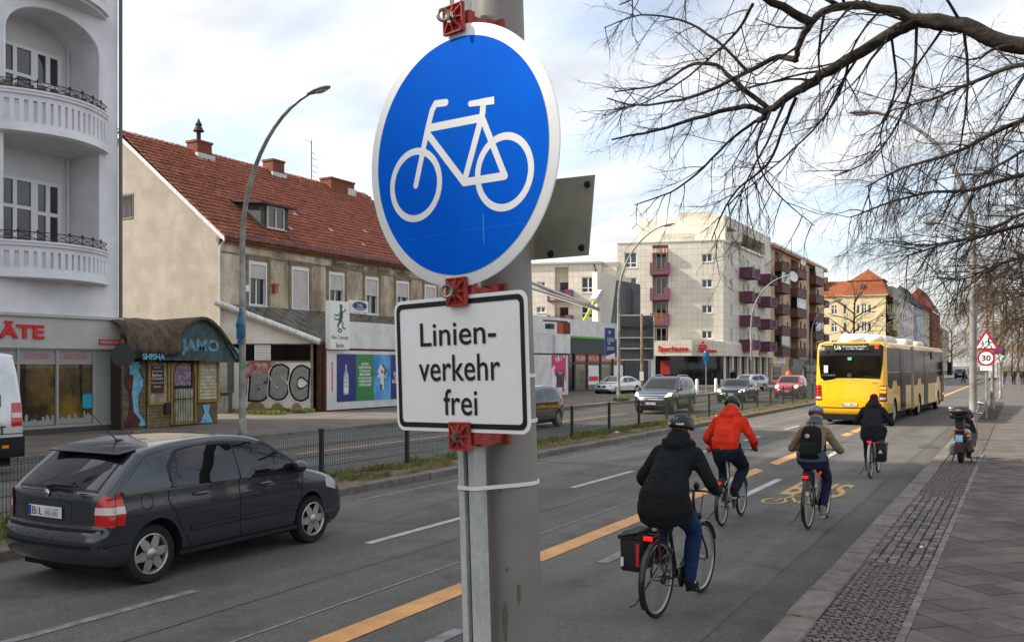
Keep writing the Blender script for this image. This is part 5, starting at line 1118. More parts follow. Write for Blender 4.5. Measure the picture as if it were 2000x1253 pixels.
# podium with bank branch
MB(BS).box(-7.5, -3.0, 3.1, -3.2, 2, 4.7).build('podium_fascia', m_btile, bk_); MB().add([(-3.9, -3.75, 3.1), (.3, -.2, 3.1), (.3, -.2, 4.65), (-3.9, -3.75, 4.85), (-3.9, 0, 3.1), (-3.9, 0, 4.85)], [(0, 1, 2, 3), (3, 2, 5), (0, 4, 1)]).build('podium_corner', m_btile, bk_)
MB(BE).box(-.2, -.3, 3.1, 21, .3, 4.44).build('podium_fascia', m_btile, bk_)
MB(BS).box(-7.4, -1.0, 0, -2.6, 2, 3.08).box(-2.6, .2, 0, 0, 1.5, 3.08).build('branch_glazing', m_glassd, bk_); MB(BE).box(0, .35, .6, 20.5, 1.0, 3.08).build('branch_glazing', m_glass, bk_)
MB(BE).box(0, .1, 0, 20.5, .34, .62).build('branch_plinth', m_btile, bk_)
for x in (0.2, 3.3, 6.4, 9.5, 12.6, 15.7, 18.8): MB(BE).box(x, -.05, .62, x + .55, .3, 3.09).build('pillar', m_btile, bk_)
text('Sparkasse', m_red, bk_, BS @ T(-5.15, -3.0, 3.78), h=.72, w=3.2, depth=.08, bold=.03, name='bank_lettering'); text('Sparkasse', m_red, bk_, BE @ T(8.4, -.32, 3.7), h=.7, w=3.3, depth=.06, bold=.03, name='bank_lettering')
def spk_logo(M): 
    b = MB(M); b.box(-.5, -.1, 0, .5, 0, .22).box(-.5, -.1, .3, .5, 0, .52).box(-.5, -.1, .6, .5, 0, .82).box(-.5, -.1, .22, -.28, 0, .3).box(.28, -.1, .52, .5, 0, .6); b.ell((0, -.05, 1.08), .18, .06, .18); return b.build('bank_emblem', m_red, bk_)
spk_logo(BE @ T(14.5, -.32, 3.3)); spk_logo(T(-1.6, -2.2, 3.55) @ RZ(R(40)) @ Matrix.Scale(.9, 4)); text('Sparkasse', m_red, bk_, T(-1.1, -1.55, 3.6) @ RZ(R(40)), h=.5, w=1.7, depth=.1, bold=.03, name='bank_lettering')
MB(BS).box(-6.6, -1.25, 1.1, -5.6, -1.05, 2.6).build('red_notice', mat('red_notice', S(170, 52, 46), .5), bk_)
# lower wing behind the shop
wg = thing('lower_wing', 'lower pale tiled wing with purple balconies behind the vacant shop', 'building', (-28, 97.0, .1))
hw_ = [(-20.4, z, -19.35, z + .7) for z in (7.95, 10.75)] + [(-15.3, z, -13.8, z + 1.75) for z in (7.3, 10.1)] + [(-24.5, z, -23.3, z + .8) for z in (7.95, 10.75)]
wall(wg, BS @ T(0, -.6, 0), -13.1, 0, 13.3, hw_ + [(-18.3, 5.5, -16.75, 13.0, 1.2)], m_btile, D=10, x0=-30)
MB(BS).box(-18.3, .61, 5.5, -16.75, .7, 13).build('recess_wall', m_btile, wg)
for h_ in hw_: window(wg, BS @ T(0, -.6, 0), *h_, 'two' if h_[3] - h_[1] < 1.2 else 'low', fw=.1)
MB(BS).box(-30.2, -.9, 13.3, -13.0, 10, 13.5).box(-13.1, -.2, 12.9, -11.2, 9, 13.45).build('roof_edge', mat('roof_edge', S(172, 164, 150), .7), wg)
MB(BS).box(-13.1, -.2, 0, -11.41, 9, 12.9).build('link_wall', m_btile, wg); MB(BS).tube([(-13.9, -.7, 13.2), (-13.7, -.72, 12.6), (-13.7, -.72, 8)], .07, 6).build('downpipe', m_anth, wg)
for z in (6.6, 9.4):
    B_ = MB(BS).box(-18.9, -1.9, z - .3, -16.2, -.6, z - .1).box(-16.9, -1.9, z - .1, -16.2, -1.8, z + 1.0).box(-16.3, -1.8, z - .1, -16.2, -.6, z + 1.0).box(-18.9, -1.9, z - .1, -18.6, -1.8, z + 1.0).build('balcony', m_purple, wg)
    rl = MB(BS)
    for q in range(5): rl.box(-18.6, -1.88, z + .05 + q * .18, -16.9, -1.83, z + .15 + q * .18)
    rl.build('railing', mat('rail_brown', S(112, 56, 48)), B_); MB(BS).quad((-17.9, .6, z), (-16.9, .6, z), (-16.9, .6, z + 2.0), (-17.9, .6, z + 2.0)).build('balcony_door', m_glassd, wg)
# ---------------- brown balcony block
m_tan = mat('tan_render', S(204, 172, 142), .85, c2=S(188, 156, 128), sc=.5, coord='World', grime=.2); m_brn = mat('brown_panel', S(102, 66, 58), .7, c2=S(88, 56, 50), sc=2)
tb = thing('balcony_block', 'tan apartment block with columns of dark brown balconies and shops below', 'building', (-28, 118.3, .1))
zt = [3.35 + 2.77 * k for k in range(5)]
ht = []
for x in (3.2 + 5.6, 20.1, 26.0): pass
for z in zt:
    for x, w_, hh in ((5.2, 1.4, 1.6), (9.1, .8, 1.1), (17.5, 1.2, 1.6), (20.2, 1.2, 1.35), (30.2, 1.4, 1.5)): ht.append((x, z + .75 if hh < 1.5 else z + .45, x + w_, z + .75 + hh))
rc = [(2.2, 3.3, 4.9, 16.9, 1.2), (11.5, 3.3, 16.4, 16.9, 1.2), (24.3, 3.3, 29.2, 16.9, 1.2)]
wall(tb, EAST, 36.0, 0, 17.2, ht + rc, m_tan, D=12)
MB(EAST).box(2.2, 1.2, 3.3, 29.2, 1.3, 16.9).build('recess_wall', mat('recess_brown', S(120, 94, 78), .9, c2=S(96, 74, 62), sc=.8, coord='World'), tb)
for h_ in ht: window(tb, EAST, *h_, 'single' if h_[2] - h_[0] < 1 else 'two', m=mat('brown_frame', S(98, 76, 66), .6) if h_[0] > 8 else m_frame, fw=.1, sill=False)
MB(EAST).box(-.2, -.5, 17.1, 36.3, 12, 17.5).build('roof_slab', mat('roof_slab', S(168, 122, 92), .8), tb); MB(EAST).box(-.2, -.52, 17.5, 36.3, 12, 17.75).build('roof_edge', m_frame, tb)
for ci, (x0, x1) in enumerate(((2.0, 6.6), (11.2, 17.3), (24.0, 30.5))):
    for k, z in enumerate(zt):
        B_ = MB(EAST).box(x0, -1.0, z - .15, x1, 1.2, z).box(x0, -1.0, z, x1, -.92, z + 1.05).box(x0, -.92, z, x0 + .08, 0, z + 1.05).box(x1 - .08, -.92, z, x1, 0, z + 1.05).build('balcony', m_brn, tb)
        MB(EAST).box(x0, -1.05, z + 1.07, x1, -.88, z + 1.13).build('handrail', m_iron, B_)
        if (k + ci) % 3 == 0: MB(EAST).quad((x0 + .1, -.9, z + 1.14), (x1 - .1, -.9, z + 1.14), (x1 - .1, -.9, z + 2.55), (x0 + .1, -.9, z + 2.55)).build('wind_glass', m_glass, B_)
        MB(EAST).box(x0 + .5, 1.12, z, x0 + 1.6, 1.19, z + 2.1).build('balcony_door', m_glassd, tb)
for k, z in enumerate(zt):
    B_ = MB(EAST).box(36.0, .5, z - .15, 39.4, 6, z).box(36.0, -.2, z - .1, 39.4, -.1, z + 1.0).box(39.3, -.1, z - .1, 39.4, 6, z + 1.0).box(36.0, -.1, z - .15, 36.1, 6, z + 1.0).build('balcony', m_brn, tb)
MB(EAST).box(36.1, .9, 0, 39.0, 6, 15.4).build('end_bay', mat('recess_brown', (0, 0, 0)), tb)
def dish(x, z, r_): 
    b = MB(EAST @ T(x, -1.25, z) @ RZ(R(-35)) @ RX(R(75))); b.lathe([(.02, .0), (r_ * .5, .05), (r_, .18), (r_, .2), (r_ * .5, .08), (.02, .03)], 20); b.build('satellite_dish', m_frame, tb, smooth=True)
dish(12.4, zt[2] + 1.6, .62); dish(6.8, zt[3] + 2.2, .75); dish(13.0, zt[4] + 1.9, .45); dish(26.4, zt[4] + 1.5, .4)
MB(EAST).box(-.05, -.25, 2.3, 6.8, .2, 3.2).build('shop_sign', m_frame, tb); MB(EAST).box(.1, -.27, 2.45, 2.4, -.24, 3.1).build('yellow_sign', mat('sign_yellow', S(240, 176, 30), .5), tb); MB(EAST).box(10.4, -.6, 1.95, 33, .2, 3.0).build('shop_canopy', mat('canopy_grey', S(120, 116, 110), .6), tb); text('APOTHEKE', m_anth, tb, EAST @ T(21, -.61, 2.45), h=.6, w=7, depth=.02)
MB(EAST).box(1.0, -.06, .3, 5.6, .0, 2.25).build('shop_window_pane', m_glass, tb); MB(EAST).box(11.0, -.06, .2, 18.5, .0, 1.94).build('shop_window_pane', m_glassd, tb); MB(EAST).box(20.5, -.06, .2, 31, .0, 1.94).build('shop_window_pane', m_glassd, tb)
MB(EAST).box(22.0, -1.5, 2.0, 24.2, -1.35, 3.9).build('hanging_sign', m_anth, tb)
# ---------------- yellow corner house and the row beyond
m_yr = mat('yellow_render', S(216, 198, 158), .9, c2=S(204, 186, 146), sc=.4, coord='World', grime=.12)
m_or = tile_mat('orange_tile', S(176, 100, 62), S(154, 84, 52), 0); m_or2 = tile_mat('red_tile2', S(144, 70, 54), S(122, 58, 46), 0)
yh = thing('yellow_corner_house', 'cream yellow corner house with orange tiled mansard roof', 'house', (-26.4, 218, .1))
def stepped(b, x0, x1, y, z0, z1, dy, ins=0.0, step=.42):   # tile courses as real steps on a sloping face towards -y
    n = max(2, int((z1 - z0) / step))
    for k in range(n):
        a = k / n; q = (k + 1) / n
        b.add([(x0 + ins * a, y + dy * a - .05, z0 + (z1 - z0) * a), (x1 - ins * a, y + dy * a - .05, z0 + (z1 - z0) * a), (x1 - ins * q, y + dy * q, z0 + (z1 - z0) * q), (x0 + ins * q, y + dy * q, z0 + (z1 - z0) * q)], [(0, 1, 2, 3)])
        b.add([(x0 + ins * a, y + dy * a - .05, z0 + (z1 - z0) * a), (x1 - ins * a, y + dy * a - .05, z0 + (z1 - z0) * a), (x1 - ins * a, y + dy * a + .02, z0 + (z1 - z0) * a - .02), (x0 + ins * a, y + dy * a + .02, z0 + (z1 - z0) * a - .02)], [(1, 0, 3, 2)])
hy = []
for z in (1.6, 5.6, 9.6, 13.6):
    hy += [(-11.6, z, -10.3, z + 2.1), (-9.0, z, -8.3, z + 2.1), (-6.1, z, -5.4, z + 2.0), (-5.1, z, -4.0, z + 2.3), (-3.7, z, -3.0, z + 2.0), (-16.5, z, -15.2, z + 2.1), (-20.5, z, -19.2, z + 2.1)]
wall(yh, Matrix(), 0, 0, 17.9, hy, m_yr, D=14, x0=-26)
for h_ in hy: window(yh, Matrix(), *h_, 'cross' if h_[2] - h_[0] > 1 else 'single', fw=.12)
hye = [(3 + 4 * k, z, 4.4 + 4 * k, z + 2.1) for k in range(3) for z in (1.6, 5.6, 9.6, 13.6)]
wall(yh, EAST, 14, 0, 17.9, hye, m_yr, D=3, back=False, x0=0.001)
for h_ in hye: window(yh, EAST, *h_, 'cross', fw=.12)
r_ = MB(); stepped(r_, -9.0, .4, -.5, 17.9, 21.1, 1.4, 1.2); stepped(r_, -7.6, -.9, 1.0, 21.3, 23.9, 3.2, 3.3); stepped(r_, -26, -8.0, -.3, 17.6, 21.5, 5.0, 0)
r_.add([(.4, -.5, 17.9), (.4, 9, 17.9), (-.8, 7.5, 21.1), (-.8, .9, 21.1)], [(0, 1, 2, 3)]); r_.add([(-.9, 1.0, 21.3), (-.9, 7, 21.3), (-4.2, 4.2, 23.9)], [(0, 1, 2)]); r_.add([(-9.0, -.5, 17.9), (-7.8, .9, 21.1), (-7.8, 9, 21.1), (-9, 9, 17.9)], [(0, 1, 2, 3)]); r_.add([(-7.6, 1.0, 21.3), (-4.2, 4.2, 23.9), (-7.6, 7.5, 21.3)], [(0, 1, 2)])
r_.box(-8.2, .6, 21.08, -.4, 8, 21.28); ro_ = r_.build('roof', m_or, yh); MB().box(-5.4, -.2, 19.3, -4.5, .8, 20.2).build('roof_window', m_anth, ro_); MB().box(-15.4, 2.5, 20, -13, 4, 22.4).build('chimney', m_brick, ro_)
MB().box(-9.0, -.45, 17.6, .45, .2, 17.85).build('cornice', m_yr, yh)
MB().tube([(-8.6, 4, 21), (-8.6, 4, 27.5)], .06, 5).tube([(-11.5, 4, 27.2), (-7.5, 4, 27.2)], .04, 5).tube([(-9.4, 4, 24.5), (-8.0, 4, 24.5)], .04, 5).build('tv_antenna', m_iron, ro_)
for z in (4.6, 8.6, 12.6): MB(EAST).box(5, -1.4, z, 9, 0, z + 1.4).build('balcony', mat('balcony_grey', S(176, 178, 168), .8) if z != 8.6 else m_brn, yh)
def row_house(nm, label, y0, w_, eave, m, ridge=None, roofm=None, fx=-28, cols=4, floors=5, wm_=None, gable=False, base=None):
    t = thing(nm, label, 'house', (fx, y0, .1)); hs2 = []
    for k in range(floors):
        for c_ in range(cols): x = (c_ + .5) * w_ / cols; fh = eave / floors; hs2.append((x - .7, k * fh + .9, x + .7, k * fh + fh - .6))
    wall(t, EAST, w_, 0, eave, hs2, m, D=12)
    for h_ in hs2: window(t, EAST, *h_, 'cross', fw=.13, m=wm_)
    if ridge:
        b = MB(EAST)
        if gable: b.add([(0, -.3, eave), (w_, -.3, eave), (w_, 12, eave), (0, 12, eave), (w_ / 2, -.3, ridge), (w_ / 2, 12, ridge)], [(0, 4, 5, 3), (1, 2, 5, 4), (0, 1, 4)])
        else: stepped(b, -.2, w_ + .2, -.5, eave, ridge, 5.0); b.add([(-.2, 4.5, ridge), (w_ + .2, 4.5, ridge), (w_ + .2, 12, eave), (-.2, 12, eave)], [(0, 1, 2, 3)]); b.add([(-.2, -.5, eave), (-.2, 4.5, ridge), (-.2, 12, eave)], [(0, 1, 2)])
        b.build('roof', roofm, t)
    return t
m_gw = mat('grey_white_render', S(214, 214, 214), .85, c2=S(200, 200, 202), sc=.4, coord='World'); m_sl = mat('slate_roof', S(66, 68, 72), .8, c2=S(54, 56, 60), sc=1)
row_house('cream_house', 'cream house with dark eaves behind the yellow corner house', 233, 24, 17.5, mat('cream2', S(214, 202, 172), .9, c2=S(200, 188, 158), sc=.4), 21, m_sl, -27.5, 5, 5)
t = row_house('white_house', 'white apartment house with red panels beside its windows', 258, 38, 19.6, m_gw, None, None, -28, 6, 6)
for k in range(6):
    for c_ in range(6): x = (c_ + .5) * 38 / 6; MB(EAST).box(x + .8, -.04, k * 3.27 + .9, x + 1.7, 0, k * 3.27 + 2.9).build('red_panel', mat('red_panel', S(176, 40, 56), .6), t)
MB(EAST).box(0, 1.5, 19.6, 38, 12, 22.8).build('roof_storey', mat('roof_storey', S(150, 150, 142), .8), t); MB(EAST).box(-12, 3, 18, 0, 12, 23.5).build('fire_wall', m_gw, t)
row_house('slate_house', 'grey house with steep slate gables', 298, 24, 19.5, mat('grey_render', S(188, 190, 194), .85), 26, m_sl, -27.5, 3, 5)
row_house('pale_house', 'narrow cream house before the brick house', 325, 20, 20, mat('cream2', (0, 0, 0)), 25, m_or2, -27.8, 3, 5)
row_house('brick_house', 'red brick house with red gabled roof at the far end of the row', 347, 34, 20.5, mat('red_brick', S(140, 74, 62), .9, c2=S(120, 62, 52), sc=.6), 29, m_or2, -27, 4, 5, gable=False)
row_house('far_block', 'hazy pale apartment block closing the view down the street', 480, 60, 20, mat('far_render', S(196, 188, 172), .9), None, None, -34, 8, 5)
# right-hand side house fronts far beyond the trees
row = None
# ---------------- vehicles: body = inflated side silhouette, glass / lamps / trim are patches lying on its skin
m_cglass = mat('car_glass', S(12, 15, 17), .015, spec=.75, c2=S(22, 26, 26), sc=1.5)
m_tail = mat('tail_red', S(190, 16, 24), .12, coat=1, spec=.7); m_tailw = mat('tail_clear', S(214, 196, 192), .1, coat=1); m_taild = mat('tail_dark', S(96, 10, 16), .15, coat=1)
m_taillit = mat('brake_lit', S(240, 50, 24), .3, emit=.6); m_amber = mat('amber_lit', S(250, 130, 16), .3, emit=.7); m_head = mat('headlamp_lit', S(250, 226, 196), .2, emit=.8); m_headoff = mat('headlamp_clear', S(206, 210, 212), .08, .2, coat=1)
m_rim = mat('alloy_rim', S(196, 190, 182), .35, .75, c2=S(168, 162, 154), sc=8); m_plate = mat('number_plate', S(226, 226, 222), .4); m_eu = mat('plate_blue', S(20, 60, 160), .4); m_chrome = mat('chrome', S(214, 214, 214), .12, 1.0)
m_cblack = mat('car_black_trim', S(18, 18, 19), .35); m_under = mat('car_underside', S(16, 16, 16), .9)
class Car:
    def __init__(c, root, prof, W2, belt, tumb, r=.09, cr=.12, cf=.2, taper=.1, wheels=(), wr=.31, paint=None, grid=.1, arch=1.2, crown=.03, sill=.42, under=True, k=4, tp=4):
        c.root = root; c.W = W2; c.belt = belt; c.tumb = tumb; c.r = r; c.cr = cr; c.cf = cf; c.taper = taper; c.crown = crown; c.sill = sill; c.tp = tp
        c.P = [(v.x, v.y) for v in smooth_path([(p[0], p[1], 0) for p in prof], k)]
        c.x0 = min(p[0] for p in c.P); c.x1 = max(p[0] for p in c.P); c.zt = max(p[1] for p in c.P); c.n = len(c.P)
        c.s = [0]
        for a, q in zip(c.P, c.P[1:]): c.s.append(c.s[-1] + math.hypot(q[0] - a[0], q[1] - a[1]))
        c.nm = []
        for i in range(c.n):
            a = c.P[max(0, i - 1)]; q = c.P[min(c.n - 1, i + 1)]; d = Vector((q[0] - a[0], q[1] - a[1])).normalized(); c.nm.append((-d.y, d.x))  # outward (path runs rear->roof->front)
        inset = [(p[0] - n[0] * r, p[1] - n[1] * r) for p, n in zip(c.P, c.nm)]
        c.inset = inset
        # side skin
        outl = inset[:]
        holes = [arc(x, wr, wr * arch, 0, 360, 28)[:-1] for x in wheels]
        pts = []; z = inset[0][1]; 
        g = grid
        for i in range(int((c.x1 - c.x0) / g) + 1):
            for j in range(int(c.zt / g) + 1):
                px, pz = c.x0 + i * g + .013, .2 + j * g + .007
                if inside(px, pz, outl) and all(math.hypot(px - x, pz - wr) > wr * arch + .02 for x in wheels): pts.append((px, pz))
        vs, rg = cdt_regions(outl, holes, pts)
        keep = rg.get(-1, [])
        vv, ff = sub_mesh(vs, keep); b = MB()
        for sgn in (1, -1):
            b.add([c.D(v[0], sgn * c.hw(*v), v[1]) for v in vv], ff if sgn < 0 else [tuple(reversed(f)) for f in ff])
        # strip skin
        ny = 10; nph = 4; rows = []
        for i in range(c.n):
            w = c.hw(*inset[i]); row = []
            for j in range(nph, 0, -1): row.append(c.strip_i(i, -(w - r + r * math.sin(math.pi / 2 * j / nph)), 0))
            for j in range(ny + 1): row.append(c.strip_i(i, -(w - r) + 2 * (w - r) * j / ny, 0))
            for j in range(1, nph + 1): row.append(c.strip_i(i, w - r + r * math.sin(math.pi / 2 * j / nph), 0))
            rows.append(row)
        m_ = len(rows[0]); b.add([p for row in rows for p in row], [(i * m_ + j, i * m_ + j + 1, (i + 1) * m_ + j + 1, (i + 1) * m_ + j) for i in range(c.n - 1) for j in range(m_ - 1)])
        me = b.build('body', paint, root, smooth=True, ang=35)
        bm = bmesh.new(); bm.from_mesh(me.data); bmesh.ops.remove_doubles(bm, verts=bm.verts, dist=.0008); bmesh.ops.recalc_face_normals(bm, faces=bm.faces); bm.to_mesh(me.data); bm.free()
        me.data.polygons.foreach_set('use_smooth', [True] * len(me.data.polygons)); me.data.set_sharp_from_angle(angle=R(38))
        c.body = me; c.wheels = wheels; c.wr = wr
        if under: MB().box(c.x0 + .25, -W2 + .2, .17, c.x1 - .25, W2 - .2, .75).build('underbody', m_under, root)
        if holes:
            for x in wheels:
                a = arc(x, wr, wr * arch + .002, -10, 190, 20)
                for sgn in (1, -1):
                    b = MB()
                    for p, q in zip(a, a[1:]):
                        y0 = sgn * (c.hw(*p) - .004); y1 = sgn * (c.hw(*q) - .004); b.quad(c.D(p[0], y0, p[1]), c.D(q[0], y1, q[1]), (q[0], sgn * (W2 - .26), q[1]), (p[0], sgn * (W2 - .26), p[1]))
                    b.build('wheel_well', m_under, root)
    def hw(c, x, z):
        xm = (c.x0 + c.x1) / 2; L = (c.x1 - c.x0) / 2; w = c.W * (1 - c.taper * abs((x - xm) / L) ** c.tp)
        if z > c.belt: w -= c.tumb * (z - c.belt) ** 1.12
        elif z < c.sill: w -= .1 * ((c.sill - z) / .3) ** 1.6
        else: w -= .012 * math.cos((z - c.sill) / (c.belt - c.sill) * math.pi * 2) * (1 if c.taper > .03 else 0)
        return w
    def D(c, x, y, z):
        xm = (c.x0 + c.x1) / 2; L = (c.x1 - c.x0) / 2; u = (x - xm) / L; k = min(1, max(0, (abs(u) - .35) / .65)); k = k * k * (3 - 2 * k)
        q = (abs(y) / c.W) ** 2.4
        return (x - (c.cf if u > 0 else -c.cr) * q * k, y, z - c.crown * (y / c.W) ** 2 * (1 if z > c.belt else .4 * max(0, (z - .6) / .5)))
    def strip_i(c, i, y, off):
        return c._strip(c.P[i], c.nm[i], c.inset[i], y, off)
    def _strip(c, P, n, ins, y, off):
        w = c.hw(*ins); r = c.r; a = min(abs(y), w)
        if a <= w - r: return c.D(P[0] + n[0] * off, y, P[1] + n[1] * off)
        ph = math.asin(min(1, (a - (w - r)) / r)); q = r * (1 - math.cos(ph)) - off * math.cos(ph); sg = 1 if y > 0 else -1
        return c.D(P[0] - n[0] * q, sg * (a + off * math.sin(ph)), P[1] - n[1] * q)
    def at(c, s):
        s = max(0, min(c.s[-1] - 1e-6, s)); lo = 0
        while c.s[lo + 1] < s: lo += 1
        t = (s - c.s[lo]) / (c.s[lo + 1] - c.s[lo]); L = lambda A: (A[lo][0] + (A[lo + 1][0] - A[lo][0]) * t, A[lo][1] + (A[lo + 1][1] - A[lo][1]) * t)
        return L(c.P), L(c.nm), L(c.inset)
    def sz(c, z, rear):
        top = max(range(c.n), key=lambda i: c.P[i][1]); rng = range(top) if rear else range(top, c.n - 1)
        best = None
        for i in rng:
            a, q = c.P[i][1], c.P[i + 1][1]
            if (a - z) * (q - z) <= 0 and a != q: best = c.s[i] + (z - a) / (q - a) * (c.s[i + 1] - c.s[i])
        return best if best is not None else c.s[top]
    def side(c, poly, m, name, off=.003, sides=(1, -1), parent=None, g=.12):
        if len(poly) > 60: pass
        dense = []
        for p, q in zip(poly, poly[1:] + poly[:1]):
            k = max(1, int(math.hypot(q[0] - p[0], q[1] - p[1]) / g)); dense += [(p[0] + (q[0] - p[0]) * j / k, p[1] + (q[1] - p[1]) * j / k) for j in range(k)]
        xs = [p[0] for p in poly]; zs = [p[1] for p in poly]
        pts = [(x, z) for x in frange(min(xs) + g / 2, max(xs), g) for z in frange(min(zs) + g / 2, max(zs), g) if inside(x, z, poly)]
        vs, rg = cdt_regions(dense, [], pts); outp = []
        for sg in sides:
            b = MB(); b.add([c.D(v[0], sg * (c.hw(*v) + off), v[1]) for v in vs], [tuple(reversed(f)) if sg > 0 else f for f in rg.get(-1, [])]); outp.append(b.build(name, m, parent or c.root, smooth=True, ang=0))
        return outp
    def line(c, pts, w, m, name='door_gap', off=.0015, sides=(1, -1), sub=4, parent=None):
        path = [(v.x, v.y) for v in smooth_path([(p[0], p[1], 0) for p in pts], sub)]
        for sg in sides:
            b = MB()
            for (x0, z0), (x1, z1) in zip(path, path[1:]):
                d = Vector((x1 - x0, z1 - z0));
                if d.length < 1e-6: continue
                n = Vector((-d.y, d.x)).normalized() * w / 2
                b.quad(*[c.D(x, sg * (c.hw(x, z) + off), z) for x, z in ((x0 + n.x, z0 + n.y), (x1 + n.x, z1 + n.y), (x1 - n.x, z1 - n.y), (x0 - n.x, z0 - n.y))])
            b.build(name, m, parent or c.root)
    def end(c, poly, m, name, rear=True, off=.003, parent=None, g=.1, mirror=False):
        outp = []
        for sg in ((1, -1) if mirror else (1,)):
            pl = [(y * sg, c.sz(z, rear)) for y, z in poly]; dense = []
            for p, q in zip(pl, pl[1:] + pl[:1]):
                k = max(1, int(math.hypot(q[0] - p[0], q[1] - p[1]) / g)); dense += [(p[0] + (q[0] - p[0]) * j / k, p[1] + (q[1] - p[1]) * j / k) for j in range(k)]
            ys = [p[0] for p in pl]; ss = [p[1] for p in pl]
            pts = [(y, s) for y in frange(min(ys) + g / 2, max(ys), g) for s in frange(min(ss) + g / 2, max(ss), g) if inside(y, s, pl)]
            vs, rg = cdt_regions(dense, [], pts); b = MB()
            b.add([c._strip(*c.at(v[1]), v[0], off) for v in vs], rg.get(-1, [])); outp.append(b.build(name, m, parent or c.root, smooth=True, ang=0))
        return outp
    def wheel(c, spokes=6, x=None, rimm=None, width=.19, twist=0.0, r_out=None, big=True):
        r = r_out or c.wr
        first = getattr(c, '_wh', None)
        for x in c.wheels:
            for sg in (1, -1):
                Mw = T(x, sg * (c.W - .03), c.wr) @ RX(R(-90 * sg)) @ RZ(random.random())
                if first is None:
                    t = MB().lathe([(r * .66, -width), (r * .9, -width), (r * .985, -width + .03), (r, -width * .5), (r * .985, -.03), (r * .93, -.006), (r * .8, 0.0), (r * .68, -.012), (r * .66, -.05)], 40, caps=False).build('wheel', m_rub, c.root, smooth=True, Ml=Mw)
                    b = MB(); b.lathe([(r * .69, -.01), (r * .66, -.004), (r * .62, -.018), (r * .6, -.06)], 36, caps=False); b.lathe([(.0001, .0), (r * .16, -.002), (r * .2, -.014)], 20, caps=False)
                    for k in range(spokes):
                        a = 2 * math.pi * k / spokes
                        b.M = RZ(a); w0, w1 = r * .11, r * (.165 if spokes <= 6 else .1)
                        b.add([(r * .1, -w0, -.012), (r * .64, -w1 * .7, -.016), (r * .64, w1 * .7, -.016), (r * .1, w0, -.012), (r * .35, -w1, -.012), (r * .35, w1, -.012)], [(0, 4, 5, 3), (4, 1, 2, 5)])
                    b.M = Matrix(); rim = b.build('rim', rimm or m_rim, t, smooth=True, ang=50)
                    hd = MB().lathe([(.0001, -.055), (r * .64, -.055)], 24).build('brake_disc', m_under, t); first = (t, rim, hd); c._wh = first
                else:
                    t = inst(first[0], c.root, Mw, 'wheel'); inst(first[1], t, Matrix(), 'rim'); inst(first[2], t, Matrix(), 'brake_disc')
    def plate(c, x, z, s, rear=True, tilt=0, w=.52, lean=0.0):
        sg = -1 if rear else 1
        M = T(x, 0, z) @ (RZ(R(-90)) if rear else RZ(R(90))) @ RX(lean)
        p = MB(M).box(-w / 2, -.01, -.055, w / 2, 0, .055).build('number_plate', m_plate, c.root); MB(M).box(-w / 2 + .004, -.012, -.051, -w / 2 + .045, -.0101, .051).build('plate_band', m_eu, p)
        if s: text(s, m_signb, p, M @ T(.02, -.011, 0), h=.075, w=w * .78, depth=.001, name='plate_lettering')
        return p
def frange(a, q, st):
    outp = []
    while a < q: outp.append(a); a += st
    return outp
def inside(x, y, poly):
    r_ = False; n = len(poly); j = n - 1
    for i in range(n):
        xi, yi = poly[i]; xj, yj = poly[j]
        if (yi > y) != (yj > y) and x < (xj - xi) * (y - yi) / (yj - yi) + xi: r_ = not r_
        j = i
    return r_
def paint(nm, c1, flake=.25): return mat(nm, c1, .2, .4, coat=1.0, c2=tuple(v * .93 for v in c1), sc=2, fine=.04, bsc=200)
def place(name, label, x, y, head, cat='car', group=None):   # head: degrees, 90 = driving away (+Y)
    return thing(name, label, cat, (x, y, 0.0), R(head), group)
# ---- grey hatchback in the near lane
r0 = place('parked_hatchback' if False else 'grey_hatchback', 'dark blue-grey five-door hatchback driving in the near lane', -8.62, 7.68, 90)
pf = [(-1.55, .22), (-1.8, .25), (-1.915, .33), (-1.945, .46), (-1.935, .56), (-1.905, .605), (-1.875, .64), (-1.868, .72), (-1.858, .93), (-1.83, .985), (-1.66, 1.13), (-1.40, 1.32), (-1.33, 1.365), (-1.15, 1.41), (-.8, 1.45), (-.3, 1.47), (.12, 1.445), (.4, 1.375), (.8, 1.155), (1.08, .995), (1.2, .955), (1.55, .88), (1.82, .78), (1.95, .66), (2.01, .5), (2.0, .34), (1.88, .22), (1.6, .2)]
m_fab = paint('paint_bluegrey', S(52, 57, 64))
fb = Car(r0, pf, .823, .98, .36, r=.075, cr=.13, cf=.24, taper=.06, wheels=(-1.231, 1.231), wr=.305, paint=m_fab, grid=.09)
fb.wheel(6)
tr = [(-1.02, 1.0), (-.05, .985), (-.09, 1.375), (-.55, 1.39), (-.86, 1.345), (-1.0, 1.2)]; tf = [(-.03, .985), (1.0, .955), (.93, 1.03), (.42, 1.33), (.22, 1.375), (-.07, 1.375)]
fb.side([(-1.05, .975), (1.06, .93), (.98, 1.03), (.45, 1.355), (.22, 1.4), (-.3, 1.41), (-.58, 1.412), (-.9, 1.365), (-1.04, 1.22)], m_cblack, 'window_trim', .002)
for p, q in ((tr, 'rear_side_window'), (tf, 'front_side_window')): fb.side(p, m_cglass, q, .006)
fb.side([(-1.786, .66), (-1.69, .65), (-1.675, .78), (-1.7, .94), (-1.735, .975), (-1.775, .975)], m_tail, 'tail_lamp', .009, g=.04)
fb.side([(-1.786, .775), (-1.676, .775), (-1.685, .85), (-1.784, .85)], m_tailw, 'tail_lamp_band', .013)
fb.end([(.655, .66), (.81, .655), (.81, .97), (.72, .97), (.665, .86)], m_tail, 'tail_lamp', mirror=True, off=.011, g=.025)
fb.end([(.657, .775), (.81, .775), (.81, .85), (.664, .85)], m_tailw, 'tail_lamp_band', mirror=True, off=.017, g=.025)
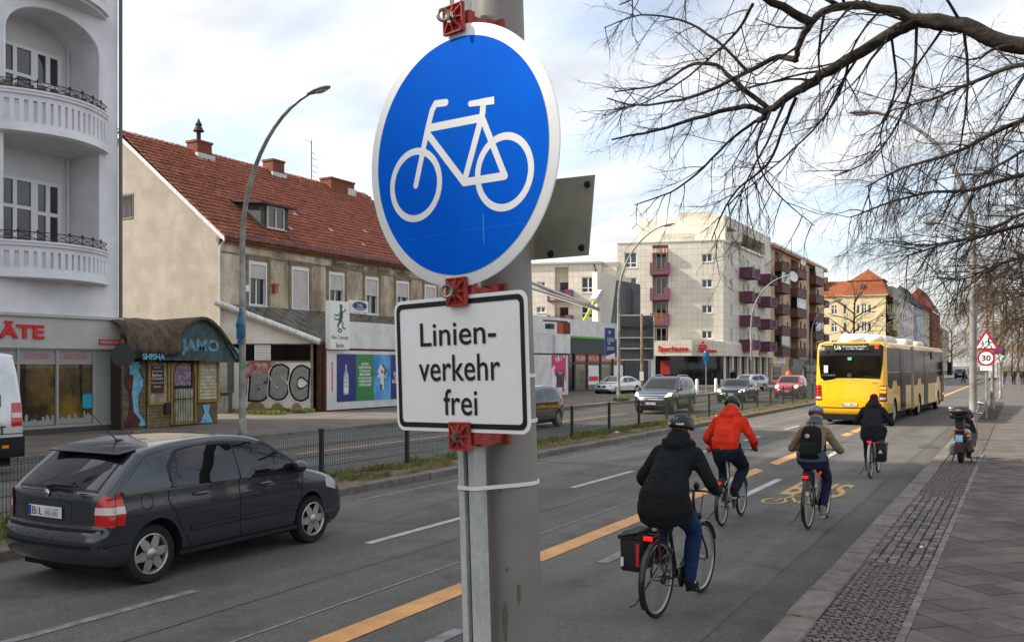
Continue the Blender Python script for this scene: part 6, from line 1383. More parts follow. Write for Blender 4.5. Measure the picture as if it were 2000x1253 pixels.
fb.end([(-.63, 1.0), (.63, 1.0), (.56, 1.345), (-.56, 1.345)], m_cblack, 'rear_window_edge', off=.003); fb.end([(-.61, 1.015), (.61, 1.015), (.545, 1.33), (-.545, 1.33)], m_cglass, 'rear_window', off=.006)
fb.end([(-.5, .99), (.5, .99), (.58, 1.345), (.42, 1.375), (-.42, 1.375), (-.58, 1.345)][:2] + [(.34, 1.0), (-.3, 1.0)], m_cblack, 'window_seal', off=.0045)
fb.end([(-.36, .655), (.36, .655), (.36, .87), (.28, .885), (-.28, .885), (-.36, .87)], mat('plate_recess', S(44, 48, 54), .5), 'plate_recess', off=.002)
plq = fb.plate(-1.882, .775, '', True); PMx = T(-1.882, 0, .775) @ RZ(R(-90)); text('B:L', m_signb, plq, PMx @ T(-.11, -.0125, 0), h=.075, w=.17, depth=.001); MB(PMx).box(.0, -.0128, -.04, .22, -.0122, .04).build('smudged_lettering', mat('smudge', S(150, 150, 148), .6, c2=S(206, 206, 203), sc=16), plq)
b = MB(); b.ell((-1.868, 0, .955), .012, .042, .042, 18, 8); b.build('badge', m_chrome, r0, smooth=True); 
b = MB(); b.box(-1.87, -.56, .945, -1.86, -.42, .957); b.box(-1.872, -.5, .965, -1.862, -.43, .99); b.build('model_lettering', m_chrome, r0)
b = MB(); b.tube([(-1.84, .02, 1.02), (-1.83, -.1, 1.04), (-1.825, -.42, 1.045)], [.022, .016, .012], 8); b.build('rear_wiper', m_cblack, r0)
b = MB(); b.add([(-1.28, -.6, 1.385), (-1.28, .6, 1.385), (-1.47, .55, 1.345), (-1.47, -.55, 1.345), (-1.28, -.6, 1.355), (-1.28, .6, 1.355), (-1.47, .55, 1.325), (-1.47, -.55, 1.325)], [(0, 3, 2, 1), (4, 5, 6, 7), (3, 7, 6, 2), (0, 4, 7, 3), (1, 2, 6, 5)]); b.build('roof_spoiler', m_fab, r0, bevel=.012)
b = MB(); b.tube([(-1.05, -.02, 1.42), (-1.4, -.02, 1.76)], [.008, .003], 6); b.ell((-1.03, -.02, 1.425), .06, .025, .02); b.build('antenna', m_cblack, r0)
gp = mat('panel_gap', S(14, 15, 17), .9)
fb.line([(-.06, .98), (-.05, .6), (-.03, .36), (.0, .27)], .012, gp); fb.line([(-1.03, .99), (-1.08, .86), (-.98, .7), (-.84, .45), (-.72, .3), (-.6, .27), (1.0, .27)], .012, gp); fb.line([(1.05, .94), (1.0, .7), (.98, .45), (.93, .3)], .012, gp)
fb.line([(-.75, .50), (-.06, .505)], .04, m_fab, 'side_moulding', .012, sub=2); fb.line([(-.04, .505), (.93, .50)], .04, m_fab, 'side_moulding', .012, sub=2); fb.line([(-.75, .48), (.93, .48)], .012, gp, 'moulding_shadow', .004, sub=2)
fb.line([(-.9, .26), (.93, .26)], .05, m_fab, 'sill', .02, sub=2)
for x in (-.62, .35):
    for sg in (1, -1): fb_h = MB(); fb_h.ell((x, sg * (fb.hw(x, .86) + .02), .86), .11, .022, .022); fb_h.build('door_handle', m_fab, r0, smooth=True)
fb.line([(v[0], v[1]) for v in arc(-1.38, .86, .085, 0, 360, 12)], .008, gp, 'fuel_flap_gap', sides=(-1,), sub=1)
fb.end([(-.83, .60), (.83, .60), (.83, .63), (-.83, .63)], gp, 'hatch_gap', off=.002, g=.08); fb.end([(-.83, .44), (.83, .44), (.83, .475), (-.83, .475)], gp, 'bumper_crease', off=.002, g=.08); fb.line([(-1.9, .455), (-1.62, .455)], .03, gp, 'bumper_crease', .003)
fb.end([(-.58, .99), (.58, .99), (.53, .975), (-.53, .975)], m_fab, 'hatch_lip', off=.006)
for sg in (1, -1):
    MB().ell((.86, sg * .9, 1.01), .07, .1, .07).build('mirror', m_fab, r0, smooth=True); MB().box(1.45, sg * .826 - .006, .8, 1.5, sg * .826 + .008, .83).build('side_repeater', m_headoff, r0)
fb.side([(1.62, .7), (1.86, .64), (1.8, .76), (1.6, .85)], m_headoff, 'headlamp', .004); MB().box(-1.0, -.55, .9, .7, .55, 1.0).build('interior', m_under, r0)
# ---- generic oncoming / parked cars
def simple_car(root, pf, W2, belt, tumb, wh, wr, pm, side_glass, wind, face, spokes=10, r=.09, cf=.3, cr=.15, rearw=None, plate_s='B AB 42', rear_plate=True, soft=None):
    c = Car(root, pf, W2, belt, tumb, r=r, cr=cr, cf=cf, taper=.08, wheels=wh, wr=wr, paint=pm, grid=.14); c.wheel(spokes)
    for p in side_glass: c.side(p, m_cglass, 'side_window', .005)
    c.end(wind, m_cglass, 'windscreen', rear=False, off=.005, g=.14)
    if rearw: c.end(rearw, m_cglass, 'rear_window', rear=True, off=.005, g=.14)
    for q in face:
        kind = q[0]
        if kind == 'end': c.end(q[1], q[2], q[3], rear=False, off=q[4] if len(q) > 4 else .006, mirror=q[5] if len(q) > 5 else False, g=.1)
        if kind == 'rend': c.end(q[1], q[2], q[3], rear=True, off=.006, mirror=q[4] if len(q) > 4 else False, g=.1)
        if kind == 'side': c.side(q[1], q[2], q[3], .005)
        if kind == 'line': c.line(q[1], q[2], gp)
    c.plate(c.x1 + .008, .5, plate_s, False)
    if rear_plate: c.plate(c.x0 - .008, .75, plate_s, True)
    for sg in (1, -1): MB().ell((wind_x(c, wind), sg * (W2 + .08), belt + .05), .06, .1, .07).build('mirror', pm, root, smooth=True)
    return c
def wind_x(c, wind): return c.at(c.sz(min(z for _, z in wind), False))[0][0] - .15
dgap = gp
suvp = [(-1.9, .3), (-2.15, .36), (-2.25, .55), (-2.22, .8), (-2.15, 1.05), (-1.95, 1.45), (-1.75, 1.62), (-1.2, 1.69), (-.3, 1.7), (.2, 1.66), (.9, 1.22), (1.15, 1.1), (1.7, 1.03), (2.02, .92), (2.2, .7), (2.22, .45), (2.1, .3), (1.8, .25)]
r1 = place('blue_suv', 'dark blue compact SUV with lit headlamps coming towards the camera', -14.75, 41.5, -89)
simple_car(r1, suvp, .93, 1.08, .34, (-1.35, 1.34), .35, paint('paint_suvblue', S(32, 42, 60)), [[(-1.75, 1.18), (-.25, 1.12), (-.28, 1.58), (-1.3, 1.6), (-1.6, 1.5)], [(-.2, 1.12), (.85, 1.1), (.3, 1.52), (-.2, 1.58)]], [(-.72, 1.15), (.72, 1.15), (.6, 1.6), (-.6, 1.6)],
    [('end', [(-.62, .62), (.62, .62), (.66, .9), (-.66, .9)], m_cblack, 'grille'), ('end', [(-.6, .66), (.6, .66), (.6, .71), (-.6, .71)], m_chrome, 'grille_bar', .012), ('end', [(-.62, .76), (.62, .76), (.62, .8), (-.62, .8)], m_chrome, 'grille_bar', .012), ('end', [(-.64, .85), (.64, .85), (.64, .9), (-.64, .9)], m_chrome, 'grille_bar', .012), ('end', [(.62, .78), (.86, .84), (.86, 1.0), (.7, .94)], m_head, 'headlamp', .01, True), ('end', [(-.8, .3), (.8, .3), (.7, .42), (-.7, .42)], m_cblack, 'bumper_grille'), ('end', [(-.75, .43), (.75, .43), (.75, .46), (-.75, .46)], m_chrome, 'bumper_strip', .008), ('line', [(-.2, 1.1), (-.18, .5), (-.1, .4)], .015), ('side', [(-1.0, .36), (.98, .36), (.98, .48), (-1.0, .48)], m_cblack, 'cladding')], 10, rearw=[(-.65, 1.15), (.65, 1.15), (.55, 1.5), (-.55, 1.5)])
b = MB()
for sg in (1, -1): b.tube([(-1.5, sg * .62, 1.68), (-1.2, sg * .63, 1.75), (-.1, sg * .63, 1.76), (.15, sg * .62, 1.7)], .02, 6)
b.build('roof_rail', m_galv, r1)
sedp = [(-2.0, .3), (-2.2, .34), (-2.28, .5), (-2.26, .8), (-2.2, .98), (-1.75, 1.07), (-1.1, 1.32), (-.7, 1.4), (-.1, 1.42), (.3, 1.36), (1.0, .98), (1.2, .92), (1.9, .82), (2.15, .7), (2.26, .5), (2.22, .33), (2.0, .24)]
cvp = [(-1.8, .3), (-2.05, .34), (-2.12, .5), (-2.1, .8), (-2.05, .95), (-1.55, 1.0), (-1.0, 1.33), (-.6, 1.4), (-.1, 1.41), (.25, 1.35), (.85, .98), (1.1, .92), (1.7, .82), (1.95, .7), (2.1, .5), (2.05, .33), (1.85, .24)]
def face_std(lit, gm=None): return [('end', [(-.42, .45), (.42, .45), (.5, .72), (-.5, .72)], m_cblack, 'grille'), ('end', [(.5, .62), (.8, .66), (.8, .8), (.55, .75)], lit, 'headlamp', .01, True), ('end', [(-.75, .28), (.75, .28), (.7, .4), (-.7, .4)], m_cblack, 'bumper_grille'), ('line', [(-.25, .95), (-.2, .5), (-.1, .34)], .015)]
r2 = place('black_convertible', 'black convertible with dark soft top and lit headlamps behind the blue SUV', -15.1, 55.4, -89)
c2_ = simple_car(r2, cvp, .89, .95, .42, (-1.3, 1.3), .33, paint('paint_black', S(30, 30, 32)), [[(-1.0, 1.0), (.8, .98), (.3, 1.28), (-.5, 1.3)]], [(-.68, 1.0), (.68, 1.0), (.56, 1.33), (-.56, 1.33)], face_std(m_head) + [('end', [(-.42, .55), (.42, .55), (.42, .58), (-.42, .58)], m_chrome, 'grille_bar', .012)], 10)
r3 = place('red_hatchback', 'small red hatchback with round headlamps approaching behind the convertible', -13.75, 63.8, -89)
mcp = [(-1.4, .25), (-1.7, .3), (-1.8, .5), (-1.78, .85), (-1.6, 1.2), (-1.4, 1.44), (-.9, 1.53), (-.2, 1.55), (.3, 1.46), (.95, 1.05), (1.3, .95), (1.65, .8), (1.82, .6), (1.83, .4), (1.7, .25)]
simple_car(r3, mcp, .83, .98, .36, (-1.2, 1.2), .3, paint('paint_red', S(176, 36, 48)), [[(-1.2, 1.02), (-.2, 1.0), (-.22, 1.42), (-.8, 1.44)], [(-.14, 1.0), (.85, .98), (.35, 1.38), (-.14, 1.42)]], [(-.65, 1.05), (.65, 1.05), (.54, 1.46), (-.54, 1.46)], [('end', [(-.35, .38), (.35, .38), (.4, .5), (-.4, .5)], m_cblack, 'grille'), ('end', [(.52, .72), (.62, .66), (.72, .72), (.74, .86), (.6, .92), (.5, .82)], m_head, 'headlamp', .012, True), ('line', [(-.2, 1.0), (-.15, .5), (0, .35)], .015)], 9)
r4 = place('silver_hatchback', 'silver three-door hatchback parked behind the convertible', -20.6, 79, -112)
crp = [(-1.5, .25), (-1.8, .3), (-1.9, .5), (-1.87, .8), (-1.75, 1.05), (-1.45, 1.38), (-1.0, 1.44), (-.2, 1.45), (.3, 1.38), (1.0, .98), (1.3, .92), (1.75, .78), (1.9, .55), (1.85, .35), (1.6, .25)]
simple_car(r4, crp, .82, .95, .4, (-1.22, 1.26), .3, paint('paint_silver', S(178, 182, 190)), [[(-1.3, 1.0), (-.45, .97), (-.42, 1.33), (-.9, 1.36), (-1.2, 1.25)], [(-.36, .97), (.85, .95), (.25, 1.3), (-.36, 1.33)]], [(-.62, 1.0), (.62, 1.0), (.52, 1.36), (-.52, 1.36)], face_std(m_headoff) + [('rend', [(.55, .75), (.75, .75), (.7, 1.1), (.55, 1.0)], m_tail, 'tail_lamp', True)], 7, rearw=[(-.6, 1.05), (.6, 1.05), (.5, 1.35), (-.5, 1.35)])
r5 = place('white_sedan', 'white four-door coupe parked in front of the vacant shop', -26.8, 64.6, -100)
simple_car(r5, sedp, .91, .93, .42, (-1.4, 1.4), .34, paint('paint_white', S(222, 222, 224)), [[(-1.5, 1.05), (-.2, .98), (-.2, 1.33), (-.9, 1.3)], [(-.14, .98), (.9, .96), (.3, 1.3), (-.14, 1.33)]], [(-.7, 1.0), (.7, 1.0), (.56, 1.35), (-.56, 1.35)], [('end', [(.05, .56), (.36, .56), (.38, .72), (.05, .72)], m_cblack, 'grille', .01, True), ('end', [(.45, .6), (.82, .66), (.82, .76), (.46, .72)], m_headoff, 'headlamp', .01, True), ('end', [(-.7, .28), (.7, .28), (.6, .42), (-.6, .42)], m_cblack, 'bumper_grille'), ('line', [(-.18, .95), (-.15, .5), (0, .34)], .015)], 10)
r6 = place('brown_hatchback', 'grey-brown small hatchback passing on the far carriageway behind the post', -15.6, 28.9, -90)
jzp = [(-1.4, .25), (-1.75, .3), (-1.88, .5), (-1.86, .85), (-1.7, 1.15), (-1.4, 1.45), (-.9, 1.52), (-.2, 1.52), (.4, 1.42), (1.25, 1.02), (1.6, .88), (1.9, .65), (1.95, .4), (1.8, .25)]
simple_car(r6, jzp, .84, .95, .38, (-1.24, 1.26), .3, paint('paint_brown', S(72, 66, 64)), [[(-1.45, 1.05), (-1.0, 1.0), (-.98, 1.4), (-1.2, 1.38)], [(-.92, 1.0), (-.15, .98), (-.15, 1.42), (-.92, 1.42)], [(-.08, .98), (1.15, .98), (.4, 1.36), (-.08, 1.42)]], [(-.62, 1.05), (.62, 1.05), (.52, 1.42), (-.52, 1.42)], face_std(m_headoff) + [('rend', [(.55, .8), (.8, .8), (.72, 1.2), (.58, 1.15)], m_tail, 'tail_lamp', True), ('side', [(-1.72, .8), (-1.55, .8), (-1.45, 1.15), (-1.55, 1.2)], m_tail, 'tail_lamp'), ('line', [(-.92, .98), (-1.0, .7), (-.8, .4)], .015)], 9, rearw=[(-.6, 1.0), (.6, 1.0), (.52, 1.42), (-.52, 1.42)])
# white van at the left edge (its rear end is in view)
r7 = place('white_van', 'white delivery van at the left edge with dark lettering on its side', -19.0, 8.75, -90, 'van')
vp = [(-2.7, .35), (-2.92, .38), (-2.97, .5), (-2.96, .8), (-2.93, 1.6), (-2.82, 2.35), (-2.65, 2.5), (-1.5, 2.56), (.8, 2.55), (1.5, 2.4), (2.2, 1.55), (2.9, 1.2), (3.0, .8), (2.95, .4), (2.6, .3)]
m_van = paint('paint_van', S(216, 218, 222))
vc = Car(r7, vp, .99, 1.1, .09, r=.1, cr=.04, cf=.25, taper=.02, wheels=(-1.8, 1.85), wr=.34, paint=m_van, grid=.2); vc.wheel(8)
vc.side([(-2.9, 1.0), (-2.66, 1.0), (-2.68, 1.75), (-2.85, 1.75)][:2] + [(-2.68, 1.5), (-2.88, 1.5)], m_tail, 'tail_lamp', .008); vc.side([(-2.885, 1.2), (-2.665, 1.2), (-2.67, 1.3), (-2.885, 1.3)], m_tailw, 'tail_lamp_band', .011)
vc.side([(-2.95, .36), (-2.3, .36), (-2.3, .78), (-2.95, .78)], m_cblack, 'rear_bumper', .012); vc.side([(-2.6, .56), (-2.45, .56), (-2.45, .62), (-2.6, .62)], mat('amber_marker', S(222, 130, 30), .3), 'marker_lamp', .016)
vc.side([(-2.55, 1.05), (-.6, 1.05), (-.6, 2.2), (-2.4, 2.2), (-2.5, 2.1)], m_van, 'side_panel', .012); vc.line([(-2.97 + .02, .85), (-.5, .85)], .02, gp)
vc.side([(1.2, 1.35), (2.1, 1.35), (1.6, 1.95), (1.2, 2.0)], m_cglass, 'cab_window', .005); vc.end([(-.85, 1.35), (.85, 1.35), (.75, 2.2), (-.75, 2.2)], m_cglass, 'windscreen', rear=False)
vt = RZ(R(180)); text('GLASEREN', m_anth, r7, T(-1.75, .99, 1.52) @ vt, h=.26, w=1.3, depth=.001, bold=.03); text('BERLIN - STADT', m_anth, r7, T(-1.8, .99, 1.28) @ vt, h=.06, w=1.2, depth=.001); text('MIT EG-GIT', m_anth, r7, T(-1.85, 1.0, .93) @ vt, h=.16, w=1.3, depth=.001, bold=.02)
# ---- articulated bus
m_bus = mat('bus_yellow', S(246, 190, 10), .3, coat=.8, c2=S(240, 180, 8), sc=1.2, grime=.06); m_busg = mat('bus_glass', S(22, 20, 17), .12, spec=.02, c2=S(44, 38, 26), sc=.8)
bus = place('articulated_bus', 'yellow articulated city bus with dark windows pulling in ahead of the cyclists', -5.62, 36.0, 87.6, 'bus')
rp = [(.4, .32), (.16, .34), (.05, .42), (0, .58), (0, 1.0), (.015, 1.3), (.03, 1.6), (.045, 2.0), (.06, 2.4), (.09, 2.7), (.13, 2.9), (.2, 3.02), (.31, 3.1), (.45, 3.12), (1.5, 3.12), (3, 3.12), (4.5, 3.12), (6.03, 3.12), (6.16, 3.08), (6.23, 2.98), (6.25, 2.84), (6.25, 1.5), (6.25, .58), (6.21, .44), (6.12, .35), (6.0, .32)]
b1 = Car(bus, rp, 1.275, 1.2, .02, r=.13, k=1, cr=.1, cf=0, taper=.0, wheels=(2.0,), wr=.48, paint=m_bus, grid=.25, crown=.03, sill=.3, tp=2, arch=1.12)
b1.wheel(10, rimm=m_rim)
b1.end([(-1.06, 1.75), (1.06, 1.75), (1.14, 2.3), (1.16, 2.95), (1.0, 3.06), (-1.0, 3.06), (-1.16, 2.95), (-1.14, 2.3)], m_cblack, 'rear_window_surround', off=.006)
b1.end([(-1.02, 1.82), (-.55, 1.86), (-.45, 1.78), (.45, 1.78), (.55, 1.72), (.95, 1.66), (1.08, 1.85), (1.12, 2.6), (-1.12, 2.6), (-1.08, 2.0)], m_busg, 'rear_window', off=.01)
b1.end([(-1.16, .62), (1.16, .62), (1.16, .66), (-1.16, .66)], gp, 'panel_gap', off=.004); b1.end([(-1.12, 1.62), (-.6, 1.62), (-.5, 1.7), (.5, 1.7), (.6, 1.62), (1.12, 1.62), (1.12, 1.66), (.6, 1.66), (.5, 1.74), (-.5, 1.74), (-.6, 1.66), (-1.12, 1.66)], mat('bus_yellow_edge', S(250, 206, 60), .3, coat=.8), 'rear_crease', off=.012, g=.06)
for sg in (1, -1):
    pl_ = [(sg * 1.02, .92), (sg * 1.27, .9), (sg * 1.27, 1.52), (sg * 1.05, 1.5)]
    b1.end(pl_, m_taild, 'tail_lamp', off=.012, g=.08)
    for k, mm in enumerate((m_tailw, m_tail, m_tail, m_tail) if sg > 0 else (m_tailw, m_taild, m_amber, m_amber)): b1.end([(sg * 1.04, .97 + k * .135), (sg * 1.24, .97 + k * .135), (sg * 1.24, 1.06 + k * .135), (sg * 1.05, 1.06 + k * .135)], mm, 'tail_lamp_segment', off=.018, g=.08)
b1.end([(-.98, 2.86), (-.86, 2.86), (-.86, 2.95), (-.98, 2.95)], m_taillit, 'high_brake_lamp', off=.014)
EM = T(-.0, 0, 0) @ RZ(R(-90)); m_led = mat('led_text', S(206, 214, 204), .4, emit=.25)
MB(T(.062, 0, 0) @ RZ(R(-90))).box(-.6, -.03, 2.78, .68, 0, 3.02).build('destination_display', mat('display_dark', S(48, 54, 52), .4), bus)
text('U6', m_led, bus, T(.028, .43, 2.9) @ RZ(R(-90)), h=.16, w=.23, depth=.001); text('Ersatzverkehr', m_led, bus, T(.028, -.18, 2.94) @ RZ(R(-90)), h=.065, w=.85, depth=.001); text('U Alt-Tegel', m_led, bus, T(.028, -.18, 2.84) @ RZ(R(-90)), h=.065, w=.6, depth=.001)
MB(T(.02, 0, 0) @ RZ(R(-90))).box(-1.0 + .07, -.02, 1.95, -.78, 0, 2.23).build('sticker', m_frame, bus); MB(T(.02, 0, 0) @ RZ(R(-90))).box(-.07, -.02, 2.42, .07, 0, 2.53).build('sticker', mat('mint_sticker', S(104, 200, 170), .5), bus); MB(T(.03, 0, 0) @ RZ(R(-90))).box(-1.02, -.02, 2.8, -.91, 0, 2.92).build('sticker', mat('pink_sticker', S(222, 150, 150), .5), bus)
text('CITARO', m_chrome, bus, T(.0, .76, 1.86) @ RZ(R(-90)), h=.065, w=.5, depth=.002, bold=.02); text('4875', m_anth, bus, T(-.012, -.9, 1.58) @ RZ(R(-90)), h=.07, w=.18, depth=.001)
b = MB(T(-.01, 0, 1.86)); b.tube([(0, .075 * math.cos(k * .314), .075 * math.sin(k * .314)) for k in range(20)], .009, 6, closed=True); [b.tube([(0, 0, 0), (0, .07 * math.sin(a), .07 * math.cos(a))], .007, 5) for a in (0, 2.094, 4.189)]; b.build('star_emblem', m_chrome, bus)
b1.plate(-.02, .77, 'B V 4875', True)
MB().box(.05, -1.1, .18, .6, 1.1, .4).build('engine_underside', m_under, bus)
b1.side([(.3, 1.5), (.9, 1.36), (1.35, 1.42), (1.6, 1.68), (2.4, 1.68), (2.65, 1.45), (6.2, 1.45), (6.2, 2.92), (.3, 2.92)], m_busg, 'side_window', .006, g=.3)
b1.line([(.3, 2.0), (6.2, 2.0)], .03, mat('window_bar', S(150, 150, 146), .4), 'window_rail', .01, sub=2)
for x in (1.3, 2.9): b1.line([(x, 1.45), (x, 2.92)], .03, m_cblack, 'window_post', .009, sub=2)
def bus_door(c_, x0, x1, par):
    c_.side([(x0, .42), (x1, .42), (x1, 2.9), (x0, 2.9)], m_cblack, 'door', .012, sides=(-1,), g=.4)
    for a, q in ((x0 + .06, (x0 + x1) / 2 - .03), ((x0 + x1) / 2 + .03, x1 - .06)): c_.side([(a, .55), (q, .55), (q, 2.82), (a, 2.82)], m_busg, 'door_pane', .018, sides=(-1,), g=.4)
    c_.line([((x0 + x1) / 2 - .05, .8), ((x0 + x1) / 2 - .05, 2.0)], .03, m_galv, 'door_rail', .03, sides=(-1,), sub=2)
bus_door(b1, 3.3, 4.6, bus)
b1.side([(.25, .0 + .6), (.3, .6), (.3, .61), (.25, .61)], m_bus, 'flap', .003)
fp = [(7.15, .32), (7.02, .35), (6.94, .44), (6.9, .58), (6.9, 1.5), (6.9, 2.84), (6.92, 2.98), (6.99, 3.08), (7.12, 3.12), (9, 3.12), (12, 3.12), (15, 3.12), (17.1, 3.12), (17.35, 3.1), (17.55, 3.02), (17.68, 2.88), (17.8, 2.5), (17.88, 2.0), (17.95, 1.4), (17.98, .9), (17.98, .6), (17.93, .45), (17.82, .35), (17.65, .32)]
fhinge = bus
b2 = Car(fhinge, fp, 1.275, 1.2, .02, r=.11, k=1, cr=0, cf=.15, taper=.0, wheels=(8.6, 15.2), wr=.48, paint=m_bus, grid=.3, crown=.03, sill=.3, tp=2, arch=1.12)
b2.wheel(10)
b2.side([(7.0, 1.4), (7.95, 1.4), (8.2, 1.68), (9.0, 1.68), (9.25, 1.4), (14.5, 1.4), (14.8, 1.68), (15.6, 1.68), (15.85, 1.4), (17.7, 1.4), (17.6, 2.92), (7.0, 2.92)], m_busg, 'side_window', .006, g=.4)
bus_door(b2, 10.1, 11.4, bus); bus_door(b2, 16.3, 17.6, bus)
for x in (9.6, 12.6, 14.2): b2.line([(x, 1.5), (x, 2.92)], .04, m_cblack, 'window_post', .009, sub=2)
b2.end([(-1.15, 1.2), (1.15, 1.2), (1.1, 2.9), (-1.1, 2.9)], m_busg, 'windscreen', rear=False, off=.008)
b2.line([(12.2, 2.0), (17.5, 2.0)], .03, mat('window_bar', S(150, 150, 146)), 'window_rail', .01, sub=2)
bl = MB()
for k in range(9):
    x = 6.22 + k * .085; bl.box(x, -1.22 - (.04 if k % 2 else 0), .45, x + .085, 1.22 + (.04 if k % 2 else 0), 3.02 + (.04 if k % 2 else 0))
bl.build('bellows', mat('bellows_grey', S(158, 158, 155), .8, c2=S(138, 138, 136), sc=3), bus)
m_bw = mat('roof_white', S(226, 226, 224), .4)
for x0, x1, hh, w_ in ((.9, 2.2, .34, .55), (2.4, 4.4, .3, .9), (4.6, 5.8, .26, .8), (7.6, 9.6, .3, .9), (11, 13, .26, .9)):
    MB().box(x0, -w_, 3.1, x1, w_, 3.1 + hh).build('roof_unit', m_bw, bus, bevel=.12)
MB().ell((.75, .0, 3.2), .45, .5, .22).build('roof_dome', m_bw, bus, smooth=True); MB().ell((.75, -.75, 3.2), .4, .35, .2).build('roof_dome', m_bw, bus, smooth=True)
MB().add([(.02, -1.28, 2.85), (.02, -1.1, 3.1), (.75, -1.12, 3.14), (.75, -1.3, 3.02), (.02, -1.3, 2.8)], [(0, 1, 2, 3)]).build('rear_shoulder', m_bus, bus)
MB().ell((17.0, -1.3, .75), .06, .03, .05).build('indicator', m_amber, bus); MB().box(17.9, -1.62, 1.7, 18.2, -1.4, 2.4).box(17.9, -1.45, 2.4, 18.1, -1.3, 2.45).build('mirror', m_cblack, bus)
MB().box(12.6, -1.29, 2.5, 13.6, -1.283, 2.85).build('side_display', mat('side_advert', S(150, 60, 60), .5, c2=S(70, 130, 170), sc=3), bus)
# ---------------- trees: bare branches
m_bark = mat('bark', S(66, 57, 48), .95, c2=S(40, 35, 30), sc=9, bump=1.0, bsc=26, fine=.4, coord='World')
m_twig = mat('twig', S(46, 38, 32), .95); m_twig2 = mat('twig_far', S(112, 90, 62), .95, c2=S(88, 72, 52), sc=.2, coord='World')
def W3(px, py, Z):      # point of the place seen at this pixel, Z metres in front of the camera
    x = (px - CXP) / FPX * Z; c_, s_ = math.cos(YAW), math.sin(YAW)
    return Vector((x * c_ - Z * s_, x * s_ + Z * c_, CAM_H - (py - HOR) * Z / FPX))
class Tree:
    def __init__(t, seed, droop=.25): t.r = random.Random(seed); t.big = MB(); t.tw = MB(); t.droop = droop
    def limb(t, pts, r0, r1, n=8): 
        pts = smooth_path(pts, 4); k = len(pts); t.big.tube([p + Vector((t.r.uniform(-1, 1), t.r.uniform(-1, 1), t.r.uniform(-1, 1))) * r0 * .2 for p in pts], [r0 + (r1 - r0) * i / (k - 1) for i in range(k)], n); return pts
    def grow(t, p, d, L, r, lvl, maxl, spread=.6):
        """a twig that bends, droops, and forks"""
        n = 5 if lvl < 2 else 4; pts = [p.copy()]; d = d.normalized(); seg = L / n
        for i in range(n):
            d = (d + Vector((t.r.uniform(-1, 1), t.r.uniform(-1, 1), t.r.uniform(-1, 1))) * .16 + Vector((0, 0, -t.droop * .35 if i < n * .6 else t.droop * .5))).normalized(); pts.append(pts[-1] + d * seg)
        rr = [r * (1 - .7 * i / n) for i in range(n + 1)]
        (t.big if r > .02 else t.tw).tube(pts, rr, 5 if r > .012 else 3, caps=False)
        if lvl >= maxl: return
        kids = t.r.randint(3, 5) if lvl < maxl - 1 else t.r.randint(4, 6)
        for k in range(kids):
            u = t.r.uniform(.2, 1.0); i = min(n - 1, int(u * n)); q = pts[i].lerp(pts[i + 1], u * n - i); dd = (pts[i + 1] - pts[i]).normalized()
            ax_ = Vector((t.r.uniform(-1, 1), t.r.uniform(-1, 1), t.r.uniform(-1, 1))).normalized(); nd = (dd + ax_ * spread * t.r.uniform(.7, 1.3)).normalized()
            t.grow(q, nd, L * t.r.uniform(.42, .7), r * .5 * t.r.uniform(.75, 1), lvl + 1, maxl, spread)
    def along(t, pts, every, L, r, maxl, lvl=0, bias=Vector((0, 0, -.5)), spread=.65, both=True):
        d = 0
        for a, q in zip(pts, pts[1:]):
            d += (q - a).length
            while d > every:
                d -= every; dd = (q - a).normalized(); s_ = Vector((t.r.uniform(-1, 1), t.r.uniform(-1, 1), t.r.uniform(-1, 1))); s_ -= dd * s_.dot(dd); s_.normalize()
                t.grow(a.lerp(q, t.r.random()), (dd * .45 + s_ + bias).normalized(), L * t.r.uniform(.6, 1.2), r * t.r.uniform(.7, 1.1), lvl, maxl, spread)
    def build(t, name, label, base, group='street trees on the right pavement', tm=None, bm=None):
        root = thing(name, label, 'tree', base, 0, group); Ml = T(*base).inverted()
        for nm, mb, m in (('trunk', t.big, bm or m_bark), ('crown', t.tw, tm or m_twig)):
            if mb.f: o = mb.build(nm, m, root, smooth=True, ang=0); o.matrix_local = Ml; (stuff(o) if nm == 'crown' else 0)
        return root
# park trees on the right side of the street, out of frame, added to darken reflections
pk_ = MB(); r_ = random.Random(14)
for i in range(15000):
    x = r_.uniform(11, 34); y = r_.uniform(-35, 230); h_ = 12 * (.7 + .5 * noise.noise(Vector((x * .15, y * .12, 3)))) + 2; z = h_ * r_.random(); a = r_.uniform(0, 6.28); l_ = r_.uniform(.8, 2.4); w_ = .07
    pk_.add([(x, y - w_, z), (x, y + w_, z + .03), (x + math.cos(a) * l_ * .6, y + math.sin(a) * l_ * .6, z + l_ * r_.uniform(-.1, .8))], [(0, 1, 2)])
stuff(pk_.build('unseen_park_thicket', m_twig2), 'brown leafless park thicket, unseen right of the street, added to darken reflections', 'wood')
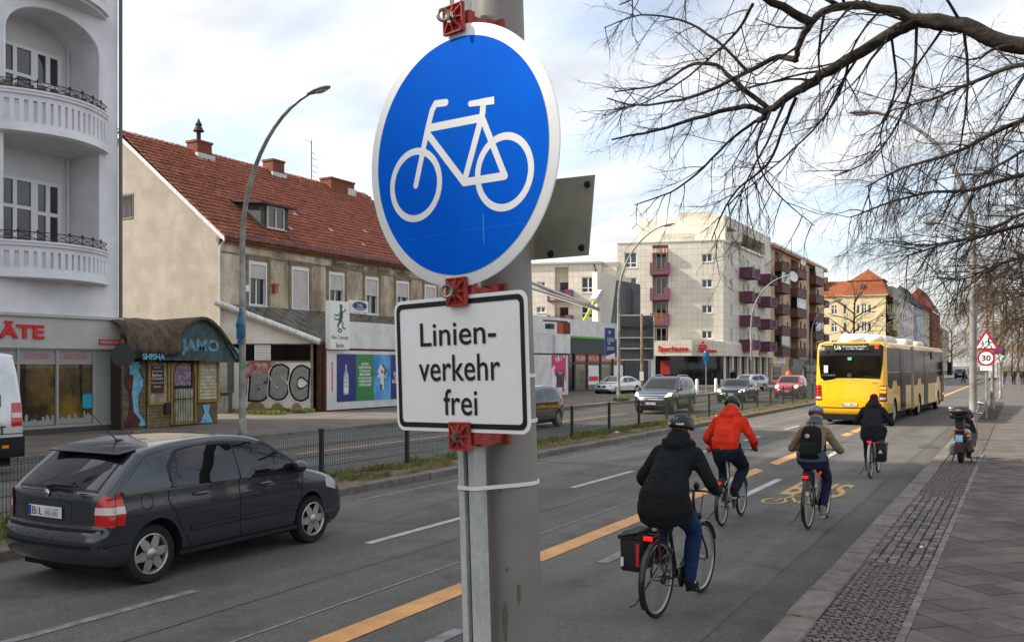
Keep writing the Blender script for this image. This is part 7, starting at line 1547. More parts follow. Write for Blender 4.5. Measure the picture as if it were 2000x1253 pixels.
# near tree: trunk out of frame to the right, its limbs reach over the road
tr1 = Tree(21)
base1 = Vector((2.6, 7.5, .1)); hub = W3(2190, 60, 8.8)
tr1.limb([base1, base1 + Vector((0, .1, 2.2)), Vector((2.4, 7.7, 4.4)), hub], .3, .13, 12)
A = [(2190, 70, 8.8), (2000, 92, 9.2), (1880, 50, 9.4), (1790, 42, 9.6), (1740, 68, 9.8), (1660, 112, 10.0), (1590, 158, 10.2), (1545, 185, 10.4), (1500, 215, 10.6), (1484, 236, 10.8)]
la = tr1.limb([W3(*p) for p in A], .092, .034, 10)
B = [(1880, 50, 9.4), (1810, 45, 9.5), (1740, 20, 9.6), (1640, 12, 9.7), (1585, 45, 9.8), (1560, 90, 9.9), (1555, 118, 10)]
lb_ = tr1.limb([W3(*p) for p in B], .06, .028, 8); 
C2 = [(1500, 212, 10.6), (1440, 165, 10.8), (1400, 128, 11), (1345, 128, 11.2), (1290, 165, 11.4), (1200, 180, 11.7)]
D2 = [(1496, 222, 10.7), (1455, 208, 10.9), (1380, 225, 11.1), (1280, 255, 11.3), (1195, 272, 11.5)]
E2 = [(1555, 118, 10), (1520, 112, 10.2), (1460, 140, 10.5), (1400, 170, 10.8), (1330, 195, 11), (1245, 205, 11.3), (1185, 192, 11.6)]
F2 = [(1585, 45, 9.8), (1510, 5, 9.6), (1450, -20, 9.5), (1380, -30, 9.5)]
G2 = [(1484, 236, 10.8), (1470, 240, 10.9), (1420, 280, 11.0), (1360, 340, 11.2), (1310, 375, 11.4), (1240, 400, 11.6)]
H2 = [(1555, 190, 10.4), (1530, 250, 10.6), (1500, 320, 10.8), (1440, 370, 11), (1405, 430, 11.2), (1390, 470, 11.3)]
I2 = [(1490, 240, 10.8), (1478, 290, 10.9), (1490, 340, 11), (1530, 390, 11.1), (1590, 440, 11.2)]
J2 = [(1470, 8, 9.8), (1440, 60, 10.2), (1390, 110, 10.6), (1330, 160, 11), (1260, 200, 11.3), (1200, 215, 11.6)]
K2 = [(1660, 112, 10), (1640, 180, 10.1), (1600, 240, 10.2), (1540, 300, 10.5), (1470, 360, 10.8), (1420, 400, 11)]
L2 = [(1880, 40, 9.4), (1890, 140, 9.5), (1880, 260, 9.6), (1860, 340, 9.8)]
M2 = [(1790, 42, 9.6), (1785, 140, 9.7), (1760, 230, 9.8), (1700, 310, 10), (1630, 345, 10.2)]
for q, r0_, r1_ in ((C2, .034, .008), (D2, .038, .01), (E2, .035, .008), (F2, .05, .02), (G2, .024, .007), (H2, .024, .006), (I2, .016, .005), (J2, .018, .006), (K2, .018, .006), (L2, .018, .006), (M2, .018, .006), ([(1640, 12, 9.7), (1540, -35, 9.8), (1420, -40, 10.0), (1290, -20, 10.4), (1210, 10, 10.8)], .025, .008), ([(1460, 140, 10.5), (1400, 80, 10.6), (1330, 40, 10.8), (1250, 30, 11), (1180, 55, 11.3)], .02, .006), ([(1740, 68, 9.8), (1750, 170, 10), (1720, 260, 10.2), (1730, 340, 10.4)], .016, .005)):
    pts = tr1.limb([W3(*p) for p in q], r0_, r1_, 6); tr1.along(pts, .165, .6, .009, 2, bias=Vector((-.2, 0, -.25)))
tr1.along(la, .24, 1.2, .017, 3, bias=Vector((-.3, 0, -.35))); tr1.along(lb_, .2, 1.0, .016, 3, bias=Vector((-.2, 0, .15)))
tr1.build('street_tree', 'bare street tree whose thick dark limb reaches over the road', base1)
# second and third tree further along: dense drooping branches entering from the right
def side_tree(seed, base, label, Z0, limbs, every, L, r, maxl, tm=None):
    t = Tree(seed, .3); base = Vector(base)
    for k, q in enumerate(limbs):
        pw = [W3(*p) for p in q]
        if k == 0: t.limb([base, base + Vector((-.1, 0, 2.5)), base + Vector((-.2, .1, 5)), pw[0] + Vector((.3, 0, .6)), pw[0]], .24, .12, 10)
        pts = t.limb(pw, .048, .012, 7); t.along(pts, every, L, r, maxl, bias=Vector((-.25, 0, -.3)))
    return t.build('street_tree', label, base, tm=tm)
side_tree(5, (2.8, 17, .1), 'bare street tree filling the upper right with drooping branches', 17, [[(2080, 200, 14.5), (1960, 250, 15), (1860, 300, 15.5), (1760, 330, 16), (1690, 365, 16.5)], [(2080, 330, 15), (1980, 345, 15.5), (1900, 370, 16), (1820, 375, 16.5), (1740, 395, 17), (1660, 425, 17.5)], [(2080, 120, 14), (1980, 130, 15), (1880, 170, 15.5), (1800, 200, 16), (1740, 215, 16.5)], [(2080, 420, 15.5), (1990, 440, 16), (1920, 460, 16.5), (1850, 475, 17), (1770, 500, 17.5)]], .08, 1.0, .0135, 3)
side_tree(9, (2.9, 27, .1), 'bare street tree behind the first lamp post on the right', 24, [[(2070, 400, 20), (1990, 420, 21), (1930, 450, 22), (1870, 470, 23), (1790, 480, 24)], [(2070, 470, 21), (2000, 500, 22), (1940, 520, 23), (1880, 545, 24), (1820, 540, 25)], [(2070, 260, 20), (1990, 300, 21), (1940, 330, 22), (1890, 350, 23)]], .125, 1.3, .02, 3)
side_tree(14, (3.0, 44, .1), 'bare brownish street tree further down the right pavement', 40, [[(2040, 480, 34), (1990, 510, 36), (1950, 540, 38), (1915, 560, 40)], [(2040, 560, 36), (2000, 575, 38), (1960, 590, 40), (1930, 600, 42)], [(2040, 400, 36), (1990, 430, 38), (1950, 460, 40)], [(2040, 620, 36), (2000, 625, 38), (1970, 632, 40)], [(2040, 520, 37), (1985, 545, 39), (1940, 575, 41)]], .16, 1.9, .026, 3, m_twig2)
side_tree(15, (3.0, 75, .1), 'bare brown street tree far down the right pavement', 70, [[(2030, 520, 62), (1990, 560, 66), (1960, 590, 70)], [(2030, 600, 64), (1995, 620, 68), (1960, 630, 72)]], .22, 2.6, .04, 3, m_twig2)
def far_tree(seed, x, y, h_, w_, label, tm, group='bare trees along the far street', n=9, maxl=3):
    t = Tree(seed, .12); b_ = Vector((x, y, .1)); t.limb([b_, b_ + Vector((.1, 0, h_ * .2)), b_ + Vector((0, .1, h_ * .42)), b_ + Vector((.1, 0, h_ * .85))], h_ * .022, h_ * .006, 8)
    for k in range(n):
        a = k * 2.4; u = .25 + .6 * k / n; t.grow(b_ + Vector((0, 0, h_ * u)), Vector((math.cos(a), math.sin(a), .7)), w_ * .62 * (1 - .35 * u), h_ * .008, 0, maxl, .6)
    return t.build('bare_tree', label, b_, group, tm=tm, bm=tm if tm is m_twig2 else None)
m_bud = mat('budding_twig', S(156, 146, 88), .9, c2=S(118, 104, 66), sc=.3, coord='World')
far_tree(31, -24.0, 158, 15, 12, 'budding young tree in front of the yellow corner house', m_bud, n=12)
far_tree(32, -23.0, 182, 9, 8, 'small budding tree by the street lamp past the yellow house', m_bud)
for k, (x, y, h_) in enumerate(((-20, 330, 17), (-21, 300, 15), (-3, 360, 18), (3, 230, 16), (4, 150, 14), (3.4, 105, 14), (-12, 420, 20), (-1, 300, 16))):
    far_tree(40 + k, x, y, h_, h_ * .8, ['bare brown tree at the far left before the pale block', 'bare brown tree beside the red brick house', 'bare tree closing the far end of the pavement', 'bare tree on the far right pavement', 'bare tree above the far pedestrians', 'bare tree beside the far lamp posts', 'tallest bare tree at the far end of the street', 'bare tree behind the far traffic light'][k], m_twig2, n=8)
wd = MB(); r_ = random.Random(4)
for i in range(16000):
    x = r_.uniform(-34, 60); y = r_.uniform(395, 560); h_ = 15 * (.55 + .45 * noise.noise(Vector((x * .12, y * .05, 0)))) + 4; z = h_ * math.sqrt(r_.random()); a = r_.uniform(0, 6.28); l_ = r_.uniform(1, 2.6); w_ = .06
    dx, dy, dz = math.cos(a) * l_ * .6, math.sin(a) * l_ * .3, l_ * r_.uniform(-.1, .8); wd.add([(x - w_, y, z), (x + w_, y, z), (x + dx, y + dy, z + dz)], [(0, 1, 2)])
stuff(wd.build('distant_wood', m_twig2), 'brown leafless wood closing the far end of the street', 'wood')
# shrub by the utility box
sh_b = Tree(77, .1)
for k in range(26): sh_b.grow(Vector((-31.6 + random.uniform(-.9, .9), 29.0 + random.uniform(-.3, .3), .1)), Vector((random.uniform(-.5, .5), random.uniform(-.5, .5), 1)), 1.2, .008, 1, 3)
sr = sh_b.build('bare_shrub', 'tangled shrub with yellow buds beside the kiosk', Vector((-31.6, 29, .1)), 'shrubs', tm=mat('shrub_twig', S(110, 104, 44), .9))
# ---------------- bicycles and riders (local frame: x forward, y left, z up; rear axle above the origin)
m_steel = mat('spoke_steel', S(150, 150, 150), .35, .8); m_bframe = mat('bike_black', S(24, 26, 28), .35, coat=.5); m_bsilver = mat('bike_silver', S(170, 172, 176), .3, .6); m_bred = mat('bike_red', S(170, 30, 34), .3, coat=.5); m_sad = mat('saddle_black', S(20, 20, 20), .6); m_rlamp = mat('rear_light', S(210, 8, 10), .3, emit=.9); m_refl = mat('red_reflector', S(200, 30, 30), .3)
BIKE_MESH = {}
def bike_wheel(root, x, r):
    if r in BIKE_MESH:
        a, q, s_ = BIKE_MESH[r]; w = inst(a, root, T(x, 0, r), 'wheel'); inst(q, w, Matrix(), 'rim'); stuff(inst(s_, w, Matrix(), 'spokes')); return
    w = MB().tube([(math.cos(t * 2 * math.pi / 40) * (r - .019), 0, math.sin(t * 2 * math.pi / 40) * (r - .019)) for t in range(40)], .019, 10, closed=True).build('wheel', m_rub, root, smooth=True, Ml=T(x, 0, r), ang=0)
    q = MB().tube([(math.cos(t * 2 * math.pi / 40) * (r - .042), 0, math.sin(t * 2 * math.pi / 40) * (r - .042)) for t in range(40)], .011, 8, closed=True).build('rim', m_bsilver, w, smooth=True, ang=0)
    b = MB(); b.tube([(0, -.045, 0), (0, .045, 0)], .022, 10)
    for k in range(24):
        a = k * math.pi / 12; o_ = .018 * (1 if k % 2 else -1); b.tube([(o_ * math.cos(a + 1.57), .03 * (1 if k % 4 < 2 else -1), o_ * math.sin(a + 1.57)), (math.cos(a) * (r - .045), 0, math.sin(a) * (r - .045))], .0016, 4, caps=False)
    s_ = b.build('spokes', m_steel, w); stuff(s_); BIKE_MESH[r] = (w, q, s_)
def bicycle(name, label, x, y, head, r=.345, wb=1.08, fm=None, crank=-60, seat=.97, bar=(.83, 1.06), rack=True, small=False, mg=None, low=False):
    root = thing(name, label, 'bicycle', (x, y, 0), R(head)); fm = fm or m_bframe; mg = mg or m_bframe
    bike_wheel(root, 0, r); bike_wheel(root, wb, r)
    BB = Vector((.43, 0, .29)); ST = Vector((.24, 0, seat - .12)); HB = Vector((wb - .14, 0, r + .28)); HT = Vector((wb - .205, 0, r + .5)); SD = Vector((.2, 0, seat))
    if small: HB = Vector((wb - .13, 0, r + .25)); HT = Vector((wb - .17, 0, r + .38))
    b = MB(); b.tube([BB, ST], .016, 10); b.tube([HB + Vector((-.005, 0, .02)), BB], .02, 10)
    if small: b.tube([HT - Vector((0, 0, .04)), Vector((.36, 0, .52)), Vector((.3, 0, .5))], .024, 10)
    elif low: b.tube([HT - Vector((0, 0, .05)), Vector((.6, 0, .52)), Vector((.37, 0, .5))], .018, 10)
    else: b.tube([HT - Vector((0, 0, .03)), ST - Vector((-.02, 0, .05))], .017, 10)
    for s_ in (1, -1): b.tube([Vector((0, s_ * .06, r)), Vector((.38, s_ * .03, .29))], .01, 6); b.tube([Vector((0, s_ * .06, r)), Vector((.3, s_ * .02, seat - .38))], .008, 6)
    b.tube([HB, HT], .021, 10); b.build('frame', fm, root, smooth=True)
    b = MB(); b.tube([HB, HB + Vector((.02, 0, -.05))], .024, 8)
    for s_ in (1, -1): b.tube([HB + Vector((.01, s_ * .045, -.03)), Vector((wb - .03, s_ * .055, r + .1)), Vector((wb, s_ * .055, r))], .011, 6)
    b.build('fork', fm, root, smooth=True)
    b = MB(); bx, bz = bar; b.tube([HT, Vector((HT.x - .03, 0, bz - .08)), Vector((bx + .06, 0, bz))], .014, 8); b.tube([(bx - .1, -.31, bz), (bx - .02, -.26, bz), (bx + .05, -.12, bz + .005), (bx + .06, 0, bz), (bx + .05, .12, bz + .005), (bx - .02, .26, bz), (bx - .1, .31, bz)], .0115, 8)
    hb = b.build('handlebar', m_bframe if not small else m_bsilver, root, smooth=True)
    for s_ in (1, -1):
        MB().tube([(bx - .02, s_ * .25, bz), (bx - .12, s_ * .325, bz)], .017, 8).build('grip', m_sad, hb, smooth=True)
        MB().tube([(bx + .0, s_ * .2, bz - .01), (bx + .05, s_ * .24, bz - .02), (bx - .02, s_ * .3, bz - .03)], .006, 6).build('brake_lever', m_bframe, hb, smooth=True)
    MB().ell((bx + .08, -.02, bz + .045), .035, .03, .04).build('display', m_sad, hb, smooth=True); MB().ell((wb - .1, 0, r + .42), .05, .035, .04).build('front_lamp', m_sad, root, smooth=True)
    b = MB(); b.tube([ST, SD - Vector((0, 0, .03))], .0145, 8); b.build('seat_post', m_bsilver, root, smooth=True)
    b = MB(); b.ell((SD.x - .07, 0, SD.z), .1, .085, .035, 14, 8); b.ell((SD.x + .05, 0, SD.z + .0), .15, .035, .028, 12, 8); b.build('saddle', m_sad, root, smooth=True)
    # drive
    b = MB(); b.lathe([(.02, 0), (.095, 0), (.1, .004), (.095, .008), (.02, .008)], 28, T(BB.x, -.05, BB.z) @ RX(R(90))); a = R(crank)
    pr = BB + Vector((math.cos(a) * .17, -.075, math.sin(a) * .17)); plft = BB + Vector((-math.cos(a) * .17, .075, -math.sin(a) * .17))
    b.tube([BB + Vector((0, -.06, 0)), pr], .011, 6); b.tube([BB + Vector((0, .06, 0)), plft], .011, 6); b.tube([BB + Vector((0, -.06, 0)), BB + Vector((0, .06, 0))], .02, 8)
    b.tube([(0, -.055, r + .05), (BB.x, -.055, BB.z + .095)], .005, 4); b.tube([(0, -.055, r - .05), (BB.x, -.055, BB.z - .095)], .005, 4); b.lathe([(.02, 0), (.045, 0), (.045, .02)], 16, T(0, -.045, r) @ RX(R(90))); b.build('crank', m_bframe, root, smooth=True)
    for p, s_ in ((pr, -1), (plft, 1)): MB().box(p.x - .045, p.y + (s_ * .0 if s_ > 0 else -.09), p.z - .012, p.x + .045, p.y + (.09 if s_ > 0 else 0), p.z + .012).build('pedal', m_sad, root)
    # mudguards
    for cx, a0, a1 in ((0, 70, 215), (wb, 20, 175)):
        b = MB(); pts = arc(cx, r, r + .025, a0, a1, 16)
        prf = [(-.026, -.012), (-.02, 0), (0, .005), (.02, 0), (.026, -.012)]
        b.add([(cx + (p[0] - cx) * (1 + o_ / (r + .025)), y_, r + (p[1] - r) * (1 + o_ / (r + .025))) for p in pts for y_, o_ in prf], [(i * 5 + j, i * 5 + j + 1, (i + 1) * 5 + j + 1, (i + 1) * 5 + j) for i in range(len(pts) - 1) for j in range(4)])
        o_ = b.build('mudguard', mg, root, smooth=True, ang=0); o_.modifiers.new('s', 'SOLIDIFY').thickness = .003
    if rack:
        zr_ = 2 * r + .06; b = MB()
        for s_ in (1, -1): b.tube([(.24, s_ * .03, zr_), (.1, s_ * .055, zr_), (-.2, s_ * .055, zr_)], .006, 6); b.tube([(-.1, s_ * .055, zr_), (0, s_ * .065, r)], .006, 6); b.tube([(.12, s_ * .055, zr_), (0, s_ * .065, r)], .006, 6)
        for x_ in (-.2, -.08, .05): b.tube([(x_, -.055, zr_), (x_, .055, zr_)], .006, 6)
        b.build('luggage_rack', m_bframe, root, smooth=True)
        MB().box(-.225, -.04, zr_ - .035, -.2, .04, zr_ - .002).build('tail_lamp', m_rlamp, root, bevel=.006)
    else: MB().ell((.1, 0, 2 * r + .08), .02, .035, .02).build('tail_lamp', m_rlamp, root, smooth=True)
    MB().tube([(-.02, .06, r - .02), (-.12, .16, .12), (-.16, .2, .1)], .009, 6).build('kickstand', m_bframe, root)
    ch = MB(); ch.tube([(bx + .05, .1, bz - .02), (bx + .12, .06, bz - .15), (HB.x, .03, HB.z)], .004, 5); ch.tube([(bx + .05, -.1, bz - .02), (bx + .12, -.05, bz - .18), (HB.x, -.03, HB.z)], .004, 5); ch.build('brake_cable', m_sad, root)
    return root, dict(BB=BB, pr=pr, pl=plft, SD=SD, gr=Vector((bx - .08, -.3, bz + .02)), gl=Vector((bx - .08, .3, bz + .02)))
def ik(a, q, l1, l2, pole):
    d = q - a; L = min(d.length, (l1 + l2) * .999); u = d.normalized(); x = (l1 * l1 - l2 * l2 + L * L) / (2 * L); h_ = math.sqrt(max(0, l1 * l1 - x * x)); p = pole - u * pole.dot(u); p.normalize(); return a + u * x + p * h_
def etube(b, pts, rw, rd, side=Vector((0, 1, 0)), n=16):   # elliptical tube: rw along side, rd across
    pts = [Vector(p) for p in pts]; vs_ = []; k = len(pts)
    for i, p in enumerate(pts):
        d = (pts[min(i + 1, k - 1)] - pts[max(i - 1, 0)]).normalized(); w = (side - d * side.dot(d)).normalized(); u = d.cross(w)
        for j in range(n): a = 2 * math.pi * j / n; vs_.append(p + w * math.cos(a) * rw[i] + u * math.sin(a) * rd[i])
    b.add(vs_, [(i * n + j, i * n + (j + 1) % n, (i + 1) * n + (j + 1) % n, (i + 1) * n + j) for i in range(k - 1) for j in range(n)] + [tuple(range(n - 1, -1, -1)), tuple(range((k - 1) * n, k * n))])
def limbt(b, pts, rr, n=12):
    pts = smooth_path(pts, 3); k = len(pts); m_ = len(rr) - 1
    R_ = []
    for i in range(k): u = i / (k - 1) * m_; j = min(m_ - 1, int(u)); R_.append(rr[j] + (rr[j + 1] - rr[j]) * (u - j))
    b.tube(pts, R_, n); b.ell(pts[0], R_[0], R_[0], R_[0], 10, 6); b.ell(pts[-1], R_[-1], R_[-1], R_[-1], 10, 6)
def fuse(b, name, m, parent, vox=.014, it=5, wrinkle=0.0, wsc=9.0):
    """join overlapping pieces into one continuous skin"""
    o = b.build(name, m, None); md = o.modifiers.new('r', 'REMESH'); md.mode = 'VOXEL'; md.voxel_size = vox
    if it: s_ = o.modifiers.new('s', 'SMOOTH'); s_.iterations = it; s_.factor = .5
    dg = bpy.context.evaluated_depsgraph_get(); me = bpy.data.meshes.new_from_object(o.evaluated_get(dg)); o.modifiers.clear(); old = o.data; o.data = me; bpy.data.meshes.remove(old)
    if wrinkle:
        nv = [v.normal.copy() for v in me.vertices]
        for v, n_ in zip(me.vertices, nv):
            p = v.co; c1 = abs(noise.noise(Vector((p.x * wsc * .7 + p.z * 2, p.y * wsc * .7, p.z * wsc * 1.4)))); c2 = abs(noise.noise(Vector((p.x * wsc * 1.6, p.y * wsc * 1.6 + 5, p.z * wsc * 2.2 + p.y * 6)))); v.co = p - n_ * wrinkle * (max(0, 1 - c1 / .16) + .6 * max(0, 1 - c2 / .14))
    me.polygons.foreach_set('use_smooth', [True] * len(me.polygons)); me.update()
    if not me.materials: me.materials.append(m)
    if parent: o.parent = parent
    return o
m_skin = mat('skin', S(206, 160, 134), .6); m_sole = mat('sole_white', S(214, 212, 206), .6)
def cloth(nm, c_, r=.9): return mat('cloth_' + nm, c_, r, c2=tuple(v * .75 for v in c_), sc=7, bump=.25, bsc=260, fine=.1, spec=.25)
def hand_fingers(b, g, sgn):
    for k in range(4):
        o_ = Vector((-.028 + .019 * k * 0, sgn * (-.035 + .022 * k), 0)); p0 = g + Vector((-.02, o_.y, .02)); L = (.9, 1.0, .96, .8)[k]
        b.tube([p0, p0 + Vector((.035 * L, 0, .012)), p0 + Vector((.055 * L, 0, -.014)), p0 + Vector((.035 * L, 0, -.036))], [.0095, .009, .0085, .007], 7)
    b.tube([g + Vector((-.03, -sgn * .03, .0)), g + Vector((-.005, -sgn * .058, -.008)), g + Vector((.02, -sgn * .06, -.02))], [.0115, .0105, .008], 7)
def rider(bike, J, label, o):
    """o: dict of clothing and pose options"""
    sd = J['SD']; hip = sd + Vector((-.02, 0, .07)); lean = o.get('lean', .22); tl_ = o.get('torso', .52); sh_c = hip + Vector((math.sin(lean * 2) * tl_, o.get('sway', 0), math.cos(lean * 2) * tl_)) if False else hip + Vector((lean, o.get('sway', 0), tl_))
    neck = sh_c + Vector((.05, 0, .05)); head = neck + Vector((.06, o.get('hy', 0), .11)); w = o.get('w', 1.0)
    HP = [hip + Vector((.02, s_ * .095, -.02)) for s_ in (-1, 1)]; SH = [sh_c + Vector((.0, s_ * .168 * w, -.035)) for s_ in (-1, 1)]
    AN = [J['pr'] + Vector((-.05, -.03, .095)), J['pl'] + Vector((-.05, .03, .095))]; KN = [ik(HP[i], AN[i], .445, .45, Vector((1, (-.15, .15)[i], .3))) for i in (0, 1)]
    G_ = [J['gr'], J['gl']]; WR = [g + Vector((-.06, 0, .02)) for g in G_]; EL = [ik(SH[i], WR[i], .31, .27, Vector((-.25, (-.55, .55)[i], -.75))) for i in (0, 1)]
    b = MB()
    etube(b, [hip + Vector((0, 0, -.08)), hip, hip.lerp(sh_c, .5) + Vector((-.03, 0, 0)), sh_c, neck], [.1, .13, .11, .13, .05], [.08, .09, .08, .07, .05])
    limbt(b, [neck - Vector((.02, 0, .08)), neck + Vector((.02, 0, .06))], [.058, .056])
    Rh = RY(R(o.get('nod', 14))) ; RhZ = RZ(R(o.get('turn', 0)))
    Mh = T(*head) @ RhZ @ Rh
    b2 = MB(Mh); b2.ell((0, 0, .02), .098, .077, .115, 18, 12); b2.ell((.035, 0, -.05), .06, .058, .07, 14, 10); b2.ell((.1, 0, -.012), .018, .014, .022, 8, 6); [b2.ell((-.005, s_ * .078, -.01), .022, .012, .034, 8, 6) for s_ in (1, -1)]; b2.ell((.088, 0, -.055), .014, .026, .01, 8, 5)
    b.v += b2.v; off_ = len(b.v) - len(b2.v); b.f += [tuple(i + off_ for i in f) for f in b2.f]; b.mi += b2.mi
    for i in (0, 1):
        limbt(b, [SH[i], EL[i], WR[i]], [.04, .03, .026]); b.ell(tuple(WR[i].lerp(G_[i], .55)), .05, .038, .024, 10, 7); hand_fingers(b, G_[i], (-1, 1)[i])
        limbt(b, [HP[i], KN[i], AN[i]], [.07, .045, .034]); b.ell(tuple(AN[i] + Vector((.06, 0, -.06))), .11, .036, .032)
    per = fuse(b, 'person', m_skin, None, .012, 3); tag(per, label, 'person', 'cyclists riding in the bus lane'); per.matrix_world = bike.matrix_basis.copy()
    # trousers
    b = MB(); tw = o.get('tw', 1.0); etube(b, [hip + Vector((-.0, 0, -.13)), hip + Vector((-.02, 0, -.02)), hip + Vector((.0, 0, .13))], [.14, .185, .17], [.13, .155, .12])
    for i in (0, 1): A2 = AN[i].lerp(KN[i], o.get('cuff', .04)); limbt(b, [HP[i] + Vector((.03, 0, 0)), HP[i].lerp(KN[i], .5), KN[i], KN[i].lerp(A2, .5), A2], [.125, .107 * tw, .082 * tw, .076 * tw, .062 * tw])
    fuse(b, 'trousers', o['trousers'], per, .012, 5, .008 * o.get('wr', 1), 10)
    # jacket
    b = MB(); hem = o.get('hem', .0); fl = o.get('flare', 1.0); mid = hip.lerp(sh_c, .5)
    if hem > .1:
        etube(b, [hip + Vector((.01, 0, -hem)), hip + Vector((-.02, 0, -hem * .4)), hip + Vector((-.03, 0, .06)), mid + Vector((-.05, 0, .0)), sh_c + Vector((-.03, 0, -.08)), sh_c + Vector((.0, 0, .03)), neck + Vector((0, 0, .02))], [.22 * fl, .235 * fl, .21 * fl, .182 * w, .192 * w, .155 * w, .07], [.19 * fl, .195 * fl, .17, .14, .135, .1, .07])
    else:
        etube(b, [hip + Vector((-.02, 0, .0 - hem)), hip + Vector((-.03, 0, .08)), mid + Vector((-.05, 0, .0)), sh_c + Vector((-.03, 0, -.08)), sh_c + Vector((.0, 0, .03)), neck + Vector((0, 0, .02))], [.182 * w, .184 * w, .186 * w, .195 * w, .155 * w, .07], [.145, .145, .145, .138, .1, .07])
    for i in (0, 1): ax_ = WR[i].lerp(EL[i], .08); limbt(b, [SH[i], SH[i].lerp(EL[i], .5), EL[i], EL[i].lerp(ax_, .6), ax_], [.076 * w, .069 * w, .06 * w, .054 * w, .046])
    if o.get('hood'):
        hb_ = MB(); hb_.tube([neck + Vector((.07, .085, -.03)), neck + Vector((.02, .115, .0)), neck + Vector((-.06, .105, .01)), neck + Vector((-.115, .05, -.005)), neck + Vector((-.13, 0, -.012)), neck + Vector((-.115, -.05, -.005)), neck + Vector((-.06, -.105, .01)), neck + Vector((.02, -.115, .0)), neck + Vector((.07, -.085, -.03))], [.03, .045, .055, .062, .066, .062, .055, .045, .03], 10); hb_.ell(tuple(neck + Vector((-.125, 0, -.06))), .055, .12, .08, 14, 9); fuse(hb_, 'hood', o['jacket'], per, .011, 3, .007, 16)
        b.ell(tuple(neck + Vector((-.02, 0, .06))), .112, .118, .085, 14, 9); b.ell(tuple(neck + Vector((-.095, 0, .0))), .08, .135, .085, 14, 9)
    jk = fuse(b, 'jacket', o['jacket'], per, .011, 10, .0085 * o.get('wr', 1), 8)
    if o.get('collar'): 
        b = MB(); b.ell(tuple(neck + Vector((.0, 0, .055))), .098, .095, .075); b.ell(tuple(neck + Vector((-.06, 0, .02))), .075, .12, .07); fuse(b, 'hood', o['collar'], per, .012, 4)
    if o.get('underlayer'): b = MB(); etube(b, [hip + Vector((-.02, 0, -.03)), hip + Vector((-.03, 0, .1))], [.2, .207], [.165, .165]); fuse(b, 'shirt_hem', o['underlayer'], per, .014, 3)
    # shoes
    for i in (0, 1):
        A_ = AN[i]; b = MB(); limbt(b, [A_ + Vector((.0, 0, o.get('boot', .03))), A_ + Vector((0, 0, -.03))], [.05, .048]); b.ell(tuple(A_ + Vector((.02, 0, -.06))), .075, .042, .04); b.ell(tuple(A_ + Vector((.1, 0, -.068))), .085, .046, .032); s_ = fuse(b, 'shoe', o['shoe'], per, .009, 3)
        MB(T(*(A_ + Vector((.06, 0, -.1))))).lathe([(.001, 0), (.9, 0), (1, .1), (1, .5), (.95, .6)], 18, Matrix.Diagonal((.125, .045, .022, 1))).build('sole', o.get('sole', m_sad), s_, smooth=True)
        if o.get('glove'): b = MB(); b.ell(tuple(WR[i].lerp(G_[i], .55)), .06, .048, .034, 10, 7); hand_fingers(b, G_[i] + Vector((0, 0, .003)), (-1, 1)[i]); limbt(b, [WR[i] - Vector((.03, 0, 0)), WR[i]], [.04, .038]); fuse(b, 'glove', o['glove'], per, .009, 1)
    # head wear
    hc = Mh @ T(-.005, 0, .045) @ Matrix.Scale(.9, 4)
    if o.get('helmet'):
        b = MB(hc); n = 20; rows = 8
        vs_ = []; 
        for i in range(rows + 1):
            ph = math.pi / 2 * i / rows * 1.12
            for j in range(n): a = 2 * math.pi * j / n; vs_.append((.142 * math.sin(ph) * math.cos(a) - .008, .108 * math.sin(ph) * math.sin(a), .115 * math.cos(ph)))
        b.add(vs_, [(i * n + j, i * n + (j + 1) % n, (i + 1) * n + (j + 1) % n, (i + 1) * n + j) for i in range(rows) for j in range(n)]); hl = b.build('helmet', o['helmet'], per, smooth=True)
        hl.modifiers.new('s', 'SOLIDIFY').thickness = .012
        rb = o.get('rib', m_sad)
        for yo in (-.075, -.04, 0, .04, .075):
            pts = []
            for k in range(11):
                t_ = -1.15 + 2.3 * k / 10; cy = yo * (1 - .25 * t_ * t_); rad = math.sqrt(max(.01, 1 - (cy / .112) ** 2)); pts.append((.15 * math.sin(t_ * 1.25) * rad - .008, cy, .128 * math.cos(t_ * 1.25) * rad))
            MB(hc).tube(pts, .0125, 6).build('helmet_rib', rb, hl, smooth=True)
        if o.get('mark'):
            tri = MB(hc); P3 = [(-.128, .028, .085), (-.128, -.028, .085), (-.155, 0, .045)]
            tri.tube(P3, .0055, 6, closed=True); tri.build('helmet_mark', o['mark'], hl); 
            for s_ in (1, -1): MB(hc).tube([(-.15, s_ * .03, .015), (-.135, s_ * .07, .012), (-.105, s_ * .095, .02)], .011, 6).build('helmet_mark', o['mark'], hl, smooth=True)
    if o.get('beanie'):
        b = MB(hc); b.ell((-.005, 0, -.0), .118, .096, .1, 16, 10); fuse(b, 'beanie', o['beanie'], per, .01, 2, .003, 20)
    if o.get('hair'):
        b = MB(Mh); b.ell((-.03, 0, .015), .09, .084, .1, 14, 9)
        if o.get('ponytail'): b.tube([(-.03, -.06, -.02), (-.02, -.1, -.08), (-.01, -.125, -.15), (.02, -.125, -.22)], [.035, .042, .036, .014], 8)
        fuse(b, 'hair', o['hair'], per, .01, 2, .004, 30)
    return per, dict(hip=hip, sh=sh_c, neck=neck, G=G_, head=head)
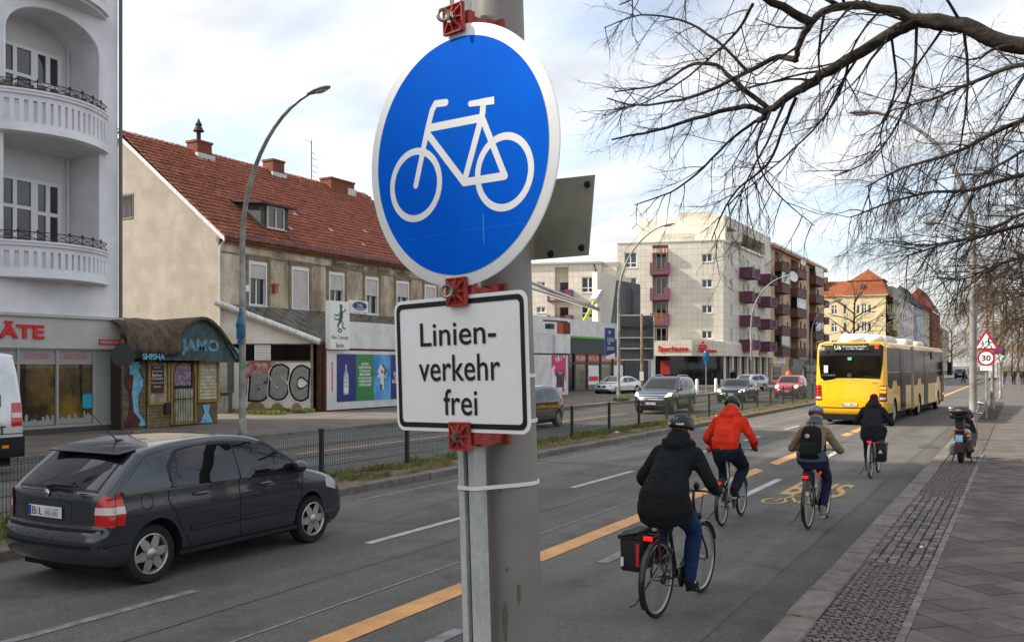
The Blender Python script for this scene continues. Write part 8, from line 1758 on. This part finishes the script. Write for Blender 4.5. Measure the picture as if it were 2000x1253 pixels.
# rider 1: black parka, blue jeans, trekking bike with a pannier
bk1, J1 = bicycle('trekking_bicycle', 'black trekking bicycle under the rider in the black parka', -2.84, 7.78, 86.4, crank=-50, seat=.95, bar=(.8, 1.03))
p1_, K1 = rider(bk1, J1, 'cyclist in long black parka and blue jeans riding nearest to the camera', dict(lean=.27, torso=.44, hem=.17, flare=1.14, w=1.04, hood=True, jacket=cloth('black', S(27, 31, 31)), trousers=cloth('jeans', S(34, 58, 98)), shoe=cloth('boot', S(32, 36, 34)), boot=.1, glove=cloth('glove', S(22, 22, 23)), helmet=mat('helmet_black', S(22, 24, 26), .35), rib=mat('helmet_rib_black', S(34, 37, 40), .3), mark=mat('helmet_white', S(206, 206, 206), .4), hair=cloth('hair_auburn', S(140, 84, 44)), ponytail=True, turn=-14, nod=10, wr=.75))
def pannier(bike, label, y, z, x, m, w=.16, h_=.34, d=.32, extra=None):
    t = thing('pannier_bag', label, 'bag', M=bike.matrix_basis @ T(x, y, z)); b = MB()
    b.add([(-d / 2, -w / 2, 0), (d / 2 - .04, -w / 2, 0), (d / 2 - .04, w / 2, 0), (-d / 2, w / 2, 0), (-d / 2 - .02, -w / 2 - .01, h_ * .85), (d / 2, -w / 2 - .01, h_ * .85), (d / 2, w / 2, h_ * .85), (-d / 2 - .02, w / 2, h_ * .85), (-d / 2 + .02, -w * .3, h_), (d / 2 - .03, -w * .3, h_), (d / 2 - .03, w * .4, h_), (-d / 2 + .02, w * .4, h_)], [(0, 3, 2, 1), (0, 1, 5, 4), (1, 2, 6, 5), (2, 3, 7, 6), (3, 0, 4, 7), (4, 5, 9, 8), (5, 6, 10, 9), (6, 7, 11, 10), (7, 4, 8, 11), (8, 9, 10, 11)])
    o = b.build('bag_body', m, t, bevel=.025); o.data.polygons.foreach_set('use_smooth', [True] * len(o.data.polygons)); MB().box(-d / 2 - .03, -w / 2 - .018, h_ * .8, d / 2 + .008, w / 2 + .008, h_ * .87).build('flap_edge', m_sad, t, bevel=.006); return t
pn = pannier(bk1, 'black and red pannier bag hanging on the left of the nearest bicycle', .18, .42, -.03, mat('pannier_black', S(36, 37, 38), .6, c2=S(26, 27, 28), sc=6, bump=.2, bsc=160), .19, .36, .34)
MB().box(-.196, -.1, .06, -.19, -.07, .26).build('red_stripe', mat('red_fabric', S(190, 36, 44), .6), pn); MB().box(-.197, .05, .05, -.19, .075, .13).build('reflector', m_sole, pn); MB(T(-.02, 0, .36) @ RX(R(-14))).box(-.19, -.09, -.03, .16, .11, -.008).build('lid', mat('pannier_lid', S(58, 60, 60), .6), pn, bevel=.008)
MB().tube([(.0, -.19, .36), (.02, -.21, .1), (.08, -.19, -.0)], .008, 6).build('strap', mat('strap_red', S(120, 40, 36), .8), pn)
# rider 2: orange-red jacket, small-wheeled bike
bk2, J2_ = bicycle('folding_bicycle', 'silver small-wheeled bicycle under the rider in the red jacket', -3.66, 12.62, 90.5, r=.29, wb=1.03, fm=mat('bike_white', S(200, 202, 200), .35, coat=.4), crank=150, seat=.98, bar=(.76, 1.02), small=True, rack=True)
p2_, K2_ = rider(bk2, J2_, 'cyclist in bright red hooded jacket and dark jeans', dict(lean=.22, torso=.43, hem=-.02, w=1.05, hood=True, jacket=cloth('red', S(232, 58, 34)), trousers=cloth('darkjeans', S(30, 42, 56)), shoe=cloth('sneaker', S(30, 30, 32)), sole=m_sole, helmet=mat('helmet_black', S(22, 24, 26)), rib=mat('helmet_rib_black', S(34, 37, 40)), nod=22, wr=.95, tw=1.08))
MB().ell((.66, .38, 1.0), .03, .045, .05).tube([(.68, .33, 1.12), (.66, .4, 1.05)], .006, 5).build('mirror', m_refl, bk2, smooth=True)
# rider 3: backpack, leggings
bk3, J3 = bicycle('city_bicycle', 'dark city bicycle under the rider with the black backpack', -2.56, 12.98, 88.5, crank=-88, seat=.88, bar=(.8, 1.02), low=True)
p3_, K3 = rider(bk3, J3, 'cyclist with black backpack, tan jacket and dark purple leggings', dict(lean=.19, torso=.4, hem=-.1, w=.92, jacket=cloth('tan', S(142, 124, 102)), trousers=cloth('leggings', S(44, 44, 78)), tw=.88, cuff=.12, shoe=cloth('shoe_grey', S(140, 136, 132)), sole=m_sole, helmet=mat('helmet_grey', S(70, 72, 78), .4), rib=mat('helmet_rib_grey', S(150, 152, 158), .35), collar=cloth('hood_teal', S(88, 108, 116)), underlayer=cloth('shirt_grey', S(84, 96, 104)), nod=16, wr=1.0))
mid = K3['hip'].lerp(K3['sh'], .58)
bp_t = thing('backpack', 'black backpack with small round badge on the third cyclist', 'backpack', M=bk3.matrix_basis @ T(mid.x - .235, 0, mid.z - .25) @ RY(R(17)))
b = MB(); etube(b, [(0, 0, 0), (0, 0, .04), (-.01, 0, .2), (.0, 0, .38), (.02, 0, .46), (.03, 0, .48)], [.12, .15, .155, .145, .12, .06], [.07, .1, .105, .09, .07, .03]); fuse(b, 'pack_body', cloth('pack', S(28, 29, 31)), bp_t, .014, 4, .004)
b = MB(); etube(b, [(-.09, 0, .05), (-.1, 0, .08), (-.1, 0, .2), (-.09, 0, .24)], [.1, .12, .12, .1], [.03, .035, .035, .02]); fuse(b, 'front_pocket', cloth('pack2', S(34, 35, 37)), bp_t, .012, 3)
b = MB(); b.lathe([(.001, 0), (.03, 0), (.03, .006), (.001, .006)], 18, T(-.104, .03, .32) @ RY(R(-90))); b.build('badge', mat('badge', S(210, 90, 80), .6, c2=S(220, 200, 190), sc=40), bp_t); MB().tube([(.02, -.03, .47), (-.0, -.03, .54), (.0, .03, .54), (.02, .03, .47)], .009, 6).build('handle', m_sad, bp_t, smooth=True)
for s_ in (1, -1): MB().tube([(.03, s_ * .08, .46), (.16, s_ * .12, .47), (.24, s_ * .14, .36), (.2, s_ * .16, .15), (.04, s_ * .12, .06)], .014, 6).build('shoulder_strap', m_sad, bp_t, smooth=True)
MB().tube([(.1, -.1, .7), (.14, -.13, .78)], .02, 6).build('reflector', mat('orange_reflector', S(236, 84, 30), .4), bk3)
# rider 4: dark coat, burgundy hat, pannier on the right
bk4, J4 = bicycle('red_bicycle', 'red and silver bicycle under the rider in the burgundy hat', -2.63, 19.4, 90, crank=95, seat=.88, bar=(.78, 1.02), fm=m_bred, mg=m_bsilver, low=True)
p4_, K4 = rider(bk4, J4, 'cyclist in long dark coat and burgundy woolly hat behind the bus', dict(lean=.19, torso=.42, hem=.2, flare=.98, w=1.0, hood=True, jacket=cloth('charcoal', S(44, 42, 48)), trousers=cloth('blacktrousers', S(30, 30, 34)), shoe=cloth('boot2', S(34, 28, 26)), boot=.05, beanie=cloth('burgundy', S(122, 22, 52)), hair=cloth('hair_dark', S(60, 42, 32)), glove=cloth('glove2', S(30, 30, 32)), nod=14))
pn4 = pannier(bk4, 'black waterproof pannier with white emblem on the red bicycle', -.2, .34, .02, mat('pannier_black2', S(30, 32, 33), .4), .18, .42, .32); b = MB(); b.lathe([(.001, 0), (.05, 0), (.05, .004), (.001, .004)], 3, T(-.182, .0, .2) @ RY(R(-90))); b.build('emblem', m_sole, pn4)
# ---------------- parked scooter
sc = thing('motor_scooter', 'black motor scooter with top box parked on the pavement', 'scooter', (-1.12, 22.9, .1), R(86))
def swheel(x): 
    w = MB().lathe([(.1, -.05), (.2, -.055), (.245, -.04), (.26, 0), (.245, .04), (.2, .055), (.1, .05)], 28, T(x, 0, .26) @ RX(R(90))).build('wheel', m_rub, sc, smooth=True); return w
swheel(-.62); swheel(.62)
m_scp = mat('scooter_black', S(26, 26, 28), .3, coat=.6); m_scd = mat('scooter_maroon', S(86, 20, 34), .3, coat=.6)
b = MB(); etube(b, [(-.85, 0, .66), (-.6, 0, .66), (-.3, 0, .62), (-.05, 0, .5)], [.1, .16, .17, .14], [.09, .14, .16, .1]); b.ell((-.45, 0, .56), .36, .17, .16); fuse(b, 'rear_body', m_scp, sc, .016, 4)
b = MB(); b.box(-.1, -.15, .28, .35, .15, .34); b.build('footboard', m_scp, sc, bevel=.02); b = MB(); etube(b, [(.35, 0, .3), (.42, 0, .6), (.36, 0, .92)], [.19, .22, .12], [.04, .05, .06]); fuse(b, 'leg_shield', m_scp, sc, .016, 4)
b = MB(); b.ell((-.32, 0, .8), .38, .14, .06, 16, 8); b.build('seat', m_sad, sc, smooth=True)
b = MB(); b.tube([(.36, 0, .9), (.3, 0, 1.03)], .03, 8); b.tube([(.22, -.33, 1.06), (.3, -.1, 1.06), (.3, .1, 1.06), (.22, .33, 1.06)], .016, 8); b.ell((.3, 0, 1.0), .1, .16, .09); b.build('handlebar', m_scp, sc, smooth=True)
for s_, z_ in ((-1, 1.28), (1, 1.14)): MB().tube([(.28, s_ * .2, 1.07), (.26, s_ * .27, z_ - .04)], .008, 6).ell((.26, s_ * .3, z_), .015, .07, .045).build('mirror', m_chrome, sc, smooth=True)
b = MB(); b.box(-.98, -.2, .98, -.62, .2, 1.12); b.build('top_box', mat('top_box', S(30, 30, 31), .45), sc, bevel=.05); b = MB(); b.ell((-.8, 0, 1.12), .23, .24, .12, 18, 10); b.build('top_box_lid', mat('top_box', (0, 0, 0)), sc, smooth=True)
b = MB(); b.tube([(-.97, -.17, 1.16), (-1.03, 0, 1.14), (-.97, .17, 1.16)], .028, 8); b.build('top_box_reflector', m_scd, sc, smooth=True); MB().ell((-1.015, 0, 1.175), .02, .06, .018).build('emblem', m_chrome, sc, smooth=True); MB().box(-.9, -.08, .78, -.6, .08, .98).build('box_carrier', m_black, sc)
MB().ell((-.86, 0, .73), .06, .12, .05).build('tail_lamp', m_scd, sc, smooth=True); MB(T(-.93, 0, .56) @ RY(R(14))).box(-.005, -.07, -.075, .005, .07, .075).build('number_plate', mat('plate_bluish', S(120, 160, 200), .5, c2=S(150, 180, 205), sc=20), sc)
MB(T(-.9, 0, .46) @ RY(R(14))).box(-.01, -.08, -.2, .01, .08, .3).build('mudguard', m_black, sc); MB().ell((-.92, 0, .44), .015, .035, .035).build('reflector', m_refl, sc, smooth=True)
for s_ in (1, -1): MB().ell((-.84, s_ * .18, .62), .03, .04, .025).build('indicator', mat('indicator_orange', S(220, 120, 40), .3), sc, smooth=True); MB().tube([(-.35, s_ * .12, .3), (-.5, s_ * .2, .02), (-.44, s_ * .24, .01)], .014, 6).build('stand_leg', m_black, sc)
MB().tube([(-.25, -.18, .25), (-.6, -.2, .3), (-.88, -.21, .36)], [.04, .065, .06], 10).build('exhaust', mat('exhaust', S(60, 58, 56), .4, .7), sc, smooth=True); MB().box(-.75, .09, .18, -.3, .22, .42).build('engine_cover', mat('engine_grey', S(120, 118, 114), .5, .4), sc, bevel=.04)
b = MB(); b.ell((.62, 0, .46), .3, .09, .1); b.build('front_mudguard', m_scp, sc, smooth=True)
# ---------------- traffic signs on the right pavement
m_srim = mat('sign_red', S(170, 24, 36), .45)
ts = thing('warning_sign_post', 'post with children warning triangle above a 30 speed limit sign', 'sign', (-1.25, 41.3, .1), R(-4))
MB().tube([(0, .06, 0), (0, .06, 3.6)], .038, 10).build('pole', m_lamp, ts, smooth=True)
def tri(s_, z0): return [(0, z0 + s_ * 1.0), (-s_ * .866, z0 - s_ * .5), (s_ * .866, z0 - s_ * .5)]
MB().prism([(p[0], p[1]) for p in tri(.56, 3.02)][::-1], -.01, .01).build('triangle_rim', m_srim, ts); MB().prism(tri(.4, 3.02)[::-1], -.014, -.011).build('triangle_field', m_signw, ts)
b = MB()
def fig(cx, cz, k):
    stroke(b, [(cx, cz + .1 * k), (cx + .02 * k, cz - .02 * k)], .05 * k, -.016); stroke(b, [(cx + .02 * k, cz - .02 * k), (cx + .09 * k, cz - .1 * k), (cx + .08 * k, cz - .2 * k)], .03 * k, -.017); stroke(b, [(cx + .02 * k, cz - .02 * k), (cx - .06 * k, cz - .12 * k), (cx - .14 * k, cz - .16 * k)], .03 * k, -.018); stroke(b, [(cx - .1 * k, cz + .03 * k), (cx, cz + .09 * k), (cx + .1 * k, cz + .02 * k)], .028 * k, -.019); stroke(b, [(cx + .01, cz + .15 * k), (cx + .012, cz + .16 * k)], .06 * k, -.02)
fig(.08, 3.0, 1.2); fig(-.13, 2.95, .85); b.build('children_pictogram', m_signb, ts)
b = MB(); b.lathe([(.001, -.01), (.32, -.01), (.32, .01), (.001, .01)], 36, T(0, 0, 2.42) @ RX(R(90))); b.build('round_rim', m_srim, ts); b = MB(); b.lathe([(.001, 0), (.245, 0), (.245, .003), (.001, .003)], 36, T(0, -.011, 2.42) @ RX(R(90))); b.build('round_field', m_signw, ts); text('30', m_signb, ts, T(0, -.015, 2.42), h=.24, w=.33, depth=.002, bold=.03)
MB().box(-.21, -.01, 1.92, .21, .01, 2.1).build('time_plate', m_signw, ts); text('Mo - Fr\n6 - 17 h', m_signb, ts, T(0, -.011, 2.0), h=.13, w=.3, depth=.002)
ns = thing('no_stopping_sign', 'small round blue and red no stopping sign on the far pavement', 'sign', (-1.3, 63, .1)); MB().tube([(0, .05, 0), (0, .05, 3.4)], .035, 8).build('pole', m_lamp, ns, smooth=True)
b = MB(); b.lathe([(.001, -.01), (.3, -.01), (.3, .01), (.001, .01)], 28, T(0, 0, 3.1) @ RX(R(90))); b.build('rim', m_srim, ns); b = MB(); b.lathe([(.001, 0), (.22, 0), (.22, .003), (.001, .003)], 28, T(0, -.011, 3.1) @ RX(R(90))); b.build('field', m_blue, ns); b = MB(); stroke(b, [(-.17, 2.93), (.17, 3.27)], .07, -.016); stroke(b, [(-.17, 3.27), (.17, 2.93)], .07, -.017); b.build('cross', m_srim, ns)
MB().box(-.25, -.01, 2.3, .25, .01, 2.75).build('plate', m_signw, ns); b = MB(); stroke(b, [(-.2, 2.35), (.2, 2.7)], .05, -.013); stroke(b, [(-.2, 2.7), (.2, 2.35)], .05, -.014); b.build('plate_cross', m_srim, ns)
tl_ = thing('traffic_light', 'traffic light showing green far down the right pavement', 'traffic light', (-1.5, 92, .1)); MB().tube([(0, 0, 0), (0, 0, 3.6)], .06, 8).build('pole', m_lamp, tl_, smooth=True); MB().box(-.17, -.25, 2.7, .17, .05, 3.7).build('housing', m_green, tl_, bevel=.03); MB().ell((0, -.25, 2.88), .1, .04, .1).build('green_lens', mat('green_lit', S(40, 230, 150), .3, emit=3), tl_, smooth=True); MB().ell((0, -.25, 3.2), .1, .03, .1).build('amber_lens', mat('amber_off', S(70, 54, 20), .3), tl_, smooth=True); MB().ell((0, -.25, 3.52), .1, .03, .1).build('red_lens', mat('red_off', S(70, 16, 16), .3), tl_, smooth=True)
# large direction board from behind and the dark roof sign
db = thing('direction_board_back', 'large dark back of a direction sign on a galvanised pole across the road', 'sign', (-20.0, 52.0, .1), R(20))
MB().box(-1.35, 0, 2.4, .7, .05, 5.1).build('panel', m_anth, db, bevel=.02); b = MB(); b.tube([(-1.36, .02, 5.12), (.6, .02, 5.12), (.72, .02, 5.0), (.72, .02, 2.5), (.6, .02, 2.4)], .03, 6); b.build('edge_tube', m_galv, db, smooth=True)
for z_ in (2.42, 3.1, 3.75, 4.45): MB().box(-1.35, -.06, z_, .7, -.002, z_ + .06).build('stiffener', m_galv if z_ < 4 else m_anth, db)
MB().tube([(0, -.14, 0), (0, -.14, 5.2)], .085, 12).build('pole', mat('yellowed_galv', S(168, 150, 112), .5, .5, c2=S(120, 108, 86), sc=2), db, smooth=True); MB().box(-.12, -.26, 1.2, .12, -.22, 1.75).build('notice', m_frame, db)
rsg = thing('roof_sign', 'dark tapering advertising block standing on the shop roof', 'sign', (-30.4, 75.2, 5.86), R(18)); MB().prism([(-1.35, 0), (1.2, 0), (1.2, 3.45), (-.85, 3.85)], 0, 1.2).build('block', mat('dark_block', S(64, 68, 72), .6, c2=S(56, 60, 63), sc=1), rsg, bevel=.03); MB().prism([(.0, .2), (.45, .2), (.42, 3.1), (.05, 3.15)], -.05, 0).build('recess_panel', mat('dark_block2', S(48, 52, 56), .6), rsg)
bw_ = thing('wrapped_sign', 'traffic sign wrapped in blue plastic on a thin post before the bank', 'sign', (-20.1, 65.2, .1)); MB().tube([(0, 0, 0), (0, 0, 3.0)], .035, 8).build('pole', m_lamp, bw_, smooth=True); b = MB(); etube(b, [(0, 0, 2.1), (.05, 0, 2.25), (0, 0, 2.6), (-.03, 0, 3.0), (0, 0, 3.15)], [.08, .2, .2, .24, .08], [.06, .1, .08, .1, .04], Vector((1, 0, 0)), 10); b.build('plastic_wrap', mat('blue_plastic', (0, 0, 0)), bw_, smooth=True)
for k, (x, y) in enumerate(((-21.2, 62.0), (-21.2, 66.5), (-21.1, 71.0))):
    o = MB(T(x, y, .1)).lathe([(.12, 0), (.12, 1.0), (.1, 1.06), (.02, 1.1)], 12).build('bollard', m_frame, None, smooth=True); tag(o, ['white bollard nearest to the vacant shop', 'middle white bollard before the bank', 'white bollard beside the silver hatchback'][k], 'bollard', 'white bollards before the bank')
ob = MB(T(-21.6, 99, .1)).lathe([(.2, .55), (.28, .6), (.28, 1.35), (.2, 1.45), (.05, 1.5)], 14); ob.tube([(-21.6 * 0, 0, 0), (0, 0, .6)], .04, 6); tag(ob.build('litter_bin', mat('bin_orange', S(226, 98, 30), .5), None, smooth=True), 'orange litter bin on a post before the brown balcony block', 'bin')
# ---------------- pedestrians
def walker(label, x, y, head, top, leg, hairc, h_=1.74, step=.18, z=.1):
    k = h_ / 1.74; b = MB(Matrix.Scale(k, 4)); etube(b, [(0, 0, .88), (0, 0, 1.1), (.01, 0, 1.35), (0, 0, 1.46)], [.15, .13, .17, .07], [.1, .1, .1, .06]); limbt(b, [Vector((0, 0, 1.44)), Vector((.02, 0, 1.54))], [.055, .052]); b.ell((.03, 0, 1.63), .095, .077, .115); b.ell((.125, 0, 1.61), .015, .012, .02)
    for i, s_ in enumerate((-1, 1)):
        f = step * s_; limbt(b, [Vector((0, s_ * .09, .9)), Vector((f * .6 + .03, s_ * .09, .49)), Vector((f, s_ * .09, .08))], [.08, .055, .04]); b.ell((f + .06, s_ * .09, .04), .12, .042, .035); limbt(b, [Vector((0, s_ * .19, 1.4)), Vector((-f * .5 - .02, s_ * .23, 1.13)), Vector((-f * .8 + .05, s_ * .22, .88))], [.05, .042, .032]); b.ell((-f * .8 + .06, s_ * .22, .82), .035, .025, .05)
    per = fuse(b, 'person', m_skin, None, .018, 2); tag(per, label, 'person', 'pedestrians'); per.location = (x, y, z); per.rotation_euler = (0, 0, R(head))
    b = MB(Matrix.Scale(k, 4)); etube(b, [(0, 0, .8), (0, 0, 1.1), (.01, 0, 1.36), (0, 0, 1.5)], [.2, .19, .21, .09], [.14, .14, .14, .08])
    for s_ in (-1, 1): f = step * s_; limbt(b, [Vector((0, s_ * .19, 1.4)), Vector((-f * .5 - .02, s_ * .23, 1.13)), Vector((-f * .8 + .05, s_ * .22, .9))], [.08, .066, .05])
    fuse(b, 'jacket', top, per, .02, 3, .006)
    b = MB(Matrix.Scale(k, 4)); etube(b, [(0, 0, .8), (0, 0, .98)], [.17, .16], [.13, .12])
    for s_ in (-1, 1): f = step * s_; limbt(b, [Vector((0, s_ * .09, .88)), Vector((f * .6 + .03, s_ * .09, .49)), Vector((f, s_ * .09, .12))], [.105, .075, .06])
    fuse(b, 'trousers', leg, per, .02, 2); b = MB(Matrix.Scale(k, 4)); b.ell((.01, 0, 1.665), .1, .085, .1); b.build('hair', hairc, per, smooth=True)
cb_, cj, ch_ = cloth('navy', S(34, 38, 52)), cloth('bluejeans2', S(60, 82, 116)), cloth('hair_dark', S(60, 42, 32))
walker('pedestrian in olive jacket, leftmost of the three on the pavement', -1.65, 108, 268, cloth('olive', S(74, 70, 54)), cj, ch_); walker('pedestrian in dark jacket walking in the middle of the three', -.75, 109, 272, cloth('khaki', S(56, 54, 44)), cloth('blacktrousers', S(30, 30, 34)), ch_); walker('pedestrian in navy coat, rightmost of the three on the pavement', .05, 107.5, 270, cb_, cj, ch_)
walker('man in black jacket standing before the bank windows', -23.5, 84.5, -60, cloth('black', S(27, 31, 31)), cloth('blacktrousers', S(30, 30, 34)), cloth('hair_grey', S(150, 140, 130)), step=.04); walker('person in dark clothes crossing the road far ahead', -6.2, 124, 180, cloth('black', S(27, 31, 31)), cb_, ch_, z=0)
# far traffic
t = copy_tree(r7); t.location = (-3.2, 150, 0); t.rotation_euler = (0, 0, R(90)); t['label'] = 'white van far ahead near the end of the bus lane'
t = copy_tree(r1); t.location = (-8.6, 165, 0); t.rotation_euler = (0, 0, R(90)); t['label'] = 'dark SUV far ahead driving away in the left lane'
t = copy_tree(r2); t.location = (-14.6, 140, 0); t.rotation_euler = (0, 0, R(-90)); t['label'] = 'dark car with lit headlamps far off on the far carriageway'
# litter on the central reservation
for k, (x, y) in enumerate(((-11.1, 26.7), (-11.0, 37.2))):
    o = MB(T(x, y, .1)).ell((0, 0, .03), .08, .1, .04, 7, 5).build('paper_scrap', m_frame); tag(o, ['crumpled white paper scrap at the foot of a fence post', 'white paper scrap beside the fence near the red jacket'][k], 'litter', 'litter')
